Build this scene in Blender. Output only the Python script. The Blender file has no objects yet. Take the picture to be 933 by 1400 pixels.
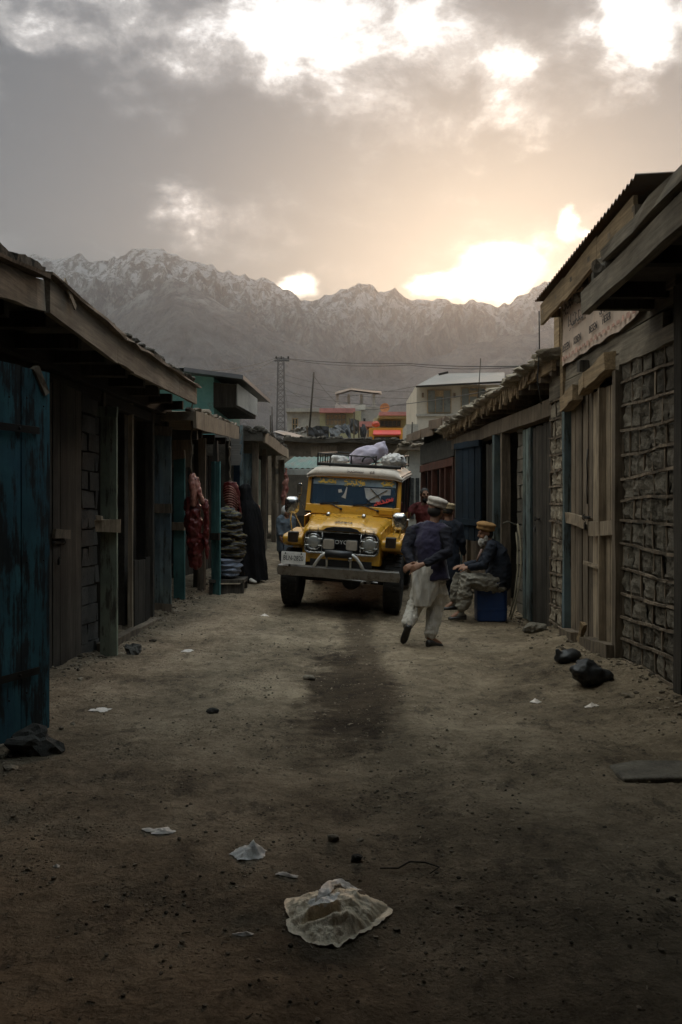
SKYK = .50; HAZE = .00008
import bpy, bmesh, math, random
from mathutils import Vector, Matrix, Euler, noise
rnd = random.Random(7)
C = bpy.context.scene.collection
F = 1166.7
PI = math.pi
V = Vector

def at(px, py, Y):
    """a pixel of the 933x1400 photograph at distance Y -> a point of the place"""
    return V(((px - 466.5) / F * Y, Y, 1.6 - (py - 695) / F * Y))

def nz(x, y=0.0, z=0.0):
    return noise.noise(V((x, y, z)))

def fbm(x, y, z=0.0, o=5):
    return noise.fractal(V((x, y, z)), 0.9, 2.1, o)

def sstep(a, b, t):
    t = max(0.0, min(1.0, (t - a) / (b - a)))
    return t * t * (3 - 2 * t)

# ------------------------------------------------------------------ objects
ORG = {}

def tag(o, label=None, cat=None, group=None, kind=None):
    if label: o['label'] = label
    if cat: o['category'] = cat
    if group: o['group'] = group
    if kind: o['kind'] = kind
    return o

def thing(name, label, cat, loc=(0, 0, 0), group=None, local=False, rot=None):
    o = bpy.data.objects.new(name, None)
    o.empty_display_size = 0.2
    C.objects.link(o)
    o.location = loc
    if rot: o.rotation_euler = rot
    ORG[o.name] = V((0, 0, 0)) if local else V(loc)
    return tag(o, label, cat, group)

def copy_tree(o, parent=None):
    c = o.copy(); C.objects.link(c); c.parent = parent
    for ch in list(o.children): copy_tree(ch, c)
    return c

def link(name, mesh, mats, parent=None, smooth=False, bevel=0.0, segs=2):
    o = bpy.data.objects.new(name, mesh)
    C.objects.link(o)
    for m in (mats if isinstance(mats, (list, tuple)) else [mats]):
        mesh.materials.append(m)
    if parent is not None:
        o.parent = parent
        ORG[o.name] = ORG[parent.name]
    if smooth:
        for p in mesh.polygons: p.use_smooth = True
    if bevel > 0:
        b = o.modifiers.new('bevel', 'BEVEL'); b.width = bevel; b.segments = segs; b.limit_method = 'ANGLE'
        b.angle_limit = math.radians(40)
    return o

class MB:
    """collects shapes, then links them as one mesh"""
    def __init__(self):
        self.bm = bmesh.new()
    def grow(self, verts, faces, mi=0):
        vs = [self.bm.verts.new(v) for v in verts]
        for f in faces:
            try:
                nf = self.bm.faces.new([vs[i] for i in f]); nf.material_index = mi
            except ValueError: pass
        return vs
    def box(self, c, s, rot=None, jit=0.0, mi=0):
        c = V(c); vs = []
        for x in (-1, 1):
            for y in (-1, 1):
                for z in (-1, 1):
                    p = V((x * s[0] / 2, y * s[1] / 2, z * s[2] / 2))
                    if jit: p += V((rnd.uniform(-jit, jit), rnd.uniform(-jit, jit), rnd.uniform(-jit, jit)))
                    if rot is not None: p = rot @ p
                    vs.append(c + p)
        self.grow(vs, [(0, 1, 3, 2), (4, 6, 7, 5), (0, 4, 5, 1), (2, 3, 7, 6), (0, 2, 6, 4), (1, 5, 7, 3)], mi)
        return self
    def beam(self, a, b, w, h, up=(0, 0, 1), segs=1, jit=0.0, mi=0):
        a, b, up = V(a), V(b), V(up)
        t = (b - a).normalized()
        s = t.cross(up)
        if s.length < 1e-4: s = t.cross(V((0, 1, 0)))
        s.normalize(); u = s.cross(t).normalized()
        vs, fs = [], []
        for i in range(segs + 1):
            p = a.lerp(b, i / segs)
            for (q, r) in ((-1, -1), (1, -1), (1, 1), (-1, 1)):
                d = s * (q * w / 2 + rnd.uniform(-jit, jit)) + u * (r * h / 2 + rnd.uniform(-jit, jit))
                vs.append(p + d)
        for i in range(segs):
            for k in range(4):
                fs.append((4 * i + k, 4 * i + (k + 1) % 4, 4 * i + 4 + (k + 1) % 4, 4 * i + 4 + k))
        fs.append((3, 2, 1, 0)); n = 4 * segs
        fs.append((n, n + 1, n + 2, n + 3))
        self.grow(vs, fs, mi)
        return self
    def tube(self, pts, r, seg=8, side=None, mi=0, cap=True):
        """r: number, list of numbers or list of (a, b) pairs"""
        pts = [V(p) for p in pts]; n = len(pts)
        if not isinstance(r, (list, tuple)): r = [r] * n
        r = [(q, q) if not isinstance(q, (list, tuple)) else q for q in r]
        vs, fs = [], []
        prev = V(side) if side is not None else None
        for i, p in enumerate(pts):
            t = (pts[min(i + 1, n - 1)] - pts[max(i - 1, 0)])
            t = t.normalized() if t.length > 1e-9 else V((0, 0, 1))
            if prev is None:
                prev = t.cross(V((0, 0, 1)))
                if prev.length < .05: prev = t.cross(V((0, 1, 0)))
            s = (prev - t * prev.dot(t))
            if s.length < 1e-6: s = t.orthogonal()
            s.normalize(); u = t.cross(s)
            if side is None: prev = s
            for k in range(seg):
                an = 2 * PI * k / seg
                vs.append(p + s * (math.cos(an) * r[i][0]) + u * (math.sin(an) * r[i][1]))
        for i in range(n - 1):
            for k in range(seg):
                fs.append((i * seg + k, i * seg + (k + 1) % seg, (i + 1) * seg + (k + 1) % seg, (i + 1) * seg + k))
        if cap:
            fs.append(tuple(reversed(range(seg)))); fs.append(tuple((n - 1) * seg + k for k in range(seg)))
        self.grow(vs, fs, mi)
        return self
    def ball(self, c, r, seg=14, rings=10, rot=None, mi=0, amp=0.0, freq=3.0, seed=0.0):
        c = V(c); r = V(r) if hasattr(r, '__len__') else V((r, r, r))
        vs, fs = [], []
        def put(p):
            k = 1.0
            if amp: k += amp * fbm(p.x * freq + seed, p.y * freq, p.z * freq, 3)
            q = V((p.x * r.x, p.y * r.y, p.z * r.z)) * k
            if rot is not None: q = rot @ q
            vs.append(c + q)
        put(V((0, 0, -1)))
        for i in range(1, rings):
            th = -PI / 2 + PI * i / rings
            for k in range(seg):
                a = 2 * PI * k / seg
                put(V((math.cos(a) * math.cos(th), math.sin(a) * math.cos(th), math.sin(th))))
        put(V((0, 0, 1)))
        for k in range(seg):
            fs.append((0, 1 + (k + 1) % seg, 1 + k))
            for i in range(rings - 2):
                a = 1 + i * seg
                fs.append((a + k, a + (k + 1) % seg, a + seg + (k + 1) % seg, a + seg + k))
            a = 1 + (rings - 2) * seg
            fs.append((a + k, a + (k + 1) % seg, len(vs) - 1))
        self.grow(vs, fs, mi)
        return self
    def loft(self, secs, closed=False, cap=True, mi=0):
        """secs: list of equal-length point rows; closed: rows are loops"""
        m = len(secs[0]); vs = [V(p) for s in secs for p in s]; fs = []
        for i in range(len(secs) - 1):
            for k in range(m if closed else m - 1):
                fs.append((i * m + k, i * m + (k + 1) % m, (i + 1) * m + (k + 1) % m, (i + 1) * m + k))
        if closed and cap:
            fs.append(tuple(reversed(range(m)))); fs.append(tuple((len(secs) - 1) * m + k for k in range(m)))
        self.grow(vs, fs, mi)
        return self
    def prism(self, pts, d, mi=0):
        """flat outline pts extruded by vector d"""
        pts = [V(p) for p in pts]; d = V(d); n = len(pts)
        vs = pts + [p + d for p in pts]
        fs = [tuple(reversed(range(n))), tuple(range(n, 2 * n))] + [(i, (i + 1) % n, n + (i + 1) % n, n + i) for i in range(n)]
        self.grow(vs, fs, mi)
        return self
    def lathe(self, c, axis, prof, seg=20, mi=0):
        """prof: list of (radius, offset along axis)"""
        axis = V(axis).normalized(); s = axis.orthogonal().normalized(); u = axis.cross(s); c = V(c)
        secs = []
        for (r, h) in prof:
            secs.append([c + axis * h + (s * math.cos(2 * PI * k / seg) + u * math.sin(2 * PI * k / seg)) * max(r, 1e-4) for k in range(seg)])
        return self.loft(secs, True, True, mi)
    def rock(self, c, s, seed=0.0, amp=.35, sub=2, rot=None, mi=0):
        t = bmesh.new(); bmesh.ops.create_icosphere(t, subdivisions=sub, radius=1)
        t.verts.ensure_lookup_table()
        vs = []
        for v in t.verts:
            p = v.co.copy(); k = 1 + amp * fbm(p.x * 1.4 + seed, p.y * 1.4 + seed * .37, p.z * 1.4, 4)
            m = max(abs(p.x), abs(p.y), abs(p.z)); k *= (1 / m) ** .2
            q = V((p.x * s[0], p.y * s[1], p.z * s[2])) * k
            if rot is not None: q = rot @ q
            vs.append(V(c) + q)
        fs = [tuple(v.index for v in f.verts) for f in t.faces]
        t.free(); self.grow(vs, fs, mi)
        return self
    def mesh(self, name, parent=None, recalc=True):
        if recalc: bmesh.ops.recalc_face_normals(self.bm, faces=self.bm.faces[:])
        off = ORG[parent.name] if parent is not None else V((0, 0, 0))
        if off.length > 0: bmesh.ops.translate(self.bm, verts=self.bm.verts[:], vec=-off)
        me = bpy.data.meshes.new(name); self.bm.to_mesh(me); self.bm.free()
        return me
    def build(self, name, mats, parent=None, smooth=False, bevel=0.0, segs=2):
        return link(name, self.mesh(name, parent), mats, parent, smooth, bevel, segs)
    def fuse(self, voxel=.008, smooth=4, factor=.5):
        """one continuous surface out of the overlapping shapes"""
        bmesh.ops.recalc_face_normals(self.bm, faces=self.bm.faces[:])
        me = bpy.data.meshes.new('fuse'); self.bm.to_mesh(me); self.bm.free()
        o = bpy.data.objects.new('fuse', me); C.objects.link(o)
        r = o.modifiers.new('r', 'REMESH'); r.mode = 'VOXEL'; r.voxel_size = voxel; r.use_smooth_shade = True
        if smooth:
            s = o.modifiers.new('s', 'SMOOTH'); s.factor = factor; s.iterations = smooth
        dg = bpy.context.evaluated_depsgraph_get(); dg.update()
        me2 = bpy.data.meshes.new_from_object(o.evaluated_get(dg))
        bpy.data.objects.remove(o); bpy.data.meshes.remove(me)
        self.bm = bmesh.new(); self.bm.from_mesh(me2); bpy.data.meshes.remove(me2)
        self.bm.normal_update()
        return self
    def fold(self, amp, fx, fy, fz, seed=0.0, o=3):
        """sharp cloth creases"""
        self.bm.normal_update()
        mv = [(v, v.normal * (amp * (noise.ridged_multi_fractal(V((v.co.x * fx + seed, v.co.y * fy + seed * .7, v.co.z * fz + seed * .3)), 1.0, 2.1, o, 1.0, 2.0) - 1.1))) for v in self.bm.verts]
        for v, d in mv: v.co += d
        return self
    def wobble(self, amp, fx=8, fy=8, fz=8, seed=0.0, o=4):
        self.bm.normal_update()
        mv = [(v, v.normal * (amp * fbm(v.co.x * fx + seed, v.co.y * fy + seed * .7, v.co.z * fz, o))) for v in self.bm.verts]
        for v, d in mv: v.co += d
        return self

def text_mesh(s, size, extrude=.002, align='CENTER'):
    cu = bpy.data.curves.new('txt', 'FONT'); cu.body = s; cu.size = size; cu.extrude = extrude
    cu.align_x = align; cu.align_y = 'CENTER'; cu.resolution_u = 3
    o = bpy.data.objects.new('txt', cu); C.objects.link(o)
    dg = bpy.context.evaluated_depsgraph_get(); dg.update()
    me = bpy.data.meshes.new_from_object(o.evaluated_get(dg))
    bpy.data.objects.remove(o); bpy.data.curves.remove(cu)
    return me

def place_text(name, s, size, mat, parent, origin, right, up, extrude=.002, sx=1.0):
    """origin in the parent's own modelling coordinates"""
    me = text_mesh(s, size, extrude)
    r = V(right).normalized(); u = V(up).normalized(); n = r.cross(u)
    off = ORG[parent.name] if parent is not None else V((0, 0, 0))
    for v in me.vertices:
        v.co = V(origin) - off + r * (v.co.x * sx) + u * v.co.y + n * v.co.z
    me.name = name
    return link(name, me, mat, parent)

def script_strokes(mb, origin, right, up, width, height, seed, weight=.012, density=1.0, mi=0):
    """worn flowing brush lettering: baseline bowls, tall strokes, loops and dots, as thin raised ribbons"""
    R = random.Random(seed); r = V(right).normalized(); u = V(up).normalized(); n = r.cross(u).normalized(); o = V(origin)
    def stroke(pts, w):
        pts = [o + r * a + u * b + n * .003 for a, b in pts]
        mb.tube(pts, [(w * (.5 + .5 * math.sin(PI * (i + .6) / (len(pts) + .2))), .0025) for i in range(len(pts))], 6, side=(u + r * .6).normalized(), mi=mi)
    x = 0.0
    while x < width:
        k = R.random(); w = height * R.uniform(.35, .8) * 1.0
        if k < .4:
            stroke([(x + w * (.5 - .5 * math.cos(t * PI / 8)), height * (.12 - .28 * math.sin(t * PI / 8))) for t in range(9)], weight)
        elif k < .65:
            stroke([(x + w * .2, height * R.uniform(.7, 1.0)), (x + w * .17, height * .5), (x + w * .2, height * .1)], weight)
            stroke([(x, height * .05), (x + w * .3, height * .0), (x + w * .6, height * .1)], weight)
        elif k < .85:
            stroke([(x + w * .25 + w * .2 * math.cos(t * PI / 5), height * (.22 + .2 * math.sin(t * PI / 5))) for t in range(10)], weight * .8)
            stroke([(x + w * .4, height * .15), (x + w * .5, height * -.1), (x + w * .2, height * -.3)], weight)
        else:
            stroke([(x, height * .5), (x + w * .3, height * .3), (x + w * .75, height * .32)], weight)
        if R.random() < .8 * density:
            for d in range(R.choice((1, 2, 2, 3))):
                dx, dy = x + w * R.uniform(.2, .7), height * R.choice((-.45, .55, .75)) + d * weight
                stroke([(dx, dy), (dx + weight * .8, dy + weight * .5)], weight * .8)
        x += w * R.uniform(.55, .8)

# ------------------------------------------------------------------ materials
class NT:
    def __init__(self, tree):
        self.t = tree; self.n = tree.nodes; self.l = tree.links
    def new(self, typ, **kw):
        n = self.n.new(typ)
        for k, v in kw.items():
            if k.startswith('i_'):
                key = k[2:]
                key = int(key) if key.isdigit() else key.replace('_', ' ')
                self.put(n.inputs[key], v)
            else: setattr(n, k, v)
        return n
    def put(self, sock, v):
        if hasattr(v, 'is_output') or isinstance(v, bpy.types.NodeSocket): self.l.new(v, sock)
        else: sock.default_value = v
    def math(self, op, a, b=None, c=None, clamp=False):
        n = self.n.new('ShaderNodeMath'); n.operation = op; n.use_clamp = clamp
        self.put(n.inputs[0], a)
        if b is not None: self.put(n.inputs[1], b)
        if c is not None: self.put(n.inputs[2], c)
        return n.outputs[0]
    def mix(self, f, a, b, blend='MIX'):
        n = self.n.new('ShaderNodeMix'); n.data_type = 'RGBA'; n.blend_type = blend
        self.put(n.inputs['Factor'], f)
        self.put(n.inputs[6], c4(a)); self.put(n.inputs[7], c4(b))
        return n.outputs[2]
    def ramp(self, f, stops, interp='LINEAR'):
        n = self.n.new('ShaderNodeValToRGB'); n.color_ramp.interpolation = interp
        e = n.color_ramp.elements
        while len(e) < len(stops): e.new(.5)
        for i, (p, col) in enumerate(stops):
            e[i].position = p; e[i].color = c4(col)
        self.put(n.inputs[0], f)
        return n.outputs[0]
    def remap(self, v, a, b, c, d):
        n = self.n.new('ShaderNodeMapRange'); self.put(n.inputs[0], v)
        for i, q in enumerate((a, b, c, d)): n.inputs[i + 1].default_value = q
        return n.outputs[0]
    def noise(self, vec, scale, detail=6, rough=.6, dist=0.0):
        n = self.n.new('ShaderNodeTexNoise'); n.inputs['Scale'].default_value = scale
        n.inputs['Detail'].default_value = detail; n.inputs['Roughness'].default_value = rough; n.inputs['Distortion'].default_value = dist
        if vec is not None: self.l.new(vec, n.inputs['Vector'])
        return n.outputs[0]
    def mapping(self, vec, scale=(1, 1, 1), loc=(0, 0, 0), rot=(0, 0, 0)):
        n = self.n.new('ShaderNodeMapping'); self.l.new(vec, n.inputs[0])
        n.inputs['Scale'].default_value = scale; n.inputs['Location'].default_value = loc; n.inputs['Rotation'].default_value = rot
        return n.outputs[0]

def c4(c):
    if isinstance(c, (int, float)): return (c, c, c, 1)
    if isinstance(c, tuple) and len(c) == 3: return (*c, 1)
    return c

def newmat(name):
    m = bpy.data.materials.new(name); m.use_nodes = True
    nt = NT(m.node_tree); b = m.node_tree.nodes['Principled BSDF']
    return m, nt, b

def bump(nt, b, h, strength=.5, dist=.01):
    n = nt.new('ShaderNodeBump'); n.inputs['Strength'].default_value = strength; n.inputs['Distance'].default_value = dist
    nt.l.new(h, n.inputs['Height']); nt.l.new(n.outputs[0], b.inputs['Normal'])

def m_wood(name, dark, light, axis='z', paint=None, cover=.6, paint2=None, rough=.88, scale=13, var=(.55, 1.35)):
    m, nt, b = newmat(name)
    tc = nt.new('ShaderNodeTexCoord').outputs['Object']
    sc = {'z': (1, 1, .06), 'y': (1, .06, 1), 'x': (.06, 1, 1)}[axis]
    isl = nt.new('ShaderNodeNewGeometry').outputs['Random Per Island']
    off = nt.new('ShaderNodeVectorMath', operation='MULTIPLY_ADD')
    nt.l.new(isl, off.inputs[0]); off.inputs[1].default_value = (3.1, 5.7, 9.3); nt.l.new(nt.mapping(tc, sc), off.inputs[2])
    v = off.outputs[0]
    grain = nt.noise(v, scale * 4, 8, .68, .4)
    broad = nt.noise(v, scale, 5, .6)
    g = nt.math('ADD', nt.math('MULTIPLY', grain, .55), nt.math('MULTIPLY', broad, .45))
    col = nt.ramp(g, [(.3, dark), (.52, tuple((a + q) / 2 for a, q in zip(dark, light))), (.7, light)])
    if paint:
        chip = nt.noise(nt.mapping(tc, tuple(max(s, .3) for s in sc)), 5, 9, .72)
        pm = nt.math('ADD', nt.math('MULTIPLY', chip, .7), nt.math('MULTIPLY', grain, .35))
        f = nt.remap(pm, .68 - .35 * cover, .74 - .35 * cover, 0, 1)
        p2 = paint2 or tuple(q * .6 for q in paint)
        pc = nt.mix(nt.remap(nt.noise(nt.mapping(tc, (1, 1, .5)), 2.2, 6, .6), .35, .65, 0, 1), paint, p2)
        col = nt.mix(f, col, pc)
    tone = nt.remap(isl, 0, 1, *var)
    tn = nt.new('ShaderNodeCombineColor')
    for i in range(3): nt.l.new(tone, tn.inputs[i])
    col = nt.mix(1.0, col, tn.outputs[0], 'MULTIPLY')
    stain = nt.remap(nt.noise(tc, 1.7, 6, .65), .3, .62, .6, 1.15)
    sn = nt.new('ShaderNodeCombineColor')
    for i in range(3): nt.l.new(stain, sn.inputs[i])
    col = nt.mix(1.0, col, sn.outputs[0], 'MULTIPLY')
    nt.l.new(col, b.inputs['Base Color']); b.inputs['Roughness'].default_value = rough
    b.inputs['Specular IOR Level'].default_value = .25
    bump(nt, b, g, .7, .008)
    return m

def m_rough(name, c1, c2, scale=4, rough=.95, bscale=25, bstr=.7, bdist=.015, var=.3, spots=None, spec=.2):
    """stone, mud, plaster, concrete, dirt"""
    m, nt, b = newmat(name)
    tc = nt.new('ShaderNodeTexCoord').outputs['Object']
    n1 = nt.noise(tc, scale, 9, .68); n2 = nt.noise(tc, scale * 9, 6, .7)
    g = nt.math('ADD', nt.math('MULTIPLY', n1, .65), nt.math('MULTIPLY', n2, .35))
    col = nt.ramp(g, [(.34, c1), (.66, c2)])
    isl = nt.new('ShaderNodeNewGeometry').outputs['Random Per Island']
    t = nt.remap(isl, 0, 1, 1 - var, 1 + var); cc = nt.new('ShaderNodeCombineColor')
    for i in range(3): nt.l.new(t, cc.inputs[i])
    col = nt.mix(1.0, col, cc.outputs[0], 'MULTIPLY')
    if spots:
        col = nt.mix(nt.remap(nt.noise(tc, scale * 2.3, 8, .7), .55, .63, 0, .85), col, spots)
    nt.l.new(col, b.inputs['Base Color']); b.inputs['Roughness'].default_value = rough
    b.inputs['Specular IOR Level'].default_value = spec
    h = nt.math('ADD', nt.noise(tc, bscale, 8, .7), nt.math('MULTIPLY', n1, 1.5))
    bump(nt, b, h, bstr, bdist)
    return m

def m_plain(name, col, rough=.6, metal=0.0, noise_amt=.25, scale=8, spec=.5, coat=0.0, bstr=0.0, bscale=40, dirt=None, dirt_cover=.5, trans=0.0, sheen=0.0):
    """paint, metal, cloth, rubber, skin: one colour with wear"""
    m, nt, b = newmat(name)
    tc = nt.new('ShaderNodeTexCoord').outputs['Object']
    n = nt.noise(tc, scale, 8, .66)
    k = nt.remap(n, .3, .7, 1 - noise_amt, 1 + noise_amt); cc = nt.new('ShaderNodeCombineColor')
    for i in range(3): nt.l.new(k, cc.inputs[i])
    c = nt.mix(1.0, col, cc.outputs[0], 'MULTIPLY')
    rg = nt.remap(n, .3, .7, max(.03, rough - .12), min(1, rough + .12))
    if dirt:
        d = nt.noise(tc, scale * .8, 10, .75)
        f = nt.remap(d, .68 - .3 * dirt_cover, .78 - .3 * dirt_cover, 0, .8)
        c = nt.mix(f, c, dirt); rg = nt.math('MAXIMUM', rg, nt.math('MULTIPLY', f, .95))
    nt.l.new(c, b.inputs['Base Color']); nt.l.new(rg, b.inputs['Roughness'])
    b.inputs['Metallic'].default_value = metal; b.inputs['Specular IOR Level'].default_value = spec
    b.inputs['Coat Weight'].default_value = coat; b.inputs['Coat Roughness'].default_value = .15
    b.inputs['Transmission Weight'].default_value = trans
    b.inputs['Sheen Weight'].default_value = sheen
    if bstr: bump(nt, b, nt.noise(tc, bscale, 6, .6), bstr, .006)
    return m

def m_glass(name, tint, clear=.45, rough=.06):
    m, nt, b = newmat(name)
    b.inputs['Base Color'].default_value = c4(tint); b.inputs['Roughness'].default_value = rough
    b.inputs['Specular IOR Level'].default_value = .7
    tr = nt.new('ShaderNodeBsdfTransparent'); tr.inputs[0].default_value = (.55, .62, .68, 1)
    mx = nt.new('ShaderNodeMixShader'); mx.inputs[0].default_value = clear
    nt.l.new(b.outputs[0], mx.inputs[1]); nt.l.new(tr.outputs[0], mx.inputs[2])
    nt.l.new(mx.outputs[0], m.node_tree.nodes['Material Output'].inputs['Surface'])
    return m

M = {}
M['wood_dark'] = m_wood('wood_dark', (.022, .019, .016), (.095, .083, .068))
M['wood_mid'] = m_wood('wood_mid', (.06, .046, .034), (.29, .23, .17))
M['wood_pale'] = m_wood('wood_pale', (.14, .108, .075), (.48, .385, .28))
M['wood_beam'] = m_wood('wood_beam', (.085, .07, .055), (.36, .31, .24), axis='y', scale=9)
M['wood_gold'] = m_wood('wood_gold', (.13, .09, .055), (.48, .35, .21), axis='y', scale=9)
M['wood_crossbeam'] = m_wood('wood_crossbeam', (.05, .042, .034), (.2, .17, .135), axis='x', scale=9)
M['wood_dark_beam'] = m_wood('wood_dark_beam', (.012, .011, .01), (.055, .048, .042), axis='y', scale=9)
M['blue_paint'] = m_wood('blue_paint', (.012, .017, .02), (.045, .05, .05), paint=(.05, .155, .185), paint2=(.03, .075, .105), cover=.55, scale=7, var=(.75, 1.2))
M['teal_paint'] = m_wood('teal_paint', (.03, .04, .04), (.1, .12, .11), paint=(.11, .27, .26), paint2=(.07, .165, .165), cover=.85, scale=9)
M['sage_paint'] = m_wood('sage_paint', (.04, .038, .03), (.14, .13, .1), paint=(.24, .26, .19), paint2=(.15, .18, .14), cover=.7, scale=9)
M['grey_paint'] = m_wood('grey_paint', (.03, .032, .03), (.1, .11, .1), paint=(.155, .19, .17), paint2=(.12, .165, .19), cover=.65, scale=9)
M['navy_paint'] = m_wood('navy_paint', (.014, .016, .018), (.05, .05, .05), paint=(.016, .030, .050), paint2=(.012, .024, .036), cover=.85, scale=9)
M['red_paint'] = m_wood('red_paint', (.05, .03, .022), (.16, .1, .075), paint=(.14, .055, .04), paint2=(.10, .05, .04), cover=.75, scale=9)
M['mud'] = m_rough('mud', (.10, .082, .062), (.24, .2, .155), 3)
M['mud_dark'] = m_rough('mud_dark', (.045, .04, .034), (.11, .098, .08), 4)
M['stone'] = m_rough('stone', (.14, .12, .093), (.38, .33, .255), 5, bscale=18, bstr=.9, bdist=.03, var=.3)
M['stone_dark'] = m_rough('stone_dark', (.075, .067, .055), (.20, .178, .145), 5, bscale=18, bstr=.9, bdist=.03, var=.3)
M['block'] = m_rough('block', (.028, .028, .027), (.085, .082, .076), 6, var=.25)
M['concrete'] = m_rough('concrete', (.20, .195, .18), (.38, .365, .335), 1.5, bscale=12, bstr=.3)
M['whitewash'] = m_rough('whitewash', (.30, .30, .28), (.55, .55, .51), 1.6, bscale=14, bstr=.4)
M['plaster_teal'] = m_rough('plaster_teal', (.13, .32, .30), (.22, .44, .41), 1.5, bstr=.25, spots=(.2, .3, .28))
M['plaster_orange'] = m_rough('plaster_orange', (.42, .20, .035), (.55, .29, .06), 1.2, bstr=.2)
M['plaster_olive'] = m_rough('plaster_olive', (.26, .255, .16), (.38, .37, .25), 1.2, bstr=.2)
M['plaster_cream'] = m_rough('plaster_cream', (.36, .33, .285), (.50, .46, .40), .8, bstr=.2)
M['pink_trim'] = m_plain('pink_trim', (.45, .2, .19), .7, scale=2)
M['tin'] = m_plain('tin', (.16, .15, .14), .5, .75, .4, 3, dirt=(.12, .07, .04), dirt_cover=.55)
M['tin_rust'] = m_plain('tin_rust', (.13, .10, .075), .65, .5, .4, 3, dirt=(.16, .085, .04), dirt_cover=.8)
M['tin_brown'] = m_plain('tin_brown', (.17, .12, .085), .7, .2, .4, 3, dirt=(.10, .07, .05), dirt_cover=.6)
M['tin_green'] = m_plain('tin_green', (.085, .15, .13), .6, .1, .3, 2.5, dirt=(.16, .15, .13), dirt_cover=.5)
M['tin_pale'] = m_plain('tin_pale', (.20, .19, .175), .7, .1, .2, 2, dirt=(.3, .26, .22), dirt_cover=.4)
M['iron'] = m_plain('iron', (.035, .034, .033), .5, .8, .3, 12, dirt=(.07, .04, .025), dirt_cover=.4)
M['steel_grey'] = m_plain('steel_grey', (.16, .16, .165), .55, .6, .2, 2)
M['black_iron'] = m_plain('black_iron', (.018, .018, .018), .45, .3, .2, 12)
M['wire'] = m_plain('wire', (.03, .03, .03), .7)
M['rope'] = m_plain('rope', (.13, .10, .07), .95, bstr=.6, bscale=120)
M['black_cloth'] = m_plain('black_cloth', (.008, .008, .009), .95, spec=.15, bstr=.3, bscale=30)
M['tarp'] = m_plain('tarp', (.028, .03, .034), .6, noise_amt=.4, bstr=.4, bscale=6)
M['dark_glass'] = m_plain('dark_glass', (.045, .05, .05), .25, noise_amt=.1, spec=.5)
M['pale_glass'] = m_plain('pale_glass', (.16, .165, .15), .3, noise_amt=.3, spec=.5, scale=1.2)
# ------------------------------------------------------------------ camera, light, sky
sc = bpy.context.scene
cam = bpy.data.objects.new('camera', bpy.data.cameras.new('camera')); C.objects.link(cam)
cam.location = (0, 0, 1.6); cam.rotation_euler = (PI / 2, 0, 0)
cam.data.sensor_fit = 'VERTICAL'; cam.data.sensor_height = 36; cam.data.lens = 30
cam.data.shift_y = -5 / 1400; cam.data.clip_end = 30000; cam.data.clip_start = .05
sc.camera = cam
sc.view_settings.view_transform = 'Standard'; sc.view_settings.look = 'None'
sc.view_settings.gamma = 1; sc.view_settings.exposure = 1.4; sc.view_settings.use_curve_mapping = False
sc.cycles.use_denoising = True
try: sc.cycles.denoiser = 'OPENIMAGEDENOISE'
except Exception: pass
sc.cycles.max_bounces = 7; sc.cycles.diffuse_bounces = 4; sc.cycles.glossy_bounces = 3
sc.cycles.volume_bounces = 2; sc.cycles.transparent_max_bounces = 10

def azel(px, py):
    return math.atan((px - 466.5) / F), math.atan((695 - py) / math.hypot(F, px - 466.5))

SUN_AZ, SUN_EL = azel(682, 368)
sl = bpy.data.lights.new('sun', 'SUN'); sl.energy = .5; sl.angle = math.radians(10); sl.color = (1.0, .68, .44)
so = bpy.data.objects.new('sun', sl); C.objects.link(so)
sd = V((math.sin(SUN_AZ) * math.cos(SUN_EL), math.cos(SUN_AZ) * math.cos(SUN_EL), math.sin(SUN_EL)))
so.rotation_euler = (-sd).to_track_quat('-Z', 'Y').to_euler(); so.location = (5, -5, 20)

w = bpy.data.worlds.new('World'); sc.world = w; w.use_nodes = True
nt = NT(w.node_tree); bg = w.node_tree.nodes['Background']
sky = nt.new('ShaderNodeTexSky', sky_type='NISHITA'); sky.sun_disc = False
sky.sun_elevation = SUN_EL; sky.sun_rotation = SUN_AZ
d = nt.new('ShaderNodeTexCoord').outputs['Generated']
sx = nt.new('ShaderNodeSeparateXYZ'); nt.l.new(d, sx.inputs[0])
az = nt.math('ARCTAN2', sx.outputs[0], sx.outputs[1])
el = nt.math('ARCSINE', sx.outputs[2])
# clouds drift on a flat layer overhead: spread the noise by the view of that layer
den = nt.math('ADD', nt.math('MAXIMUM', sx.outputs[2], 0.0), .22)
cu = nt.new('ShaderNodeCombineXYZ')
nt.l.new(nt.math('DIVIDE', sx.outputs[0], den), cu.inputs[0]); nt.l.new(nt.math('DIVIDE', sx.outputs[1], den), cu.inputs[1])
layer = cu.outputs[0]
wx = nt.math('SUBTRACT', nt.noise(layer, 3.2, 7, .58), .5)
wy = nt.math('SUBTRACT', nt.noise(nt.mapping(layer, loc=(7.3, 2.1, 4)), 3.2, 7, .58), .5)
fx = nt.math('SUBTRACT', nt.noise(nt.mapping(d, loc=(1.3, 0, 2)), 13, 8, .6), .5)
fy = nt.math('SUBTRACT', nt.noise(nt.mapping(d, loc=(5.3, 3, 0)), 13, 8, .6), .5)
azw = nt.math('ADD', az, nt.math('ADD', nt.math('MULTIPLY', wx, .24), nt.math('MULTIPLY', fx, .12)))
elw = nt.math('ADD', el, nt.math('ADD', nt.math('MULTIPLY', wy, .20), nt.math('MULTIPLY', fy, .12)))
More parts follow.
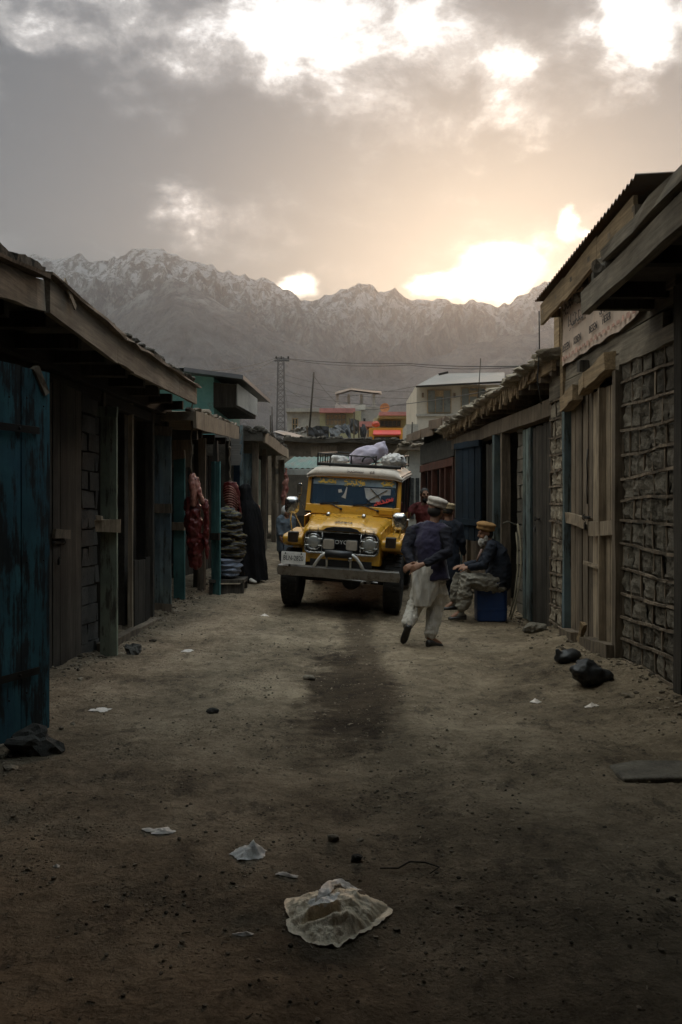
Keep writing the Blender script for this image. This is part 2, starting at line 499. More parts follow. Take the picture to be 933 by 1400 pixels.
# (px, py, half width px, half height px, amount): openings (+) and thick masses (-) of the cloud deck
BLOBS = [
 (470, 60, 130, 85, .40), (330, 20, 160, 60, .24), (120, 25, 220, 60, .30), (705, 150, 70, 60, .56), (880, 80, 80, 75, .6), (860, 10, 100, 40, .3),
 (600, 40, 60, 60, .18), (265, 275, 40, 32, .42), (140, 337, 55, 14, .40), (20, 60, 40, 20, .15), (150, 160, 30, 40, .16), (560, 200, 45, 30, .16), (330, 260, 30, 16, .12),
 (640, 265, 190, 42, -.10), (300, 330, 160, 30, -.08), (40, 170, 140, 70, -.24), (60, 255, 190, 70, -.24), (300, 170, 170, 80, -.14), (450, 240, 190, 60, -.16), (700, 215, 90, 26, -.2),
 (870, 195, 120, 42, -.44), (820, 235, 120, 36, -.28), (760, 60, 60, 40, -.06),
 (930, 150, 30, 60, -.2),
]
HOT = [(680, 370, 62, 45, 1.0), (590, 394, 46, 22, .9), (410, 386, 40, 24, .85), (776, 303, 22, 25, .9), (806, 322, 12, 10, .5), (714, 296, 4, 3, .25)]
def gauss(px, py, hw, hh, A, E):
    a, e = azel(px, py)
    ka = F / hw * math.cos(a) ** -1; ke = F / hh
    q = nt.math('ADD', nt.math('POWER', nt.math('MULTIPLY', nt.math('SUBTRACT', A, a), ka), 2.0),
                nt.math('POWER', nt.math('MULTIPLY', nt.math('SUBTRACT', E, e), ke), 2.0))
    return nt.math('EXPONENT', nt.math('MULTIPLY', q, -1.0))
big = nt.noise(layer, 1.5, 10, .6, .3)
fine = nt.noise(layer, 5.5, 10, .66, .3)
mid = nt.noise(nt.mapping(d, (1, 1, 1.5), (2, 5, 1)), 9, 10, .62, .25)
T = nt.math('ADD', nt.remap(big, .3, .7, -.06, .24), nt.math('ADD', nt.remap(fine, .3, .7, -.17, .17), nt.remap(mid, .34, .66, -.28, .28)))
for (px, py, hw, hh, am) in BLOBS:
    T = nt.math('ADD', T, nt.math('MULTIPLY', gauss(px, py, hw, hh, azw, elw), am))
hz = nt.math('ADD', nt.math('MULTIPLY', azw, .35), nt.math('MULTIPLY', az, .65))
he = nt.math('ADD', nt.math('MULTIPLY', elw, .35), nt.math('MULTIPLY', el, .65))
H = None
for (px, py, hw, hh, am) in HOT:
    g = nt.math('MULTIPLY', gauss(px, py, hw, hh, hz, he), am)
    H = g if H is None else nt.math('ADD', H, g)
hot = nt.remap(H, .36, .80, 0, 1)
warm = nt.math('ADD', gauss(690, 365, 230, 130, az, el), nt.math('MULTIPLY', gauss(560, 400, 420, 170, az, el), .6))
T = nt.math('ADD', T, nt.math('MULTIPLY', gauss(670, 375, 115, 70, az, el), .36))
K = 7.0
cloud = nt.ramp(T, [(0.0, (.012, .015, .016)), (.14, (.035, .039, .040)), (.30, (.115, .113, .109)), (.46, (.32, .305, .285)), (.64, (.90, .87, .84)), (1.0, (1.5, 1.48, 1.45))])
cloud = nt.mix(nt.math('MULTIPLY', warm, .95, clamp=True), cloud, nt.mix(1.0, cloud, (1.0, .76, .60), 'MULTIPLY'))
cloud = nt.mix(nt.math('MULTIPLY', nt.remap(el, .5, .8, 0, 1), 1.0), cloud, nt.mix(1.0, cloud, (.93, 1.0, 1.05), 'MULTIPLY'))
cloud = nt.mix(nt.remap(az, -.5, -1.1, 0, 1), cloud, nt.mix(1.0, cloud, (1.0, .90, .76), 'MULTIPLY'))
cs = nt.new('ShaderNodeVectorMath', operation='SCALE'); nt.l.new(cloud, cs.inputs[0]); gain = nt.math('MAXIMUM', nt.remap(el, .62, 1.3, 1.0, 52.0), nt.math('ADD', 1.0, nt.math('MULTIPLY', nt.math('MULTIPLY', nt.remap(az, -.5, -1.1, 0, 1), nt.remap(az, -2.6, -2.0, 0, 1)), nt.remap(el, .1, .5, 0, 18.0))))  # added gain: sky out of view overhead and west lights lane and walls
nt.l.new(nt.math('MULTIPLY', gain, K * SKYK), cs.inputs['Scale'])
hs = nt.new('ShaderNodeVectorMath', operation='SCALE'); hs.inputs[0].default_value = (1.0, .86, .70); nt.l.new(nt.math('MULTIPLY', nt.math('POWER', hot, 1.6), 8.0), hs.inputs['Scale'])
thin = nt.mix(.06, cs.outputs[0], sky.outputs[0])
su = nt.new('ShaderNodeVectorMath', operation='ADD'); nt.l.new(thin, su.inputs[0]); nt.l.new(hs.outputs[0], su.inputs[1])
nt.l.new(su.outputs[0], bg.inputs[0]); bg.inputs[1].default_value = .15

# ------------------------------------------------------------------ ground
def g0(x, y):
    s = (y - 11.8) / .8
    sp = s if s > 20 else math.log1p(math.exp(s))
    z = .075 * .8 * sp
    z -= .045 * x * sstep(10.5, 12.5, y) * (1 - sstep(17, 24, y)) if abs(x) < 6 else 0
    if y > 70: z = .075 * 58.2 + (2.0 - 4.4) * sstep(70, 300, y)
    return z

def ground_z(x, y):
    z = g0(x, y)
    if -8 < x < 8 and -4 < y < 40:
        z += .13 * sstep(1.75, 2.75, x - .15 * math.sin(y * 1.3)) * sstep(4.2, 6.5, y) * (1 - sstep(9.6, 12.5, y))
        z += .05 * sstep(2.0, 2.8, -x) * sstep(5, 7, y) * (1 - sstep(12, 14, y))
        z -= .035 * math.exp(-((x - .05 - .15 * math.sin(y * .5)) / .55) ** 2) * (1 - sstep(11, 13, y))
        z += .045 * fbm(x * 1.1, y * 1.1, 3, 4) + .012 * abs(fbm(x * 2.3, y * 1.9, 5, 3)) + .012 * fbm(x * 5, y * 4, 9, 4) + .007 * fbm(x * 20, y * 16, 1, 4)
    return z

def axis_list(lo, hi, step, out_lo, out_hi):
    a = []; v = lo
    while v < hi: a.append(v); v += step
    return out_lo + a + out_hi
xs = axis_list(-3.5, 3.5, .04, [-7000, -3000, -1000, -400, -150, -60, -30, -16, -9, -6, -4.8, -4.0], [3.5, 4.0, 4.8, 6, 9, 16, 30, 60, 150, 400, 1000, 3000, 7000])
ys, y = [], 1.6
while y < 17: ys.append(y); y += .03 + .0016 * y
while y < 60: ys.append(y); y *= 1.05
ys = [-1300, -400, -100, -30, -10, -4, -1, 0, .6, 1.2] + ys + [60, 70, 85, 110, 150, 220, 320, 600, 1200, 2400, 4000, 7400]
mb = MB()
vs = [V((x, y, ground_z(x, y))) for y in ys for x in xs]
nx = len(xs)
mb.grow(vs, [(j * nx + i, j * nx + i + 1, (j + 1) * nx + i + 1, (j + 1) * nx + i) for j in range(len(ys) - 1) for i in range(nx - 1)])

m, nt, b = newmat('earth')
tc = nt.new('ShaderNodeTexCoord').outputs['Object']
n1 = nt.noise(tc, .9, 9, .66); n2 = nt.noise(tc, 9, 9, .72); n3 = nt.noise(tc, 60, 5, .7)
g = nt.math('ADD', nt.math('MULTIPLY', n1, .5), nt.math('ADD', nt.math('MULTIPLY', n2, .30), nt.math('MULTIPLY', n3, .2)))
col = nt.ramp(g, [(.38, (.095, .074, .052)), (.48, (.235, .184, .126)), (.60, (.42, .335, .235))])
# dark crumbs of trodden dung and coal between the stones
vo = nt.new('ShaderNodeTexVoronoi'); vo.feature = 'F1'; vo.inputs['Scale'].default_value = 34; nt.l.new(tc, vo.inputs['Vector'])
crumb = nt.math('MULTIPLY', nt.remap(vo.outputs['Distance'], .16, .30, 1, 0), nt.remap(nt.noise(tc, 1.6, 7, .7), .47, .60, 0, 1))
col = nt.mix(nt.math('MULTIPLY', crumb, .8), col, (.035, .031, .027))
crust = nt.remap(nt.noise(nt.mapping(tc, (1, .55, 1), (3, 8, 0)), 5.0, 10, .74), .56, .62, 0, .6)
col = nt.mix(crust, col, (.075, .06, .045))
# trodden litter and dung ground into the middle of the lane
sx0 = nt.new('ShaderNodeSeparateXYZ'); nt.l.new(tc, sx0.inputs[0])
mid_ = nt.math('ADD', nt.math('POWER', nt.math('DIVIDE', nt.math('SUBTRACT', sx0.outputs[0], .12), .62), 2.0), nt.math('MULTIPLY', nt.math('SUBTRACT', nt.noise(tc, 3.2, 10, .75), .5), 5.0))
mid_ = nt.math('MULTIPLY', nt.remap(mid_, -.2, .9, .45, 0), nt.remap(sx0.outputs[1], 7.5, 9, 1, 0))
side_ = nt.math('MULTIPLY', nt.remap(nt.noise(tc, 1.1, 10, .72), .53, .63, 0, .5), nt.remap(nt.math('ABSOLUTE', sx0.outputs[0]), .9, 2.0, 0, 1))
col = nt.mix(nt.math('MAXIMUM', mid_, side_), col, nt.mix(1.0, col, (.36, .34, .32), 'MULTIPLY'))
# the wet, oily stain down the middle of the lane
sx = nt.new('ShaderNodeSeparateXYZ'); nt.l.new(tc, sx.inputs[0])
wob = nt.math('SUBTRACT', nt.noise(tc, 1.8, 8, .65), .5)
fw = nt.math('SUBTRACT', nt.noise(tc, 7, 8, .7), .5)
q = nt.math('ADD', nt.math('POWER', nt.math('DIVIDE', nt.math('SUBTRACT', sx.outputs[0], nt.math('ADD', .10, nt.math('MULTIPLY', wob, .6))), .40), 2.0),
            nt.math('POWER', nt.math('DIVIDE', nt.math('SUBTRACT', sx.outputs[1], 7.7), 1.8), 2.0))
q = nt.math('ADD', q, nt.math('ADD', nt.math('MULTIPLY', wob, 1.6), nt.math('MULTIPLY', fw, 2.0)))
wet = nt.remap(q, .6, 1.7, .95, 0)
q2 = nt.math('POWER', nt.math('DIVIDE', nt.math('SUBTRACT', sx.outputs[0], nt.math('ADD', .22, nt.math('MULTIPLY', wob, .5))), .24), 2.0)
run = nt.math('MULTIPLY', nt.remap(nt.math('ADD', q2, nt.math('MULTIPLY', fw, 2.2)), .2, 1.3, .8, 0), nt.math('MULTIPLY', nt.remap(sx.outputs[1], 8, 9, 0, 1), nt.remap(sx.outputs[1], 15, 20, 1, 0)))
wet = nt.math('MAXIMUM', wet, run)
col = nt.mix(nt.math('MULTIPLY', wet, .9), col, nt.mix(1.0, col, (.17, .145, .125), 'MULTIPLY'))
nt.l.new(col, b.inputs['Base Color'])
nt.l.new(nt.remap(wet, 0, 1, .97, .85), b.inputs['Roughness']); b.inputs['Specular IOR Level'].default_value = .12
h = nt.math('ADD', nt.math('MULTIPLY', nt.noise(tc, 26, 9, .72), 1.0), nt.math('ADD', nt.math('MULTIPLY', n2, 1.0), nt.math('MULTIPLY', crumb, .4)))
bump(nt, b, h, 1.0, .05)
M['earth'] = m
tag(mb.build('ground', m, smooth=True), 'trodden bare earth lane and valley floor', kind='structure')

# ------------------------------------------------------------------ mountains
SKYLINE = [(-3200, 520), (-2200, 430), (-1400, 380), (-800, 330), (-400, 350), (-200, 345), (-50, 362), (30, 350), (50, 345), (75, 356), (92, 350), (105, 342), (130, 355), (160, 352),
 (185, 340), (222, 341), (245, 350), (258, 357), (285, 361), (310, 369), (322, 377), (335, 376), (348, 384), (362, 379), (385, 396), (400, 400), (412, 409), (430, 411), (445, 404), (470, 395), (500, 386),
 (525, 400), (540, 392), (556, 408), (580, 412), (600, 409), (620, 414), (650, 411), (680, 417), (700, 410), (722, 400), (745, 385), (775, 388), (830, 362), (933, 330), (1100, 340), (1500, 380), (2400, 430), (4000, 520)]
SPUR = [(-3200, 700), (-200, 480), (60, 478), (110, 455), (150, 428), (200, 396), (240, 379), (262, 388), (290, 408), (330, 428), (370, 450), (420, 476), (480, 500), (560, 500), (640, 470), (720, 455), (800, 440), (900, 460), (1200, 520), (4000, 700)]
def table(t, x):
    if x <= t[0][0]: return t[0][1]
    for (a, ya), (b_, yb) in zip(t, t[1:]):
        if x <= b_: return ya + (yb - ya) * (x - a) / (b_ - a)
    return t[-1][1]
mb = MB()
cols = []
x = -3000.0
while x < 3900:
    cols.append(x); x += 3.2 if -120 < x < 900 else 14 + .04 * abs(x - 400)
rows = [1500, 1750, 2000, 2200] + [2200 + 24 * i for i in range(1, 80)] + [4200, 4450, 4800, 5400, 6200]
vs = []
for Y in rows:
    for px in cols:
        X = (px - 466.5) / F * Y
        jag = 5.0 * noise.ridged_multi_fractal(V((px * .045, 0, 5)), 1.0, 2.1, 6, 1.0, 2.0) - 5.5
        jag = max(-4.5, min(4.5, jag))
        D = 3900 + 160 * nz(px * .006, 3)
        top = 1.6 + (695 - (table(SKYLINE, px) - jag)) / F * D
        t = (Y - 1900) / (D - 1900)
        sp_top = (695 - table(SPUR, px) + 4 * nz(px * .05)) / F * 2900
        if t <= 1: prof = max(0, t) ** 1.25
        else: prof = max(0, 1 - (t - 1) * 1.5)
        rid = noise.ridged_multi_fractal(V((X * .0019, Y * .0011, .7)), .95, 2.1, 7, 1.0, 2.0) - 1.1
        rid2 = fbm(X * .006, Y * .005, 2, 7) + .45 * (noise.ridged_multi_fractal(V((X * .009, Y * .004, 4)), .9, 2.2, 5, 1, 2) - 1.1)
        rough_amt = 4 * max(0, t) * max(0, 1 - t) if t <= 1 else .04
        z = top * prof + rid * 230 * rough_amt + rid2 * 70 * min(1, rough_amt * 1.4)
        ts = (Y - 1500) / 1400
        sp = (max(0, ts) ** 1.15 if ts <= 1 else max(0, 1 - (ts - 1) * 2.2)) * sp_top
        sp += (rid * 60 + rid2 * 35) * max(0, min(1, 4 * ts * (1 - ts) if ts < 1 else 0))
        z = max(z, sp)
        # nothing in front of the crest may stand above the crest's own line of sight
        lim = 1.6 + (top - 1.6) * (Y / D) * (.995 if Y < D else 1)
        if Y < D * .995: z = min(z, lim - (1 - t) * 10)
        if Y == rows[0]: z = -5
        vs.append(V((X, Y, z)))
n = len(cols)
mb.grow(vs, [(j * n + i, j * n + i + 1, (j + 1) * n + i + 1, (j + 1) * n + i) for j in range(len(rows) - 1) for i in range(n - 1)])
m, nt, b = newmat('mountain_rock')
tc = nt.new('ShaderNodeTexCoord').outputs['Object']
geo = nt.new('ShaderNodeNewGeometry')
sz = nt.new('ShaderNodeSeparateXYZ'); nt.l.new(tc, sz.inputs[0])
sn = nt.new('ShaderNodeSeparateXYZ'); nt.l.new(geo.outputs['Normal'], sn.inputs[0])
r1 = nt.noise(tc, .006, 10, .68); r2 = nt.noise(nt.mapping(tc, (1, .5, .45)), .03, 10, .74, .5)
rock = nt.ramp(nt.math('ADD', nt.math('MULTIPLY', r1, .5), nt.math('MULTIPLY', r2, .5)), [(.36, (.038, .047, .063)), (.64, (.20, .205, .215))])  # rock tones raised and blued to carry part of the distance haze
snowh = nt.remap(nt.math('ADD', sz.outputs[2], nt.math('MULTIPLY', r1, 500)), 880, 1250, 0, 1)
hold = nt.math('ADD', nt.math('MULTIPLY', r2, 2.0), nt.math('MULTIPLY', sn.outputs[2], .35))
snow = nt.math('MULTIPLY', nt.math('MULTIPLY', snowh, nt.remap(hold, 1.16, 1.34, 0, 1)), .85)
col = nt.mix(snow, rock, (.58, .60, .64))
nt.l.new(col, b.inputs['Base Color']); b.inputs['Roughness'].default_value = .95; b.inputs['Specular IOR Level'].default_value = .1
bump(nt, b, nt.math('ADD', r2, r1), 1.0, 110)
tag(mb.build('mountains', m), 'snow streaked rocky mountain range beyond the town', kind='structure')

# ------------------------------------------------------------------ haze
mb = MB(); mb.box((0, 3050, 690), (15400, 9300, 1400))
m = bpy.data.materials.new('haze'); m.use_nodes = True
nt = NT(m.node_tree); m.node_tree.nodes.remove(m.node_tree.nodes['Principled BSDF'])
pv = nt.new('ShaderNodeVolumePrincipled'); pv.inputs['Color'].default_value = (.95, .945, .96, 1)
pv.inputs['Density'].default_value = HAZE; pv.inputs['Anisotropy'].default_value = .72
nt.l.new(pv.outputs[0], m.node_tree.nodes['Material Output'].inputs['Volume'])
tag(mb.build('haze', m), 'pale dusty evening haze filling the valley', kind='stuff')
# ------------------------------------------------------------------ building helpers
def planks(mb, a, b, z0, z1, n, thick=.03, gap=.006, zj=.02, dj=.006, normal=None, wj=.25, mi=0):
    """n upright boards side by side from plan point a to plan point b"""
    a, b = V((*a, 0)), V((*b, 0)); t = (b - a); L = t.length; t.normalize()
    nrm = V((-t.y, t.x, 0)) if normal is None else V(normal)
    ws = [1 + rnd.uniform(-wj, wj) for _ in range(n)]; s = sum(ws); x = 0
    for wi in ws:
        wd = wi / s * L
        p0 = a + t * (x + gap / 2); p1 = a + t * (x + wd - gap / 2); x += wd
        dd = rnd.uniform(-dj, dj); za = z0 + rnd.uniform(0, zj); zb = z1 - rnd.uniform(0, zj * 1.5)
        k = 3; secs = []
        for i in range(k + 1):
            z = za + (zb - za) * i / k; o = nrm * (dd + rnd.uniform(-.002, .002))
            e = rnd.uniform(-.0025, .0025)
            secs.append([V((*(p0 + t * e + o)[:2], z)), V((*(p1 + t * e + o)[:2], z)), V((*(p1 + t * e + o - nrm * thick)[:2], z)), V((*(p0 + t * e + o - nrm * thick)[:2], z))])
        mb.loft(secs, True, True, mi)
    return mb

def leaf(parent, name, a, b, z0, z1, n, mat, battens=(), bmat=None, normal=None, thick=.035, label=None, bh=.11):
    """one door or shutter leaf of boards with cross battens"""
    mb = planks(MB(), a, b, z0, z1, n, thick, gap=.011, dj=.009, normal=normal)
    o = mb.build(name, mat, parent)
    if label: o['label'] = label
    A, B = V((*a, 0)), V((*b, 0)); t = (B - A).normalized()
    nrm = V((-t.y, t.x, 0)) if normal is None else V(normal)
    for z in battens:
        q = MB(); e = rnd.uniform(-.012, .012)
        q.beam(A + t * -.01 + nrm * .022 + V((0, 0, z + e)), B + t * .012 + nrm * .022 + V((0, 0, z - e)), .032, bh, segs=3, jit=.003)
        q.build('batten', bmat or mat, o)
    return o

def blocks(mb, a, b, z0, z1, bw=.4, bh=.2, thick=.2, normal=None, jit=.012, mi=0):
    a, b = V((*a, 0)), V((*b, 0)); t = b - a; L = t.length; t.normalize()
    nrm = V((-t.y, t.x, 0)) if normal is None else V(normal)
    rot = Matrix((t, nrm, V((0, 0, 1)))).transposed()
    z = z0; r = 0
    while z < z1 - .03:
        h = min(bh, z1 - z); x = -(bw / 2 if r % 2 else 0)
        while x < L:
            x0, x1 = max(0, x), min(L, x + bw)
            if x1 - x0 > .04:
                c = a + t * ((x0 + x1) / 2) - nrm * (thick / 2 - rnd.uniform(-.01, .01)) + V((0, 0, z + h / 2))
                mb.box(c, (x1 - x0 - .018, thick, h - .018), rot, jit, mi)
            x += bw
        z += bh; r += 1
    return mb

def chain(pts, r, name, mat, parent, seg=6):
    return MB().tube(pts, r, seg).build(name, mat, parent, smooth=True)

def padlock(parent, p, nrm, mat):
    mb = MB(); n = V(nrm); t = n.cross(V((0, 0, 1)))
    rot = Matrix((t, n, V((0, 0, 1)))).transposed()
    p = V(p)
    mb.box(p + n * .02, (.05, .022, .055), rot, .002)
    mb.tube([p + n * .02 + t * (.017 * math.cos(a)) + V((0, 0, .026 + .03 * math.sin(a))) for a in [PI * i / 8 for i in range(9)]], .005, 6)
    return mb.build('padlock', mat, parent)

def hasp(parent, p, t, nrm, L, mat):
    mb = MB(); p, t, n = V(p), V(t), V(nrm)
    mb.beam(p - t * L / 2 + n * .012, p + t * L / 2 + n * .012, .012, .03)
    mb.tube([p + t * (L * .3) + n * (.012 + .03 * math.sin(a)) + V((0, 0, .03 * math.cos(a))) for a in [PI * i / 6 for i in range(7)]], .006, 6)
    mb.ball(p - t * (L * .4) + n * .02, .014, 8, 6)
    return mb.build('hasp', mat, parent)

def rubble_edge(mb, a, b, r, n, seed, zj=.03, mi=0):
    a, b = V(a), V(b)
    for i in range(n):
        t = (i + rnd.uniform(.1, .9)) / n
        p = a.lerp(b, t) + V((rnd.uniform(-.05, .05), 0, rnd.uniform(-zj, zj)))
        s = r * rnd.uniform(.6, 1.5)
        mb.rock(p, (s * rnd.uniform(.8, 1.6), s * rnd.uniform(1, 2.2), s * rnd.uniform(.4, .8)), seed + i * 3.1, .4, 2, mi=mi)
    return mb

def slab_strip(mb, path_in, path_out, thick, nseg=24, amp=.03, seed=0.0, mi=0):
    """an uneven packed mud roof between two edges (lists of points)"""
    def pick(path, t):
        k = t * (len(path) - 1); i = min(int(k), len(path) - 2)
        return V(path[i]).lerp(V(path[i + 1]), k - i)
    secs = []
    for i in range(nseg + 1):
        t = i / nseg; A, B = pick(path_in, t), pick(path_out, t); row = []
        for k in range(9):
            p = A.lerp(B, k / 8); e = .5 if k in (0,) else 1
            row.append(p + V((amp * .8 * nz(t * 23 + seed, k * 3) if k == 8 else 0, 0, thick + amp * e * fbm(t * 11 + seed, k * .6, 1, 4))))
        row.append(B + V((amp * .5 * nz(t * 31, 7 + seed), 0, 0))); row.append(A)
        secs.append(row)
    mb.loft(secs, True, True, mi)
    return mb

def LX(Y):  # the west row's shop fronts, in plan
    return -3.27 + .0594 * Y
ENE = V((.9982, .0593, 0)); ENE = V((ENE.x, -.0593, 0)).normalized()   # outward from the west fronts
def wf(Y, out=0.0, z=0.0):
    return V((LX(Y), Y, z)) + ENE * out

# ------------------------------------------------------------------ near west row of timber stalls
t = thing('timber_shop_row', 'long low row of dark timber shops with blue door and plank eaves', 'shops', (-2.8, 8, 0))
WD = M['wood_dark']
mb = MB()       # rear and party walls of rough mud round dark rooms
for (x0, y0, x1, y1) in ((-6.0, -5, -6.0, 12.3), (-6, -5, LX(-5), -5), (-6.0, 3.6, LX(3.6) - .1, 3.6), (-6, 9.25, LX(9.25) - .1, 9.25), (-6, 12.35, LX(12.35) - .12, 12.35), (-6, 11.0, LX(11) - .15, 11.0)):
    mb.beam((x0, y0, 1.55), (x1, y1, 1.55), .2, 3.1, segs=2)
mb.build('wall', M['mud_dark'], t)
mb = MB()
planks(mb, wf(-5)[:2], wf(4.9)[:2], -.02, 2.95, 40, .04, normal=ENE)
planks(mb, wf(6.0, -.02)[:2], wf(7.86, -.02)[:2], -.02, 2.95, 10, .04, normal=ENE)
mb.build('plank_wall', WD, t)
o = leaf(t, 'door', wf(7.88, .01)[:2], wf(8.98, .01)[:2], .0, 2.86, 6, WD, battens=(), normal=ENE, label='closed dark plank door with hasp and padlock')
hasp(o, wf(8.30, .02, 1.27), wf(9)[:].__class__((.0593, .998, 0)), ENE, .32, M['iron'])
padlock(o, wf(8.27, .03, 1.08), ENE, M['iron'])
MB().beam(wf(8.15, .045, 1.36), wf(8.55, .045, 1.34), .03, .09, segs=2, jit=.004).build('batten', M['wood_mid'], o)
mb = MB(); blocks(mb, wf(9.0)[:2], wf(9.52)[:2], -.05, 2.88, .4, .205, .35, normal=ENE)
mb.build('block_pillar', M['block'], t)
# fronts: head beam, posts, sill
mb = MB()
mb.beam(wf(-5, .02, 3.0), wf(12.35, .02, 3.02), .14, .2, segs=14, jit=.01)
mb.beam(wf(-5, -.03, 2.86), wf(12.35, -.03, 2.84), .08, .12, segs=14, jit=.008)
mb.build('head_beam', M['wood_dark_beam'], t)
for (Y, w_, mt) in ((7.80, .09, WD), (9.62, .10, WD), (10.75, .055, M['wood_pale']), (11.62, .10, WD), (12.3, .12, WD), (4.95, .14, WD)):
    q = MB().beam(wf(Y, -.02, -.05), wf(Y + rnd.uniform(-.02, .02), -.02, 2.95), w_, w_, up=(1, 0, 0), segs=5, jit=.004)
    q.build('post', mt, t)
q = MB().beam(wf(9.35, .10, .06), wf(10.6, .09, .055), .12, .13, segs=4, jit=.008)
q.beam(wf(10.62, .08, .05), wf(12.0, .08, .06), .11, .12, segs=4, jit=.008)
q.build('sill', M['wood_mid'], t)
# dark boards set back in the open bays
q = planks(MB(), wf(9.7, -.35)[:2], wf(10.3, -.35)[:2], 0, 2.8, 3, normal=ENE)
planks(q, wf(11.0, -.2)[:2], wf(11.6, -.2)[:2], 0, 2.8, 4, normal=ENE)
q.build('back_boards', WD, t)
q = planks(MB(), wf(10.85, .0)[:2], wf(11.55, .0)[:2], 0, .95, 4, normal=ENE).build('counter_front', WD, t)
# leaves that stand open across the lane
leaf(t, 'shutter_leaf', (-2.58, 9.13), (-2.385, 9.10), .0, 2.66, 2, M['sage_paint'], (2.63, 1.40), M['sage_paint'], normal=(-.15, -.99, 0), label='narrow sage green leaf standing open')
q = MB().box((-2.47, 9.055, 1.415), (.26, .07, .13), jit=.012); q.box((-2.55, 9.03, 1.50), (.06, .06, .05), jit=.01)
q.build('door_bar', M['wood_pale'], t)
leaf(t, 'shutter_leaf', (-2.66, 12.02), (-2.385, 12.0), .12, 2.72, 3, M['grey_paint'], (2.69, 1.60, .2), M['wood_mid'], normal=(-.1, -.995, 0), label='grey green leaf of three boards, standing open', bh=.13)
leaf(t, 'blue_door', (-2.85, 4.29), (-2.115, 6.2), -.03, 2.6, 7, M['blue_paint'], (), normal=(.93, -.36, 0), label='large peeling blue plank door swung open')
BD = V((.359, .933, 0)); BN = V((.933, -.359, 0))
bd = [o for o in t.children if o.name.startswith('blue_door')][0]
for z in (.45, 2.15):
    A_ = V((-2.85, 4.29, z)) + BN * .03
    q = MB().beam(A_ + BD * .05, A_ + BD * 1.9, .05, .008, up=BN, segs=4, jit=.002)
    for k in range(6): q.ball(A_ + BD * (.2 + .3 * k) + BN * .006, .012, 8, 6)
    q.build('hinge_strap', M['iron'], bd)
q = MB()
for k in range(34): q.ball(V((-2.85, 4.29, 0)) + BD * (1.95 - .17 * (k // 3)) + BN * .026 + V((0, 0, (.3, 1.25, 2.35)[k % 3] + rnd.uniform(-.03, .03))), .007, 6, 5)
q.build('nail_heads', M['iron'], bd)['kind'] = 'stuff'
q = MB().beam((-2.175, 6.05, 2.6), (-2.135, 6.15, 2.42), .05, .05, segs=2, jit=.01)
q.build('torn_strip', M['wood_pale'], t)
# roof: joists, ceiling boards, packed mud, fascia boards in two runs
roof = MB()
slab_strip(roof, [(-6.2, -5, 3.1), (-6.2, 12.4, 3.25)], [(-2.16, -5, 2.97), (-2.13, 5.0, 3.0), (-2.13, 8.4, 3.19), (-2.12, 12.3, 3.32)], .12, 90, .07, 2.0)
rubble_edge(roof, (-2.2, 6.9, 3.27), (-2.15, 12.2, 3.42), .05, 46, 5.0, .02)
ro = roof.build('roof', M['mud_dark'], t)
q = MB()
for i in range(22):
    Y = -4.6 + i * .79
    q.beam((-6.1, Y, 3.02), (-2.22, Y, 2.93 if Y < 5.9 else 3.02 + .03 * sstep(8, 12, Y)), .09, .12, segs=3, jit=.008)
q.build('joist', M['wood_dark'], ro)['kind'] = 'thing'
q = MB()
q.beam((-2.10, -5, 2.93), (-2.10, 4.6, 2.93), .045, .22, segs=8, jit=.006)
q.beam((-2.10, 4.62, 2.93), (-2.10, 6.0, 3.09), .045, .21, segs=8, jit=.006)
q.build('fascia_board', M['wood_beam'], ro)
for (a, b_, za, zb, h) in ((6.05, 7.9, 3.11, 3.07, .25), (7.91, 8.52, 3.075, 3.08, .235), (8.53, 10.9, 3.075, 3.165, .25), (10.91, 12.22, 3.155, 3.20, .22)):
    q = MB().beam((-2.085 - rnd.uniform(0, .012), a, za), (-2.085, b_, zb), .042, h, segs=6, jit=.005)
    q.build('fascia_board', M['wood_beam'], ro)
q = MB().beam((-2.07, 6.0, 3.25), (-2.06, 8.0, 3.205), .10, .03, segs=6, jit=.010); q.beam((-2.06, 8.0, 3.205), (-2.05, 12.25, 3.335), .10, .03, segs=14, jit=.012)
q.beam((-2.07, -5, 3.05), (-2.07, 4.6, 3.05), .10, .03, segs=12, jit=.008); q.beam((-2.07, 4.6, 3.05), (-2.06, 5.9, 3.205), .10, .03, segs=4, jit=.008)
q.build('edge_batten', M['wood_mid'], ro)
q = MB()
slab_strip(q, [(-2.9, -5, 3.10), (-2.9, 4.6, 3.10), (-2.9, 5.95, 3.22)], [(-2.07, -5, 3.06), (-2.06, 4.6, 3.065), (-2.06, 5.95, 3.215)], .07, 50, .035, 8.0)
q.build('roof_mud', M['mud_dark'], ro)
q = MB().beam((-2.05, 6.32, 3.29), (-2.03, 6.52, 3.13), .05, .012, up=(1, 0, 0))
q.build('splinter', M['wood_pale'], ro)

# ------------------------------------------------------------------ butcher's stall
t = thing('butcher_stall', 'small timber meat stall with mud eave and teal shutter leaves', 'stall', (-2.4, 14, 0))
q = MB()
for (x0, y0, x1, y1) in ((-6, 16.9, LX(16.9), 16.9), (-6.0, 12.6, -6.0, 16.9)):
    q.beam((x0, y0, 1.5), (x1, y1, 1.5), .2, 3.0, segs=2)
q.build('wall', M['mud_dark'], t)
q = planks(MB(), wf(14.9, -.5)[:2], wf(16.6, -.1)[:2], 0, 2.6, 8, normal=ENE); q.build('plank_wall', WD, t)
rf = MB(); slab_strip(rf, [(-6, 12.45, 2.85), (-6, 16.6, 3.0)], [(-2.06, 12.0, 2.84), (-1.99, 16.5, 3.05)], .14, 40, .06, 5.0)
rubble_edge(rf, (-2.15, 12.05, 3.0), (-2.1, 16.4, 3.2), .06, 26, 31.0)
rf = rf.build('roof', M['mud'], t)
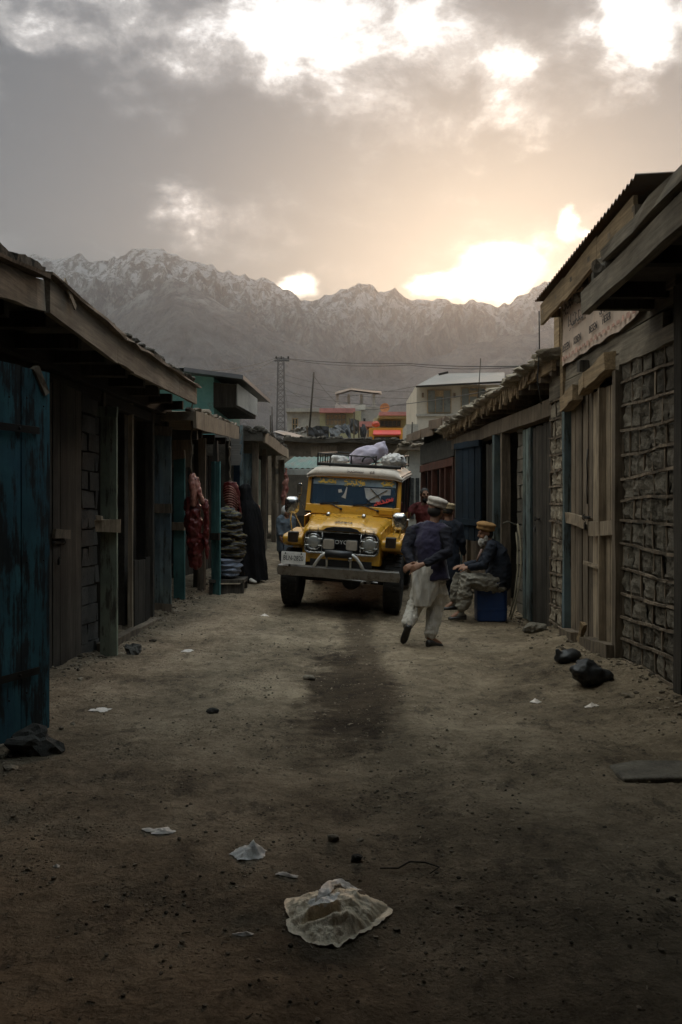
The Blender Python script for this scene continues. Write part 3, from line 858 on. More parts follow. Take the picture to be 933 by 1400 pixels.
q = MB().beam((-2.05, 12.0, 2.845), (-1.985, 16.4, 3.045), .04, .24, segs=6, jit=.01); q.build('fascia_board', M['wood_pale'], rf)
q = MB().beam((-2.6, 12.38, 2.66), (-2.08, 12.38, 2.66), .1, .14, segs=3, jit=.012)
q.beam((-5.8, 12.9, 2.7), (-2.1, 12.9, 2.72), .1, .12, segs=3, jit=.01); q.beam((-5.8, 14.2, 2.76), (-2.1, 14.2, 2.76), .1, .12, segs=3, jit=.01); q.beam((-5.8, 15.5, 2.8), (-2.1, 15.5, 2.82), .1, .12, segs=3, jit=.01)
q.build('joist', M['wood_dark'], rf)
q = MB().box((-2.5, 13.4, 2.5), (.3, .06, .5), jit=.01); q.build('transom', M['wood_mid'], t)
leaf(t, 'shutter_leaf', (-2.53, 12.85), (-2.345, 12.8), -.02, 2.42, 1, M['teal_paint'], (2.40, 1.33), M['wood_pale'], normal=(-.15, -.99, 0), label='narrow bright teal leaf, standing open', bh=.12)
leaf(t, 'shutter_leaf', (-2.09, 13.75), (-1.925, 13.55), -.02, 2.36, 2, M['teal_paint'], (1.15,), M['wood_dark'], normal=(-.3, -.95, 0), label='dim teal leaf with a slanted top')
for (x, y, w_, z1) in ((-2.29, 14.0, .11, 2.75), (-2.42, 14.2, .08, 2.75), (-2.06, 13.9, .07, 2.7), (-2.2, 16.5, .1, 2.9)):
    MB().beam((x, y, -.05), (x + .02, y, z1), w_, w_, up=(1, 0, 0), segs=8, jit=.008).build('post', M['wood_mid'] if w_ > .1 else WD, t)

# ------------------------------------------------------------------ teal house
t = thing('teal_house', 'teal two storey house with boxed balcony under a dark sloping roof', 'house', (-3, 18, 0))
q = MB(); q.box((-4.3, 19.3, 2.1), (3.5, 4.4, 4.5)); q.build('wall', M['plaster_teal'], t)
q = MB()
q.loft([[(-6.5, 16.4, 4.32), (-6.5, 22.3, 4.66)], [(-3.02, 16.4, 4.30), (-3.02, 22.3, 4.5)], [(-1.93, 16.7, 4.20), (-1.86, 22.3, 4.42)]], False)
q.loft([[(-6.5, 16.4, 4.26), (-6.5, 22.3, 4.6)], [(-3.02, 16.4, 4.24), (-3.02, 22.3, 4.44)], [(-1.93, 16.7, 4.15), (-1.86, 22.3, 4.37)]], False)
q.beam((-1.93, 16.7, 4.17), (-1.86, 22.3, 4.39), .03, .08); q.beam((-3.02, 16.4, 4.27), (-1.93, 16.7, 4.17), .03, .08)
rf = q.build('roof', M['steel_grey'], t)
q = MB().loft([[(-2.55, 17.05, 3.62), (-2.1, 17.05, 3.62), (-1.93, 19.3, 3.62), (-2.55, 19.3, 3.62)], [(-2.55, 17.05, 4.12), (-2.1, 17.05, 4.07), (-1.93, 19.3, 4.07), (-2.55, 19.3, 4.12)]], True)
bal = q.build('balcony', M['wood_dark'], t)
q = MB().prism([(-2.085, 17.04, 3.66), (-1.912, 19.33, 3.69), (-1.912, 19.33, 4.08), (-2.085, 17.04, 4.09)], (.02, -.001, 0)); q.build('balcony_panel', M['whitewash'], bal)
q = MB()
for i in range(6):
    z = 2.46 + i * .105
    q.box((-2.235, 16.98 - .006 * (i % 2), z + .05), (.52, .03, .10), Euler((.12, 0, rnd.uniform(-.01, .01))).to_matrix(), .004)
q.build('shutter', M['tin_pale'], t)
q = MB().box((-2.52, 17.02, 1.35), (.09, .09, 2.8), jit=.01); q.build('post', M['teal_paint'], t)
q = MB().box((-1.98, 17.0, 1.6), (.05, .08, 3.3), jit=.01); q.build('post', M['grey_paint'], t)
q = MB().box((-2.27, 17.25, 1.3), (.08, .03, 2.3), jit=.006); q.box((-2.37, 17.27, 1.3), (.07, .03, 2.3), jit=.006); q.build('door_board', M['wood_gold'], t)
q = MB().box((-2.09, 17.22, 1.3), (.16, .03, 2.4), jit=.006); q.build('door', M['navy_paint'], t)
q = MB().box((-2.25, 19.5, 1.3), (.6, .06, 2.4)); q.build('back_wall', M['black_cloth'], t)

# ------------------------------------------------------------------ far west shops
t = thing('dark_corner_shop', 'dark corner shop with thick mud roof behind the burqa wearer', 'shop', (-2.2, 20, .4))
rf = MB()
slab_strip(rf, [(-6, 17.6, 3.02), (-6, 24, 3.05)], [(-1.60, 17.45, 2.98), (-1.5, 24, 3.08)], .22, 40, .08, 15.0)
rubble_edge(rf, (-1.7, 17.5, 3.2), (-1.6, 24, 3.3), .08, 30, 71.0)
for i in range(10): rf.rock((-2.2 + i * .07, 17.5, 3.2 + rnd.uniform(-.03, .05)), (.08, .07, .06), i * 4.0)
rf = rf.build('roof', M['mud_dark'], t)
MB().beam((-1.575, 17.5, 3.07), (-1.495, 24, 3.12), .04, .25, segs=6, jit=.01).build('fascia_board', M['wood_pale'], rf)
q = MB().box((-4.0, 17.9, 1.7), (3.9, .2, 2.6)); q.box((-4.0, 23.9, 1.9), (3.9, .2, 2.4)); q.box((-3.0, 20.9, 1.8), (.2, 6, 2.6)); q.build('wall', M['mud_dark'], t)
q = planks(MB(), (-2.05, 17.72), (-1.82, 17.72), .2, 2.75, 3, normal=(0, -1, 0)); q.build('shutter_leaf', M['grey_paint'], t)
q = planks(MB(), (-1.86, 17.75), (-1.80, 19.2), .25, 2.7, 6, normal=(1, 0, 0)); q.build('door', M['sage_paint'], t)
for (y, w_) in ((17.7, .12), (19.4, .1), (21.6, .1), (23.8, .16)):
    MB().beam((-1.78 + (y - 17.7) * .02, y, .2), (-1.78 + (y - 17.7) * .02, y, 2.95), w_, w_, up=(1, 0, 0), segs=5, jit=.01).build('post', M['wood_mid'], t)
q = planks(MB(), (-1.69, 22.3), (-1.66, 23.75), .6, 1.75, 5, normal=(1, 0, 0)); q.build('counter', M['wood_mid'], t)
# ------------------------------------------------------------------ nearest east shop: dark awning
t = thing('dark_awning_shop', 'unlit timber shop with a heavy beam edged awning beside the banner', 'shop', (3.2, 5, 0))
q = planks(MB(), (2.78, -5), (2.78, 5.9), 0, 3.4, 34, .05, normal=(-1, 0, 0)); q.build('plank_wall', M['wood_dark'], t)
o = leaf(t, 'door', (2.80, 5.95), (2.80, 6.75), 0, 2.9, 5, M['wood_dark'], (1.2, .3), normal=(-1, 0, 0))
q = MB().box((4.5, 7.2, 1.7), (3.4, .15, 3.4)); q.box((6.2, 1, 1.7), (.15, 12.5, 3.4)); q.box((4.5, -5, 1.7), (3.4, .15, 3.4)); q.build('wall', M['mud_dark'], t)
MB().beam((2.78, 6.85, -.1), (2.78, 6.85, 3.4), .16, .16, up=(1, 0, 0), segs=6, jit=.006).build('post', M['wood_dark'], t)
MB().beam((2.78, 5.9, -.1), (2.78, 5.9, 3.4), .12, .12, up=(1, 0, 0), segs=6, jit=.006).build('post', M['wood_dark'], t)
q = MB()
q.box((4.2, 1.3, 3.53), (4.0, 12.45, .08)); rubble_edge(q, (2.3, -1, 3.66), (2.25, 7.4, 3.62), .07, 40, 44.0)
slab_strip(q, [(6.2, -5, 3.58), (6.2, 7.5, 3.58)], [(2.2, -5, 3.60), (2.2, 7.5, 3.575)], .09, 60, .06, 33.0)
rf = q.build('roof', M['mud_dark'], t)
q = MB().beam((2.185, -5, 3.47), (2.16, 1.5, 3.47), .07, .23, segs=8, jit=.008); q.beam((2.165, 1.52, 3.47), (2.15, 5.2, 3.47), .07, .24, segs=7, jit=.008)
q.build('eave_beam', M['wood_beam'], rf)
MB().beam((2.15, 5.22, 3.465), (2.185, 7.62, 3.43), .075, .20, segs=6, jit=.007).build('eave_beam', M['wood_beam'], rf)
MB().beam((2.13, 4.6, 3.66), (2.15, 6.9, 3.64), .11, .10, segs=6, jit=.014).build('edge_log', M['wood_beam'], rf)
q = MB()
for i in range(13): q.beam((2.22, -4.6 + i * .98, 3.43), (6.1, -4.6 + i * .98, 3.43), .1, .13, segs=2, jit=.006)
q.beam((2.2, 7.50, 3.42), (6.0, 7.50, 3.42), .09, .15, segs=4, jit=.006)
q.build('joist', M['wood_dark'], rf)
q = MB().rock((2.21, 7.25, 3.66), (.07, .12, .06), 3.0); q.rock((2.23, 6.95, 3.70), (.09, .14, .07), 8.0); q.build('roof_stone', M['mud'], rf)

# ------------------------------------------------------------------ banner shop
t = thing('stone_banner_shop', 'tall timber laced stone shop with a barred plank door and corrugated roof', 'shop', (3.0, 9, 0))
N = (-1, 0, 0)
WX = 2.75
def cell(mb, x, ya, yb, za, zb, R):
    """one rough faced stone bedded in mud, filling its cell of the timber lattice"""
    n = 7; sd = R.uniform(0, 99); secs = []
    for i in range(n + 1):
        u = i / n; row = []
        for k in range(n + 1):
            v = k / n; e = min(u, 1 - u, v, 1 - v)
            dx = .026 * (1 - sstep(0, .14, e)) + .024 * fbm(u * 3 + sd, v * 3, sd, 5)
            row.append(V((x + dx, ya + (yb - ya) * (u * .97 + .015), za + (zb - za) * (v * .97 + .015))))
        secs.append(row)
    mb.loft(secs)
def stone_panel(parent, y0, y1, z0, z1, seed, ny, nzc, sm):
    R = random.Random(seed)
    mb = MB(); mb.box((WX + .16, (y0 + y1) / 2, (z0 + z1) / 2), (.2, y1 - y0, z1 - z0))
    wob = lambda k, y: .022 * math.sin(y * 1.7 + k) + .02 * nz(y * 2, k * 3.3)
    zs = [z0 + (z1 - z0) * k / nzc for k in range(nzc + 1)]
    for j in range(nzc):
        cells = [y0]; 
        for i in range(ny): cells.append(cells[-1] + R.uniform(.7, 1.3))
        s = (y1 - y0) / (cells[-1] - y0); cells = [y0 + (c - y0) * s for c in cells]
        for a, b_ in zip(cells, cells[1:]):
            yc = (a + b_) / 2
            za, zb = zs[j] + wob(j, yc), zs[j + 1] + wob(j + 1, yc)
            cell(mb, WX - .006 + R.uniform(-.010, .008), a, b_, za, zb, R)
    w_ = mb.build('stone_wall', sm, parent)
    q = MB()
    for k in range(nzc + 1):
        pts = [V((WX - .022 + R.uniform(-.006, .006), y0 + (y1 - y0) * i / 8, zs[k] + wob(k, y0 + (y1 - y0) * i / 8))) for i in range(9)]
        for a, b_ in zip(pts, pts[1:]): q.beam(a, b_ + (b_ - a) * .06, .022, .024, jit=.004)
    ycol = [y0 + (y1 - y0) * i / ny for i in range(ny + 1)]
    for j in range(nzc):
        for y in ycol:
            yy = y + R.uniform(-.07, .07)
            q.beam((WX - .006, yy, zs[j] + wob(j, yy)), (WX - .006, yy + R.uniform(-.03, .03), zs[j + 1] + wob(j + 1, yy)), .018, .018, up=(1, 0, 0), jit=.004)
    q.build('lattice', M['wood_mid'], w_)
    return w_
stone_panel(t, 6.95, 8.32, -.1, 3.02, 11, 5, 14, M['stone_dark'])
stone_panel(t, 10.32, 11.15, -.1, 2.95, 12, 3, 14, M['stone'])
q = MB().box((4.6, 7.0, 2.1), (3.5, .14, 4.2)); q.box((4.6, 11.1, 2.1), (3.5, .14, 4.2)); q.box((6.3, 9, 2.1), (.14, 4.2, 4.2)); q.box((2.93, 9.06, 3.62), (.12, 4.2, 1.2))
q.build('wall', M['mud_dark'], t)
q = MB()
for (z0, h, ya, yb, o_) in ((2.98, .17, 8.3, 11.1, .0), (3.145, .16, 7.2, 11.15, .01), (3.0, .15, 6.9, 8.28, -.005), (3.31, .13, 6.9, 11.1, .02), (3.45, .16, 6.9, 8.0, .0)):
    q.beam((WX - .01 + o_, ya, z0 + .04), (WX - .01 + o_, yb, z0 + .08 + rnd.uniform(-.02, .02)), .06, h, segs=7, jit=.008)
q.build('wall_timber', M['wood_beam'], t)
q = planks(MB(), (WX + .03, 7.95), (WX + .03, 11.12), 3.38, 4.15, 12, .04, normal=N); q.build('upper_boards', M['wood_gold'], t)
MB().beam((WX - .03, 11.08, -.05), (WX - .03, 11.08, 4.2), .12, .14, up=(1, 0, 0), segs=8, jit=.006).build('corner_post', M['wood_gold'], t) if False else None
q = MB().beam((WX - .02, 10.38, 2.9), (WX - .02, 10.38, 4.2), .10, .10, up=(1, 0, 0), segs=5, jit=.006); q.build('corner_post', M['wood_gold'], t)
for (y, mt) in ((10.25, M['grey_paint']), (8.36, M['wood_mid'])):
    MB().beam((WX - .03, y, -.08), (WX - .03, y, 2.95), .10, .10, up=(1, 0, 0), segs=6, jit=.005).build('door_post', mt, t)
d1 = leaf(t, 'door', (WX, 9.32), (WX, 10.18), .04, 2.9, 6, M['wood_mid'], (), normal=N)
d2 = leaf(t, 'door', (WX, 8.42), (WX, 9.31), .04, 2.88, 6, M['wood_pale'], (), normal=N)
MB().beam((WX - .045, 10.2, 1.49), (WX - .05, 9.25, 1.43), .05, .13, segs=4, jit=.008).build('batten', M['wood_pale'], d1)
MB().beam((WX - .04, 9.5, 1.00), (WX - .04, 8.95, .98), .035, .04, segs=3, jit=.006).build('batten', M['wood_pale'], d1)
MB().beam((WX - .05, 9.22, 1.38), (WX - .045, 8.42, 1.41), .05, .15, segs=4, jit=.008).build('batten', M['wood_pale'], d2)
MB().beam((WX - .04, 8.85, .05), (WX - .04, 8.85, 2.85), .03, .08, up=(1, 0, 0), segs=5, jit=.004).build('batten', M['wood_pale'], d2)
hasp(d1, (WX - .06, 9.3, 1.5), (0, 1, 0), N, .24, M['iron']); padlock(d1, (WX - .075, 9.28, 1.40), N, M['iron'])
chain([(WX - .05, 9.33, 2.25), (WX - .07, 9.30, 2.1), (WX - .05, 9.35, 1.95), (WX - .07, 9.30, 1.8), (WX - .06, 9.32, 1.65)], .008, 'door_chain', M['iron'], d1)
MB().beam((WX - .08, 10.18, 2.83), (WX - .10, 9.55, 2.90), .12, .17, segs=4, jit=.01).build('lintel', M['wood_gold'], t)
MB().beam((WX - .07, 9.42, 2.93), (WX - .09, 9.15, 2.99), .12, .18, segs=2, jit=.012).build('lintel', M['wood_gold'], t)
MB().beam((WX - .08, 9.12, 2.96), (WX - .09, 8.42, 3.06), .13, .18, segs=4, jit=.01).build('lintel', M['wood_gold'], t)
MB().box((WX - .06, 9.42, 3.17), (.16, .13, .13), jit=.012).build('beam_end', M['wood_dark'], t)
MB().beam((WX - .10, 10.1, .10), (WX - .17, 9.35, .17), .13, .15, segs=4, jit=.012).build('sill', M['wood_mid'], t)
MB().beam((WX - .10, 9.25, .12), (WX - .08, 8.35, .17), .14, .17, segs=4, jit=.012).build('sill', M['wood_mid'], t)
q = MB().beam((WX - .15, 9.31, .16), (WX - .13, 9.2, .36), .05, .05, segs=3, jit=.012); q.build('splinter', M['wood_gold'], t)
# corrugated roof
q = MB(); secs_t, secs_b = [], []
y = 7.05; i = 0
while y < 10.75:
    z = 4.36 - .042 * (y - 7.05) + .018 * (math.sin(i * PI / 2))
    secs_t.append([V((2.44, y, z)), V((4.2, y, z + .10)), V((6.6, y, z + .24))]); y += .026; i += 1
q.loft(secs_t); q.loft([[p - V((0, 0, .006)) for p in s] for s in secs_t]); 
rf = q.build('roof', M['tin_rust'], t)
for (a, b_, za, zb) in ((7.3, 8.35, 4.16, 4.12), (8.36, 9.6, 4.15, 4.06), (9.61, 10.7, 4.08, 4.03)):
    q = MB(); k = 10
    secs = []
    for i in range(k + 1):
        y = a + (b_ - a) * i / k; z = za + (zb - za) * i / k
        lo = .135 + .02 * nz(y * 2.3, 4)
        secs.append([V((2.50, y, z + .12)), V((2.54, y, z + .12)), V((2.54, y, z - lo)), V((2.50, y, z - lo))])
    q.loft(secs, True); q.build('fascia_board', M['wood_gold'], rf)
q = MB()
for i in range(6): q.beam((2.5, 7.3 + i * .66, 4.14 - .025 * i), (6.3, 7.3 + i * .66, 4.3 - .025 * i), .08, .1, segs=3, jit=.008)
q.build('rafter', M['wood_mid'], rf)
for p_, s_, k_ in (((2.62, 8.1, 3.98), (.07, .12, .08), 21), ((2.6, 8.5, 3.95), (.06, .1, .07), 27), ((2.62, 9.4, 3.92), (.05, .09, .06), 29)): MB().rock(p_, s_, k_).build('wedge_stone', M['mud'], rf)
b_ = tag(chain([(2.46, 10.6, 4.05), (2.47, 10.62, 3.6), (2.44, 10.6, 3.2), (2.5, 10.65, 2.9)], .008, 'hanging_wire', M['wire'], None), 'thin cable dangling from the corrugated roof corner', 'cable')

# ------------------------------------------------------------------ the banner
t = thing('shop_banner', 'faded pinkish white cloth banner with worn black lettering, above the plank door', 'banner', (2.7, 9, 3.7))
q = MB(); top, bot = [], []
secs = []
for i in range(25):
    y = 10.32 - (10.32 - 7.55) * i / 24
    zt = 4.2; zb = 3.315 + .012 * math.sin(i * 1.3) + (.30 if i == 24 else .10 if i == 23 else .04 if i == 22 else 0) * .6
    row = []
    for k in range(9):
        z = zb + (zt - zb) * k / 8
        row.append(V((WX - .075 + .012 * nz(y * 2, z * 2, 3) + .008 * nz(y * 7, z * 3), y, z)))
    secs.append(row)
q.loft(secs); q.loft([[p + V((.006, 0, 0)) for p in r] for r in secs])
M['banner'] = m_plain('banner_cloth', (.58, .46, .38), .85, noise_amt=.22, scale=2.5, dirt=(.42, .29, .21), dirt_cover=.4)
M['banner_ink'] = m_plain('banner_ink', (.07, .06, .058), .8, noise_amt=.5, scale=20, dirt=(.40, .31, .25), dirt_cover=.55)
q.build('cloth', M['banner'], t, smooth=True)
XB = WX - .098
for (y_, z_, w_, h_, sd_, wt_) in ((10.2, 3.98, .75, .22, 3, .017), (9.95, 3.72, 2.2, .13, 5, .011), (9.35, 3.96, 1.7, .11, 8, .009), (8.75, 3.60, 1.0, .10, 13, .009)):
    q = MB(); script_strokes(q, (XB, y_, z_), (0, -1, 0), (0, 0, 1), w_, h_, sd_, wt_, 1.2); q.build('script_lettering', M['banner_ink'], t)
for (s_, y_, sz_) in (('BEEEN', 10.05, .125), ('KIBEN', 9.58, .12), ('BESEN', 8.98, .115), ('HESER', 8.53, .11)):
    place_text('lettering', s_, sz_, M['banner_ink'], t, (XB, y_, 3.50), (0, -1, 0), (0, .02, 1), .002, .92)
q = MB(); 
for i in range(18):
    y = 10.2 - i * .145; q.box((WX - .099, y, 3.385 + .01 * nz(i * 2.2)), (.003, .05 + .04 * rnd.random(), .03 + .03 * rnd.random()), jit=.004)
q.build('red_border', m_plain('border_red', (.50, .30, .24), .8, noise_amt=.4), t)

# ------------------------------------------------------------------ slate roofed row
def RX(Y): return 2.85 - .057 * (Y - 11)
RN = V((-.9984, -.0569, 0))
def rw(Y, out=0.0, z=0.0): return V((RX(Y), Y, z)) + RN * out
t = thing('slate_roofed_row', 'low shop row with ragged stone slate eaves behind the seated man', 'shops', (3, 14, 0))
q = MB()
for (x0, y0, x1, y1) in ((6, 11.1, 6, 18.2), (RX(18.2), 18.2, 6, 18.2), (RX(14.6) + .1, 14.6, 6, 14.6), (RX(13.25) + .1, 13.25, 6, 13.25)):
    q.beam((x0, y0, 1.5), (x1, y1, 1.5), .16, 3.2, segs=2)
q.build('wall', M['mud_dark'], t)
o = leaf(t, 'door', rw(11.35)[:2], rw(12.35)[:2], -.05, 2.78, 7, M['wood_dark'], (), normal=RN, label='closed dark plank door with padlock')
padlock(o, rw(12.0, .05, 1.3), RN, M['steel_grey']); hasp(o, rw(12.0, .02, 1.45), (0, 1, 0), RN, .25, M['iron'])
leaf(t, 'door', rw(12.4, .02)[:2], rw(12.8, .02)[:2], -.05, 2.78, 3, M['grey_paint'], (), normal=RN, label='grey green board beside the dark door')
q = MB(); blocks(q, rw(12.85)[:2], rw(13.2)[:2], -.05, 2.85, .35, .2, .3, normal=RN); q.build('block_pillar', M['stone_dark'], t)
for (Y, w_, mt) in ((13.85, .14, 'wood_mid'), (14.35, .16, 'grey_paint'), (11.28, .1, 'wood_dark'), (16.7, .1, 'wood_mid'), (17.3, .1, 'grey_paint')):
    MB().beam(rw(Y, .02, -.05), rw(Y, .02, 2.9), w_, w_, up=(1, 0, 0), segs=6, jit=.008).build('post', M[mt], t)
q = planks(MB(), rw(14.4)[:2], rw(15.3)[:2], -.05, 2.75, 5, normal=RN); q.build('door', M['wood_dark'], t)
leaf(t, 'shutter_leaf', rw(16.35, .35)[:2], rw(15.35, .10)[:2], 1.0, 2.85, 4, M['navy_paint'], (1.35, 2.78), M['navy_paint'], normal=(-.97, -.25, 0), label='dark blue shutter leaf swung open')
q = planks(MB(), rw(15.4)[:2], rw(17.6)[:2], 0, 1.0, 9, normal=RN); planks(q, rw(16.8, .05)[:2], rw(17.9, .05)[:2], 0, 2.7, 5, normal=RN); q.build('plank_wall', M['wood_mid'], t)
MB().beam(rw(11.1, .02, 2.92), rw(18.1, .02, 2.95), .16, .22, segs=8, jit=.012).build('head_beam', M['wood_mid'], t)
# eaves
def EX(Y): return 2.62 - .052 * (Y - 10.45)
def EZ(Y): return 3.36 - .028 * (Y - 10.45)
q = MB()
slab_strip(q, [(6.2, 10.5, 3.4), (6.2, 18.2, 3.3)], [(EX(10.5) + .04, 10.5, EZ(10.5)), (EX(18.2) + .04, 18.2, EZ(18.2))], .10, 50, .05, 60.0)
rf = q.build('roof', M['mud'], t)
q = MB()
R = random.Random(5); y = 10.42
while y < 18.3:
    s = R.uniform(.10, .26)
    for lay in range(2):
        q.rock((EX(y) + R.uniform(-.05, .10) + .06 * lay, y + s / 2, EZ(y) + .11 + .05 * lay + R.uniform(-.01, .02)), (R.uniform(.14, .24), s * .66, R.uniform(.035, .065)), R.uniform(0, 99), .3, 2)
    y += s * .8
for i in range(26): q.rock((EX(10.5 + i * .3) + R.uniform(.1, .5), 10.5 + i * .3, EZ(10.5 + i * .3) + .22), (.1, .12, .06), R.uniform(0, 99), .4, 2)
q.build('slate_edge', M['stone'], rf)
y = 11.0
while y < 18.2:
    L = R.uniform(.10, .24) * (1.15 if 12 < y < 16 else .8)
    MB().beam((EX(y) - .03, y, EZ(y) + .10), (EX(y) - .05 + R.uniform(-.02, .02), y + R.uniform(-.03, .03), EZ(y) + .10 - L), R.uniform(.05, .10), .03, up=(1, 0, 0), segs=2, jit=.008).build('hanging_board', M['wood_gold'], rf)
    y += R.uniform(.07, .14)
q = MB()
for i in range(16): q.beam((EX(10.6 + i * .49) - .01, 10.6 + i * .49, EZ(10.6 + i * .49) - .06), (6.1, 10.6 + i * .49, 3.28), .11, .10, segs=2, jit=.012)
q.build('rafter', M['wood_mid'], rf)
MB().beam((EX(10.5), 10.5, EZ(10.5) + .02), (EX(18.2), 18.2, EZ(18.2) + .02), .06, .14, segs=12, jit=.014).build('fascia_board', M['wood_gold'], rf)

# ------------------------------------------------------------------ red shuttered shop beyond
def QX(Y): return 2.53 - .0767 * (Y - 18.3)
t = thing('red_shuttered_shop', 'shop with brownish red shutters and lintel under a tilted tin awning', 'shop', (2.6, 20, .4))
q = MB(); q.box((4.3, 18.45, 2.0), (3.4, .15, 3.4)); q.box((4.2, 22.6, 2.0), (4.0, .15, 3.4)); q.box((5.9, 20.5, 2.0), (.15, 4.2, 3.4)); 
q.beam((QX(18.35), 18.35, 2.98), (QX(22.6), 22.6, 3.0), .2, .5, segs=6, jit=.006); q.build('wall', M['block'], t)
QN = V((-.997, -.0765, 0))
MB().beam((QX(18.35) - .06, 18.35, 2.62), (QX(22.6) - .06, 22.6, 2.64), .12, .18, segs=5, jit=.006).build('lintel', M['red_paint'], t)
for Y in (18.45, 19.3, 19.9, 20.9, 21.5, 22.5):
    MB().beam((QX(Y) - .04, Y, .2), (QX(Y) - .04, Y, 2.55), .13, .13, up=(1, 0, 0), segs=4, jit=.006).build('post', M['red_paint'], t)
for (a, b2) in ((18.5, 19.25), (20.95, 21.45)):
    q = planks(MB(), (QX(a), a), (QX(b2), b2), .3, 2.5, 4, normal=QN); q.build('shutter_leaf', M['red_paint'], t)
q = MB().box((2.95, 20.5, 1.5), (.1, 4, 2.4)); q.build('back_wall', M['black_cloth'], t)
rf = None
q = MB()
for (ya, yb, xo, zo, tilt) in ((18.0, 19.5, .42, 3.55, .22), (19.4, 21.2, .34, 3.50, .18), (21.0, 23.2, .36, 3.55, .15)):
    xa, xb = QX(ya) - xo, QX(yb) - xo
    q.loft([[V((xa, ya, zo - .10)), V((xa + 1.6, ya, zo + tilt + .1))], [V((xb, yb, zo - .02)), V((xb + 1.6, yb, zo + tilt + .2))]])
    q.loft([[V((xa, ya, zo - .13)), V((xa + 1.6, ya, zo + tilt + .07))], [V((xb, yb, zo - .05)), V((xb + 1.6, yb, zo + tilt + .17))]])
    q.beam((xa, ya, zo - .13), (xb, yb, zo - .05), .03, .20, segs=3, jit=.01)
q.beam((QX(18.0) - .40, 17.9, 3.50), (QX(18.4) - .1, 18.0, 3.35), .05, .1); q.build('awning', M['tin_brown'], t)

t = thing('whitewashed_house', 'whitewashed low house with tall slot windows and a stone topped roof', 'house', (2.6, 26, .8))
q = MB(); q.box((3.4, 27.5, 1.8), (2.7, 3, 3.2)); q.build('wall', M['whitewash'], t)
for px in (563.5, 571):
    p = at(px, 672, 25.98); MB().box((p.x, 25.97, 1.9), (.11, .05, 1.25)).build('window', M['dark_glass'], t)
q = MB(); slab_strip(q, [(1.9, 29, 3.25), (1.9, 29.1, 3.25)], [(1.9, 29, 3.2), (1.9, 29.1, 3.2)], .1, 2)
q = MB(); q.box((3.3, 27.4, 3.42), (3.1, 3.5, .12)); 
for i in range(30): q.rock((1.85 + i * .09, 25.8 + R.uniform(-.1, .2), 3.5 + R.uniform(-.06, .1)), (.14, .16, .07), i * 2.7, .4, 2)
q.build('roof', M['mud'], t)
# ------------------------------------------------------------------ end of the lane
t = thing('green_roofed_stall', 'open stall with a green tin roof closing the lane behind the jeep', 'stall', (0, 24, .9))
q = MB()
secs = []
for i in range(120):
    x = -1.75 + 3.6 * i / 119; r = .012 * math.sin(i * 1.2)
    secs.append([V((x, 23.8, 2.72 + r)), V((x + (.35 if i < 60 else -.1) * (1 - i / 119 if i < 60 else i / 119), 25.2, 3.12 + r))])
q.loft(secs); q.loft([[p - V((0, 0, .01)) for p in s] for s in secs])
rf = q.build('roof', M['tin_green'], t)
MB().beam((-1.85, 23.78, 2.62), (1.9, 23.78, 2.60), .05, .15, segs=6, jit=.006).build('fascia_board', M['whitewash'], rf)
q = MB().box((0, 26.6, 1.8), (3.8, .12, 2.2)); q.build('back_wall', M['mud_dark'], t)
for x in (-1.7, -.2, 1.7): MB().beam((x, 23.9, .6), (x, 23.9, 2.6), .1, .1, up=(1, 0, 0), segs=3, jit=.006).build('post', M['wood_mid'], t)
MB().box((-.1, 24.6, 1.15), (2.9, .6, .5)).build('counter', M['wood_dark'], t)

t = thing('mud_wall', 'long crumbling mud wall with bulging top, above the green roof', 'wall', (0, 30, 1))
q = MB(); q.beam((-3.5, 30, 2.0), (3.2, 30, 2.0), .5, 3.9, segs=14, jit=.05)
q.beam((-2.2, 29.6, 3.25), (-.4, 29.6, 3.22), .4, .35, segs=8, jit=.05); q.beam((1.3, 29.6, 3.2), (2.8, 29.6, 3.35), .5, .4, segs=8, jit=.06)
q.build('wall', M['mud'], t)
q = MB().beam((-2.0, 29.7, 3.97), (3.0, 29.7, 3.86), .4, .12, segs=14, jit=.03); rubble_edge(q, (-2, 29.7, 4.06), (3, 29.7, 3.96), .09, 40, 9.0); q.build('coping', M['mud_dark'], t)
MB().box((-.6, 29.72, 3.55), (.9, .1, .45)).build('window', M['wood_mid'], t)

def simple_roof_house(name, label, X0, X1, Y0, Y1, z0, z1, wall, roofm, cat='house'):
    t = thing(name, label, cat, ((X0 + X1) / 2, Y0, z0))
    MB().box(((X0 + X1) / 2, (Y0 + Y1) / 2, (z0 + z1) / 2), (X1 - X0, Y1 - Y0, z1 - z0)).build('wall', wall, t)
    return t

# tarpaulin shelter on the wall
t = thing('tarpaulin_shelter', 'ragged black tarpaulin shelter on poles above the mud wall', 'shelter', at(450, 600, 42))
a = at(420, 604, 42).x; b2 = at(478, 604, 42).x
def sheet(pts_a, pts_b, n=8, amp=.06, seed=0):
    secs = []
    for i in range(n + 1):
        k = i / n * (len(pts_a) - 1); j = min(int(k), len(pts_a) - 2); f = k - j
        A = V(pts_a[j]).lerp(V(pts_a[j + 1]), f); B = V(pts_b[j]).lerp(V(pts_b[j + 1]), f)
        secs.append([A.lerp(B, q_ / 4) + V((0, amp * nz(i * .9 + seed, q_ * .8), amp * .5 * nz(i * .7, q_ + seed))) for q_ in range(5)])
    m_ = MB(); m_.loft(secs); m_.loft([[p + V((0, .03, 0)) for p in s] for s in secs]); return m_
P4 = lambda px, py, Y=42: at(px, py, Y)
sheet([P4(420, 585), P4(437, 582), P4(450, 583)], [P4(420, 603), P4(437, 604), P4(450, 602)], 10, .15, 1).build('tarpaulin', M['tarp'], t)
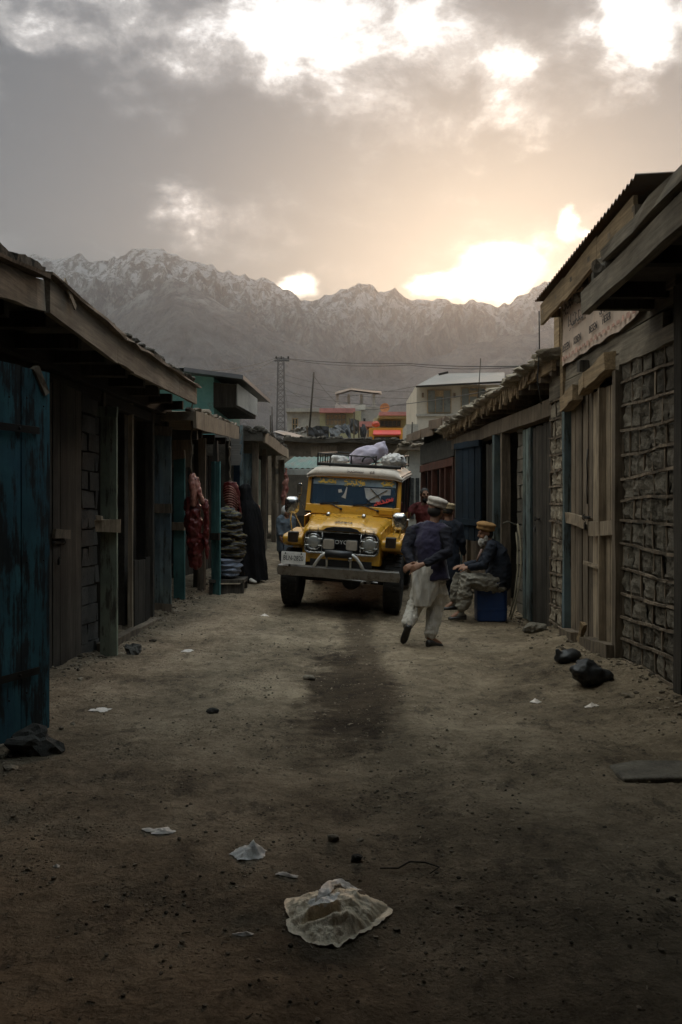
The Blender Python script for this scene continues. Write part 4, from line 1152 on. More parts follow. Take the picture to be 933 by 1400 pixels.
sheet([P4(450, 586, 41.8), P4(462, 581, 41.8), P4(478, 580, 41.8)], [P4(452, 604, 41), P4(470, 590, 41), P4(481, 604, 41)], 10, .25, 4).build('tarpaulin', M['tarp'], t)
sheet([P4(478, 573, 42), P4(484, 572, 42), P4(490, 575, 42)], [P4(480, 592, 42), P4(486, 594, 42), P4(491, 592, 42)], 6, .15, 7).build('tarpaulin', m_plain('tarp_grey', (.10, .10, .10), .7, bstr=.3), t)
for px, y0 in ((421, 582), (437, 590), (464, 585), (479, 572), (484, 563), (491, 575), (498, 586), (503, 588)):
    MB().beam(P4(px, 612), P4(px + rnd.uniform(-1, 1), y0), .07, .07, up=(1, 0, 0), segs=3, jit=.01).build('pole', M['wood_mid'], t)
MB().ball(P4(497, 590), (.16, .12, .35), amp=.3, freq=2).build('sack', M['tarp'], t)
sheet([P4(395, 590), P4(408, 583), P4(420, 584)], [P4(393, 598), P4(408, 594), P4(420, 592)], 10, .2, 12).build('tarpaulin', M['tin_pale'], t)
t = simple_roof_house('low_shed', 'low shed with sagging dark roof beside the leaning pole', at(372, 600, 34).x, at(425, 600, 34).x, 34, 36, 2.5, 4.1, M['concrete'], None, 'shed')
q = MB(); q.loft([[at(374, 590, 33.5), at(382, 588, 36.5)], [at(398, 598, 33.5), at(402, 592, 36.5)], [at(424, 610, 33.5), at(426, 600, 36.5)]]); q.loft([[at(374, 592, 33.5), at(382, 590, 36.5)], [at(398, 600, 33.5), at(402, 594, 36.5)], [at(424, 612, 33.5), at(426, 602, 36.5)]]); q.build('roof', M['tin'], t)
MB().beam(at(388, 622, 33), at(428, 606, 33), .06, .06).build('pole', M['wood_pale'], t)

# grey concrete house with a terrace pavilion
Y = 70
def bx(mb, px0, py0, px1, py1, Y, dep, mi=0):
    a, c = at(px0, py0, Y), at(px1, py1, Y)
    mb.box(((a.x + c.x) / 2, Y + dep / 2, (a.z + c.z) / 2), (abs(c.x - a.x), dep, abs(a.z - c.z)), mi=mi); return mb
t = thing('concrete_house', 'grey concrete house with olive upper wall and open roof pavilion', 'house', at(455, 610, 70))
bx(MB(), 393, 561, 458, 640, 70, 7).build('wall', M['concrete'], t)
bx(MB(), 437.5, 562, 494, 640, 69.6, 7).build('olive_wall', M['plaster_olive'], t)
bx(MB(), 494, 556, 521, 640, 70.3, 7).build('wall', M['concrete'], t)
q = bx(MB(), 391, 558, 439, 563, 69.7, 7.5); q.build('parapet', M['concrete'], t)
bx(MB(), 437, 558, 486, 564, 69.0, 7.5).build('parapet', M['pink_trim'], t)
def window(t, px0, py0, px1, py1, Y, nx_, ny_, frame, glass):
    fr = MB(); bx(fr, px0, py0, px1, py1, Y + .02, .06)
    w_ = bx(MB(), px0, py0, px1, py1, Y - .01, .05).build('window', glass, t)
    f = MB(); s = at(1, 0, Y).x - at(0, 0, Y).x
    for i in range(nx_ + 1):
        p = px0 + (px1 - px0) * i / nx_; bx(f, p - .5, py0 - .5, p + .5, py1 + .5, Y - .09, .1)
    for j in range(ny_ + 1):
        p = py0 + (py1 - py0) * j / ny_; bx(f, px0 - .5, p - .5, px1 + .5, p + .5, Y - .085, .1)
    f.build('frame', frame, w_)
window(t, 400, 572, 407, 588, 69.9, 2, 2, M['wood_gold'], M['dark_glass'])
window(t, 446, 567, 473, 581, 69.5, 5, 2, M['tin_pale'], M['wood_gold'])
window(t, 497, 572, 500, 586, 69.9, 1, 1, M['tin_pale'], M['dark_glass'])
for px in (461.5, 477, 494.5, 511.5):
    bx(MB(), px - 1.8, 539, px + 1.8, 562, 71 if px in (477, 494.5) else 70.4, .22).build('column', M['whitewash'], t)
q = MB(); q.loft([[at(459, 541, 70), at(458, 538, 74)], [at(480, 535, 70), at(480, 532, 74)], [at(522, 540, 70), at(522, 537, 74)]]); q.loft([[at(459, 539, 70), at(458, 536, 74)], [at(480, 533, 70), at(480, 530, 74)], [at(522, 538, 70), at(522, 535, 74)]])
q.build('pavilion_roof', M['tin_brown'], t)
bx(MB(), 458, 553, 500, 560, 70.2, .2).build('terrace_wall', M['whitewash'], t)

t = thing('orange_shop', 'orange painted shop with red awning and pink roof edge', 'shop', at(535, 612, 60))
bx(MB(), 505, 585, 512, 615, 60, 5).build('wall', M['plaster_orange'], t)
bx(MB(), 547, 585, 559, 615, 60, 5).build('wall', M['plaster_orange'], t)
bx(MB(), 512, 585, 547, 589, 60, 5).build('wall', M['plaster_orange'], t)
bx(MB(), 512, 597, 547, 615, 60.8, .3).build('shop_opening', M['tarp'], t)
q = MB(); q.loft([[at(511, 588, 60), at(510, 594, 59.2)], [at(548, 588, 60), at(548.5, 594, 59.2)]]); q.loft([[at(511, 589, 60), at(510, 595, 59.2)], [at(548, 589, 60), at(548.5, 595, 59.2)]]); bx(q, 510, 593.5, 548.5, 595, 59.18, .04)
q.build('awning', m_plain('red_awning', (.52, .05, .035), .6, scale=1), t)
for i in range(5): bx(MB(), 513 + i * 6.6, 598 + (i % 2), 518.5 + i * 6.6, 603, 60.4, .3).build('hanging_goods', M[['tin_pale', 'tarp', 'tin_green', 'concrete', 'tin_brown'][i]], t)
bx(MB(), 512, 571, 560, 585, 62, 5).build('upper_wall', M['plaster_olive'], t)
window(t, 520, 575, 548, 583, 61.9, 5, 1, M['tin_brown'], M['dark_glass'])
bx(MB(), 519, 563, 564, 568, 60.9, 6.5).build('parapet', M['pink_trim'], t)
bx(MB(), 517, 567.6, 563, 572, 61.2, 6).build('cornice', M['plaster_olive'], t)
bx(MB(), 492, 576, 510, 583, 61, 3).build('annex_roof', M['pink_trim'], t)
MB().ball(at(514, 580, 60.5), (.28, .2, .22), amp=.15).build('water_tank', m_plain('tank_red', (.5, .09, .06), .6), t)
t = thing('satellite_dish', 'rusty orange satellite dish on the pink edged roof', 'satellite dish', at(526, 564, 64))
q = MB(); q.lathe(at(526.5, 558, 64), (-.2, -1, .25), [(.0, .0), (.2, .015), (.36, .06), (.37, .07), (.36, .075), (.2, .03), (0, .015)], 20); q.build('dish', m_plain('dish_rust', (.42, .17, .06), .7), t)
MB().tube([at(526.5, 558, 64.1), at(526.5, 566, 64.3)], .04).build('mast', M['iron'], t)
MB().tube([at(526.5, 558, 64), at(525, 557, 63.4)], .02).build('feed_arm', M['iron'], t)

# white house on the rise
t = thing('white_house', 'cream white house with brown framed windows and pale tin roof', 'house', at(630, 600, 50))
bx(MB(), 570, 526, 686, 640, 50, 8).build('wall', M['plaster_cream'], t)
q = MB(); q.loft([[at(569, 527.5, 49.4), at(600, 511, 54)], [at(690, 521, 49.4), at(690, 509, 54)]]); q.loft([[at(569, 530, 49.4), at(600, 513.5, 54)], [at(690, 523.5, 49.4), at(690, 511.5, 54)]]); q.loft([[at(569, 527.5, 49.4), at(690, 521, 49.4)], [at(569, 530, 49.4), at(690, 523.5, 49.4)]])
rf = q.build('roof', M['tin_pale'], t)
MB().beam(at(569, 528.5, 49.35), at(690, 522, 49.35), .06, .10).build('gutter', M['wood_dark_beam'], rf)
MB().beam(at(600, 512, 50.5), at(613, 509, 50.5), .07, .12).build('ridge_piece', M['wood_dark_beam'], rf)
for (a, b2) in ((585, 617), (631, 664)):
    window(t, a, 533 if a < 600 else 530, b2, 564 if a < 600 else 563, 49.98, 3, 1, M['wood_gold'], M['pale_glass'])
    bx(MB(), a + (b2 - a) / 3, 534, a + 2 * (b2 - a) / 3, 542, 49.9, .05).build('transom', M['wood_gold'], t)
for px in (578.5, 622, 669):
    bx(MB(), px - 1.2, 537, px + 1.2, 543, 49.8, .2).build('wall_lamp', M['tin_brown'], t)
bx(MB(), 569, 566, 690, 569, 49.9, .1).build('string_course', M['concrete'], t)
bx(MB(), 556, 580, 572, 640, 49, 3).build('side_wall', M['concrete'], t)

# ------------------------------------------------------------------ pylon, poles, wires
t = thing('lattice_pylon', 'steel lattice power pylon with short crossarm', 'pylon', at(384, 600, 80))
base, tip = at(384, 640, 80), at(384.5, 489, 80)
def pc(h, i):
    w_ = .42 + (.27 - .42) * h
    c = base.lerp(tip, h); dx, dy = ((-1, -1), (1, -1), (1, 1), (-1, 1))[i % 4]
    return c + V((dx * w_, dy * w_, 0))
for i in range(4): MB().beam(pc(0, i), pc(1, i), .09, .09, up=(0, 1, 0)).build('leg', M['steel_grey'], t)
q = MB(); n = 17
for k in range(n):
    for i in range(4):
        q.beam(pc(k / n, i), pc((k + 1) / n, i + 1), .045, .045, up=(0, 1, 0)); q.beam(pc((k + 1) / n, i), pc((k + 1) / n, i + 1), .045, .045, up=(0, 1, 0))
q.build('lattice', M['steel_grey'], t)
q = MB().beam(at(375.5, 493, 80), at(396, 493, 80), .22, .14); q.beam(at(377, 490.5, 80), at(395, 490.5, 80), .1, .08); q.build('crossarm', M['steel_grey'], t)
for px in (378, 385, 394.5): MB().lathe(at(px, 490.5, 80), (0, 0, 1), [(.05, 0), (.11, .06), (.07, .12), (.11, .18), (.04, .24)], 8).build('insulator', M['iron'], t)
def pole(label, a, b2, r, name='pole', mat=None):
    t = tag(MB().tube([a, b2], [r, r * .7], 8).build(name, mat or M['wood_dark'], smooth=True), label, 'pole'); return t
pole('thin wooden pole leaning behind the black tarpaulin', at(421.5, 610, 43), at(429.5, 509, 43), .055)
pole('bare stick aerial standing before the white house', at(653, 560, 28), at(657.5, 490, 28), .018)
pole('short twin pole, the shorter one near the pylon', at(370.5, 610, 60), at(370, 568, 60), .06)
pole('short twin pole, the taller one near the pylon', at(372.6, 610, 60), at(372.2, 556, 60), .05)
pole('thin post beside the orange shop', at(563, 612, 40), at(564, 577, 40), .04)
def wirething(label, pts, r, sag=.3, group=None):
    P_ = []
    for a, b2 in zip(pts, pts[1:]):
        for i in range(12):
            k = i / 12; P_.append(V(a).lerp(V(b2), k) - V((0, 0, sag * 4 * k * (1 - k))))
    P_.append(V(pts[-1]))
    return tag(MB().tube(P_, r, 5).build('power_line', M['wire'], smooth=True), label, 'cable', group)
wirething('long power line running from the pylon over the slate roofed row', [at(396, 490.5, 80), at(560, 497, 60), at(790, 498, 36)], .026, .15)
wirething('second power line running close under the long one', [at(394, 491, 80), at(560, 499, 60), at(790, 494, 36)], .02, .3)
wirething('upper power line from the pylon to above the teal house', [at(376, 490, 80), at(240, 509, 40)], .024, .3)
wirething('lower power line from the pylon to above the teal house', [at(377, 492, 80), at(240, 514, 40)], .02, .5)
wirething('dark service cable crossing the white house windows', [at(500, 560, 62), at(540, 554, 55), at(760, 516, 30)], .022, .1)
G = 'faint wires strung over the rooftops'
for (a, b2) in (((388, 512, 80), (572, 536, 52)), ((388, 520, 80), (560, 545, 60)), ((390, 534, 80), (560, 554, 60)), ((388, 528, 80), (470, 566, 69)), ((428, 512, 43), (480, 560, 69)), ((384, 512, 80), (320, 527, 40)), ((383, 525, 80), (310, 555, 40)), ((390, 548, 80), (500, 552, 69)), ((390, 540, 80), (570, 528, 50)), ((386, 505, 80), (396, 565, 69))):
    wirething('faint thin wire strung over the rooftops near the pylon', [at(*a), at(*b2)], .011, .4, G)
# ------------------------------------------------------------------ the yellow jeep
M['jeep_yellow'] = m_plain('jeep_yellow', (.56, .285, .022), .32, 0, .10, 3, .5, coat=.6, dirt=(.26, .18, .085), dirt_cover=.42)
M['jeep_cream'] = m_plain('jeep_cream', (.45, .39, .33), .55, 0, .12, 3, .4, dirt=(.28, .23, .18), dirt_cover=.4)
M['chrome'] = m_plain('chrome', (.48, .48, .475), .24, 1.0, .2, 5, dirt=(.16, .13, .10), dirt_cover=.35)
M['bumper_steel'] = m_plain('bumper_steel', (.30, .29, .275), .36, 1.0, .3, 6, dirt=(.16, .12, .09), dirt_cover=.5)
M['rubber'] = m_plain('rubber', (.022, .021, .02), .85, 0, .3, 10, .3, dirt=(.09, .075, .055), dirt_cover=.35)
M['black_plastic'] = m_plain('black_plastic', (.02, .02, .021), .5)
M['lens'] = m_plain('lens', (.34, .34, .32), .12, .35, .2, 30)
M['beige_cover'] = m_plain('beige_cover', (.36, .31, .25), .8, bstr=.3)
M['windshield'] = m_glass('windshield', (.03, .06, .10), .38)
M['side_glass'] = m_glass('side_glass', (.02, .025, .03), .3)
M['sun_strip'] = m_plain('sun_strip', (.20, .27, .33), .35)
M['gold_letter'] = m_plain('gold_letter', (.72, .50, .10), .5)
M['red_letter'] = m_plain('red_letter', (.62, .06, .05), .5)
M['plate_white'] = m_plain('plate_white', (.80, .79, .76), .5, dirt=(.5, .45, .38), dirt_cover=.3)
M['ink'] = m_plain('ink', (.012, .012, .014), .6)
M['seat_cloth'] = m_plain('seat_cloth', (.20, .19, .18), .9)
M['under'] = m_plain('under', (.03, .028, .026), .8, .2)
J = thing('jeep', 'yellow jeep with cream roof, loaded roof rack and white number plate', 'jeep', (-.075, 12.15, .075), local=True)
J.rotation_mode = 'XYZ'
Rm = Matrix.Rotation(math.radians(-7.5), 3, 'Z') @ Matrix.Rotation(math.radians(3.4), 3, 'Y') @ Matrix.Rotation(math.radians(4.2), 3, 'X')
J.rotation_euler = Rm.to_euler('XYZ')
def mir(f):
    for s in (-1, 1): f(s)
YL = M['jeep_yellow']
# tub and cab body
q = MB()
def sec(y, w, z0, z1, r=.06):
    return [V((-w, y, z0)), V((-w, y, z1 - r)), V((-w + r * .6, y, z1)), V((w - r * .6, y, z1)), V((w, y, z1 - r)), V((w, y, z0))]
q.loft([sec(1.28, .66, .62, 1.30), sec(1.60, .72, .58, 1.32), sec(1.70, .74, .55, 1.30), sec(4.05, .75, .55, 1.28), sec(4.10, .73, .6, 1.2)], True)
body = q.build('body', YL, J, smooth=False, bevel=.012)
# engine bay sides and front bib
q = MB()
q.loft([[V((-.56, .26, .70)), V((-.56, .26, 1.17)), V((.56, .26, 1.17)), V((.56, .26, .70))], [V((-.58, .32, .70)), V((-.58, .32, 1.19)), V((.58, .32, 1.19)), V((.58, .32, .70))], [V((-.63, 1.30, .70)), V((-.63, 1.30, 1.26)), V((.63, 1.30, 1.26)), V((.63, 1.30, .70))]], True)
q.build('front_panel', YL, J, bevel=.015)
# bonnet: crowned, with raised middle and a scoop over the grille
secs = []
for (y, w, zc, zs, ridge) in ((.20, .55, 1.195, 1.13, .0), (.225, .565, 1.232, 1.15, .02), (.30, .575, 1.262, 1.165, .03), (.6, .59, 1.292, 1.20, .034), (1.0, .615, 1.315, 1.235, .03), (1.30, .64, 1.325, 1.26, .02)):
    row = []
    for x in (-1, -.96, -.86, -.62, -.54, -.48, -.25, 0, .25, .48, .54, .62, .86, .96, 1):
        a = abs(x)
        z = zc - .010 * (a / .9) ** 2 if a <= .9 else zc - .03
        if a >= .96: z = zs + (zc - zs) * (.35 if a < 1 else -.35)
        if a < .51: z += ridge
        row.append(V((x * w, y, z)))
    secs.append(row)
q = MB(); q.loft(secs); q.loft([[p - V((0, -.004, .018)) for p in r] for r in secs])
hood = q.build('bonnet', YL, J, smooth=True)
hood.modifiers.new('e', 'EDGE_SPLIT').split_angle = math.radians(38)
q = MB().prism([(-.28, .175, 1.185), (-.22, .175, 1.225), (-.12, .175, 1.245), (.12, .175, 1.245), (.22, .175, 1.225), (.28, .175, 1.185)], (0, .08, .0))
q.build('air_scoop', M['black_plastic'], hood)
def hood_latch(s):
    q = MB(); q.box((s * .27 - .03, .84, 1.355), (.05, .09, .035)); q.lathe((s * .27 - .03, .86, 1.345), (0, 0, 1), [(.03, 0), (.03, .03), (.015, .05)], 10); q.beam((s * .27 - .13, .90, 1.34), (s * .27 - .03, .86, 1.36), .012, .012)
    q.build('bonnet_fitting', M['chrome'], hood)
mir(hood_latch)
q = MB(); script_strokes(q, (-.12, .30, 1.302), (1, 0, 0), (0, .85, .25), .24, .05, 4, .006, 1.0); q.build('emblem', M['ink'], hood)
# grille surround
def rrect(w, h, r, n=5):
    pts = []
    for (cx, cz, a0) in ((w - r, h - r, 0), (-w + r, h - r, PI / 2), (-w + r, -h + r, PI), (w - r, -h + r, 1.5 * PI)):
        for i in range(n + 1):
            a = a0 + PI / 2 * i / n; pts.append((cx + r * math.cos(a), cz + r * math.sin(a)))
    return pts
gz = 1.01
MB().prism([(x, .235, gz + z) for x, z in rrect(.535, .155, .07)], (0, .04, 0)).build('grille_panel', M['black_plastic'], J)
q = MB()
P_ = [V((x, .225, gz + z)) for x, z in rrect(.535, .155, .07)]
q.tube(P_ + [P_[0], P_[1]], .017, 6, cap=False)
for s in (-1, 1):
    pp = [V((s * .27 + x, .222, gz + z)) for x, z in rrect(.012, .135, .01, 2)]
    q.tube([V((s * .285, .222, gz - .15)), V((s * .27, .222, gz)), V((s * .285, .222, gz + .15))], .011, 6)
q.build('grille_bezel', M['chrome'], J, smooth=True)
q = MB()
for i in range(9): q.box((0, .232, gz - .12 + i * .03), (.52, .008, .008))
q.build('grille_bars', M['iron'], J)
place_text('badge_lettering', 'TOYOTA', .080, M['plate_white'], J, (.03, .216, gz + .012), (1, 0, 0), (0, 0, 1), .004, 1.1)
def headlight(s):
    c = (s * .405, .235, gz)
    h = MB().lathe(c, (0, -1, 0), [(.125, 0), (.125, .02), (.112, .035), (.10, .03), (.095, .02)], 24).build('headlight', M['chrome'], J, smooth=True)
    MB().lathe((s * .405, .22, gz), (0, -1, 0), [(.098, 0), (.095, .012), (.07, .028), (.03, .036), (0, .037)], 24).build('lens', M['lens'], h, smooth=True)
    q = MB()
    for dz in (-1, 1): q.tube([(c[0] - .12, .205, gz + dz * .05), (c[0] + .12, .205, gz + dz * .05)], .005, 5)
    for dx in (-.06, .06): q.tube([(c[0] + dx, .20, gz + .21), (c[0] + dx, .205, gz - .12)], .005, 5)
    q.build('guard', M['chrome'], h)
    f = MB().prism([(s * .165 + x, .10, gz - .01 + z) for x, z in rrect(.085, .075, .025, 3)], (0, .07, 0)).build('fog_lamp', M['black_plastic'], J, bevel=.008)
    MB().prism([(s * .165 + x, .088, gz - .01 + z) for x, z in rrect(.08, .07, .025, 3)], (0, .012, 0)).build('cover', M['beige_cover'], f, bevel=.006)
mir(headlight)
# fenders: flat topped, dropping in front
def fender(s):
    prof = [(.30, .93), (.235, .96), (.22, 1.04), (.24, 1.075), (.30, 1.09), (1.25, 1.10), (1.25, .62), (1.14, .62), (1.06, .80), (.92, .90), (.62, .92), (.46, .90)]
    x0, x1 = s * .57, s * .865
    q = MB(); q.prism([(x0, y, z) for y, z in prof], (x1 - x0, 0, 0))
    f = q.build('fender', YL, J, bevel=.028, segs=3)
    b2 = MB().prism([(s * .71 + x, .205, 1.06 + z) for x, z in rrect(.075, .075, .012, 2)], (0, .10, 0)).build('fender_lamp', M['black_plastic'], f, bevel=.008)
    MB().box((s * .71, .20, 1.06), (.12, .012, .12)).build('lens', m_plain('smoked_lens', (.03, .02, .015), .2), b2)
mir(fender)
q = MB().box((0, .9, .68), (1.5, .9, .2)); q.build('inner_wing', M['under'], J)
# bumper and bull bar
q = MB(); q.prism([(-.87, 0, .53), (-.885, 0, .60), (-.87, 0, .67), (.87, 0, .67), (.885, 0, .60), (.87, 0, .53)], (0, .045, 0))
q.box((0, .09, .667), (1.72, .10, .016)); q.build('bumper', M['bumper_steel'], J, bevel=.006)
bar = MB()
for s in (-1, 1):
    bar.tube([(s * .36, .03, .67), (s * .31, .02, .76), (s * .25, .0, .84), (s * .20, -.01, .875), (s * .12, -.01, .885), (0, -.01, .885)], .022, 8)
    bar.tube([(s * .17, .03, .67), (s * .17, .0, .86)], .014, 8)
bar = bar.build('bull_bar', m_plain('bar_white', (.62, .61, .58), .35, .3, .15, 6), J, smooth=True)
MB().tube([(-.19, -.012, .88), (.19, -.012, .88)], (.055), 12).build('pad', M['black_plastic'], bar, smooth=True)
MB().lathe((.17, -.03, .82), (0, -1, 0), [(.03, 0), (.034, .02), (.02, .03)], 12).build('hook', M['chrome'], bar)
# plate
pl = MB().prism([(-.645 + x, -.03, .785 + z) for x, z in rrect(.175, .088, .012, 2)], (0, .008, 0)).build('number_plate', M['plate_white'], J)
place_text('plate_lettering', 'BLN-2820', .098, M['ink'], pl, (-.645, -.031, .782), (1, 0, 0), (0, 0, 1), .002, .72)
q = MB()
for s in (-1, 1): q.lathe((-.645 + s * .115, -.031, .85), (0, -1, 0), [(.011, 0), (.011, .004)], 10)
q.build('plate_bolt', M['ink'], pl)
MB().beam((-.70, -.015, .66), (-.70, -.015, .75), .03, .012, up=(0, 1, 0)).build('plate_bracket', M['iron'], J)
# windscreen frame: leaning slightly back
def wfp(x, k, o=0.0):  # k: 0 bottom .. 1 top
    return V((x, 1.36 + .16 * k + o, 1.325 + .62 * k))
q = MB(); outer = [(-.745, 0), (.745, 0), (.745, .97), (.70, 1.0), (-.70, 1.0), (-.745, .97)]
hole = [(x * .69 / .69, (z + .5)) for x, z in []]
ins = [(x, .565 + z) for x, z in [(a, c_) for a, c_ in rrect(.665, .345, .08, 5)]]
# frame as four bars round the opening
q.beam(wfp(-.745, .11), wfp(.745, .11), .05, .155, up=(0, .25, 1)); q.beam(wfp(-.745, .965), wfp(.745, .965), .05, .075, up=(0, .25, 1))
for s in (-1, 1): q.prism([wfp(s * .755, 0), wfp(s * .665, 0), wfp(s * .665, 1), wfp(s * .74, 1)], (0, .05, 0))
q.build('windshield_frame', YL, J, bevel=.012)
MB().prism([wfp(x, .57 + z, -.012) for x, z in rrect(.672, .365, .09, 5)], (0, .008, 0)).build('windshield', M['windshield'], J)
q = MB(); P_ = [wfp(x, .57 + z, -.012) for x, z in rrect(.672, .365, .09, 5)]; q.tube(P_ + [P_[0], P_[1]], .014, 6, cap=False)
q.build('windshield_seal', M['rubber'], J, smooth=True)
strip = MB().prism([wfp(-.655, .735, -.016), wfp(.655, .735, -.016), wfp(.655, .88, -.016), wfp(.62, .92, -.016), wfp(-.62, .92, -.016), wfp(-.655, .88, -.016)], (0, .003, 0)).build('sun_strip', M['sun_strip'], J)
UPW = (0, .16, .62)
for x_, z_, w_, h_, sd_ in ((-.57, .80, .26, .055, 21), (-.16, .79, .32, .085, 22), (.42, .80, .20, .055, 23)):
    q = MB(); script_strokes(q, wfp(x_, z_, -.022), (1, 0, 0), UPW, w_, h_, sd_, .011); q.build('gold_script', M['gold_letter'], strip)
q = MB(); script_strokes(q, wfp(.34, .28, -.020), (1, .04, .32), UPW, .30, .035, 31, .010); q.build('red_script', M['red_letter'], J)
q = MB()
q.prism([wfp(.16, .70, -.017), wfp(.58, .70, -.017), wfp(.58, .55, -.017), wfp(.44, .53, -.017), wfp(.42, .36, -.017), wfp(.28, .34, -.017), wfp(.20, .45, -.017)], (0, .002, 0)); q.build('torn_sticker', m_plain('sticker', (.30, .31, .32), .6), J)
q = MB(); q.beam(wfp(.26, .70, -.024), wfp(.42, .46, -.024), .015, .006); q.beam(wfp(.53, .68, -.024), wfp(.22, .37, -.024), .015, .006); q.build('tape_cross', M['ink'], J)
q = MB(); q.prism([wfp(-.12, .70, -.017), wfp(-.15, .52, -.017), wfp(-.19, .44, -.017), wfp(-.12, .40, -.017), wfp(-.105, .70, -.017)], (0, .002, 0)); q.prism([wfp(-.25, .62, -.017), wfp(-.20, .64, -.017), wfp(-.18, .56, -.017), wfp(-.24, .54, -.017)], (0, .002, 0)); q.build('pale_sticker', m_plain('sticker_pale', (.42, .39, .36), .6), J)
def wiper(s, x0, x1):
    q = MB(); a = wfp(x0, .14, -.03); b2 = wfp(x1, .27, -.035)
    q.tube([a, b2], .009, 6); q.beam(b2 - V((.16, 0, .015)), b2 + V((.14, 0, .018)), .012, .022); q.lathe(a, (0, -1, .2), [(.022, -.01), (.022, .02), (.01, .03)], 10)
    q.build('wiper', M['black_plastic'], J)
wiper(-1, -.18, -.36); wiper(1, .40, .16)
MB().box((.53, 1.345, 1.40), (.22, .03, .085)).build('wiper_motor_cover', YL, J, bevel=.01)
for s in (-1, 1): MB().box((s * .70, 1.335, 1.345), (.10, .04, .03)).build('hinge', M['iron'], J, bevel=.005)
# roof: cream shell with rounded brow
def roofsec(y, w, zt, drop):
    row = []
    for i in range(13):
        a = -1 + i / 6; e = abs(a)
        row.append(V((a * w, y, zt - drop * (max(0, e - .78) / .22) ** 2 - .025 * e * e)))
    return row
secs = [roofsec(1.43, .755, 1.955, .02), roofsec(1.425, .76, 1.985, .045), roofsec(1.46, .765, 2.035, .08), roofsec(1.56, .77, 2.062, .10), roofsec(2.2, .775, 2.075, .11), roofsec(4.0, .775, 2.06, .11), roofsec(4.1, .76, 1.98, .05)]
q = MB(); q.loft(secs); q.loft([[p - V((0, -.01, .035)) for p in r] for r in secs[:-1]])
rf = q.build('roof', M['jeep_cream'], J, smooth=True)
q = MB(); script_strokes(q, (-.12, 1.432, 1.995), (1, 0, 0), (0, .35, 1), .26, .032, 41, .007, .8); script_strokes(q, (.24, 1.432, 1.99), (1, 0, 0), (0, .35, 1), .06, .03, 44, .007); q.build('worn_script', m_plain('worn_ink', (.16, .13, .11), .8), rf)
# cab sides, doors, glass
def cab(s):
    q = MB()
    x = s * .74
    for (a, b2, w_) in (((x, 2.28, 1.28), (x * .99, 2.32, 1.95), .07), ((x, 4.0, 1.25), (x * .99, 3.96, 1.95), .09), ((x, 3.1, 1.27), (x * .99, 3.1, 1.95), .05)):
        q.beam(a, b2, .04, w_, up=(0, 1, 0))
    q.beam((x * .99, 1.5, 1.94), (x * .99, 4.0, 1.95), .04, .05)
    q.build('side_frame', M['black_plastic'], J)
    d = MB().prism([(x + s * .012, 1.46, .62), (x + s * .012, 2.25, .62), (x + s * .012, 2.25, 1.27), (x + s * .012, 1.42, 1.27)], (s * .02, 0, 0)).build('door', YL, J, bevel=.008)
    MB().prism([(x, 1.50, 1.30), (x, 2.25, 1.30), (x * .99, 2.28, 1.91), (x * .99, 1.60, 1.91)], (s * .006, 0, 0)).build('door_glass', M['side_glass'], d)
    q = MB().beam((x + s * .045, 2.05, 1.2), (x + s * .045, 2.17, 1.2), .02, .03); q.build('handle', M['chrome'], d)
    MB().prism([(x, 2.36, 1.30), (x, 3.95, 1.28), (x * .99, 3.92, 1.92), (x * .99, 2.36, 1.92)], (s * .006, 0, 0)).build('side_window', M['side_glass'], J)
mir(cab)
q = MB(); q.box((0, 4.06, 1.6), (1.42, .03, .7)); q.build('tailgate', M['black_plastic'], J)
# inside: dash, seats, wheel
q = MB(); q.box((0, 1.62, 1.25), (1.38, .25, .16)); q.build('dashboard', M['black_plastic'], J, bevel=.03)
for s in (-1, 1):
    q = MB(); q.box((s * .34, 2.35, 1.22), (.44, .14, .60), Matrix.Rotation(-.15, 3, 'X')); q.box((s * .34, 2.12, .98), (.44, .46, .14)); q.build('seat', M['seat_cloth'], J, bevel=.04)
q = MB(); c = V((.36, 1.80, 1.42)); n = V((0, -.85, .5)).normalized(); r_ = V((1, 0, 0)); u_ = n.cross(r_)
q.tube([c + r_ * (.19 * math.cos(a)) + u_ * (.19 * math.sin(a)) for a in [2 * PI * i / 24 for i in range(26)]], .013, 6, cap=False); q.tube([c - r_ * .19, c + r_ * .19], .012, 6); q.tube([c, c - n * .3], .018, 6)
q.build('steering_wheel', M['black_plastic'], J, smooth=True)
# wheels
def wheel(s, y):
    c = (s * .755, y, .415)
    w_ = thing('wheel', None, None, (0, 0, 0)); w_.parent = J; w_.name = 'wheel'
    ORG[w_.name] = V((0, 0, 0))
    q = MB(); ax = (s, 0, 0)
    q.lathe(c, ax, [(.21, -.12), (.36, -.13), (.405, -.115), (.418, -.09), (.418, .09), (.405, .115), (.36, .13), (.21, .12)], 40)
    R_ = random.Random(3)
    for k in range(30):
        a = 2 * PI * k / 30
        for side in (-1, 1):
            p = V(c) + V((s * side * .065, math.cos(a + side * .05) * .42, math.sin(a + side * .05) * .42))
            q.box(p, (.085, .05, .022), Matrix.Rotation(a + side * .05 - PI / 2, 3, 'X'))
    q.build('tyre', M['rubber'], w_)
    q = MB().lathe(c, ax, [(.0, .03), (.05, .10), (.055, .13), (.06, .10), (.12, .03), (.19, .05), (.215, .11), (.215, -.1), (.0, -.1)], 28); q.build('rim', M['steel_grey'], w_, smooth=True)
for s in (-1, 1):
    wheel(s, .66); wheel(s, 3.1)
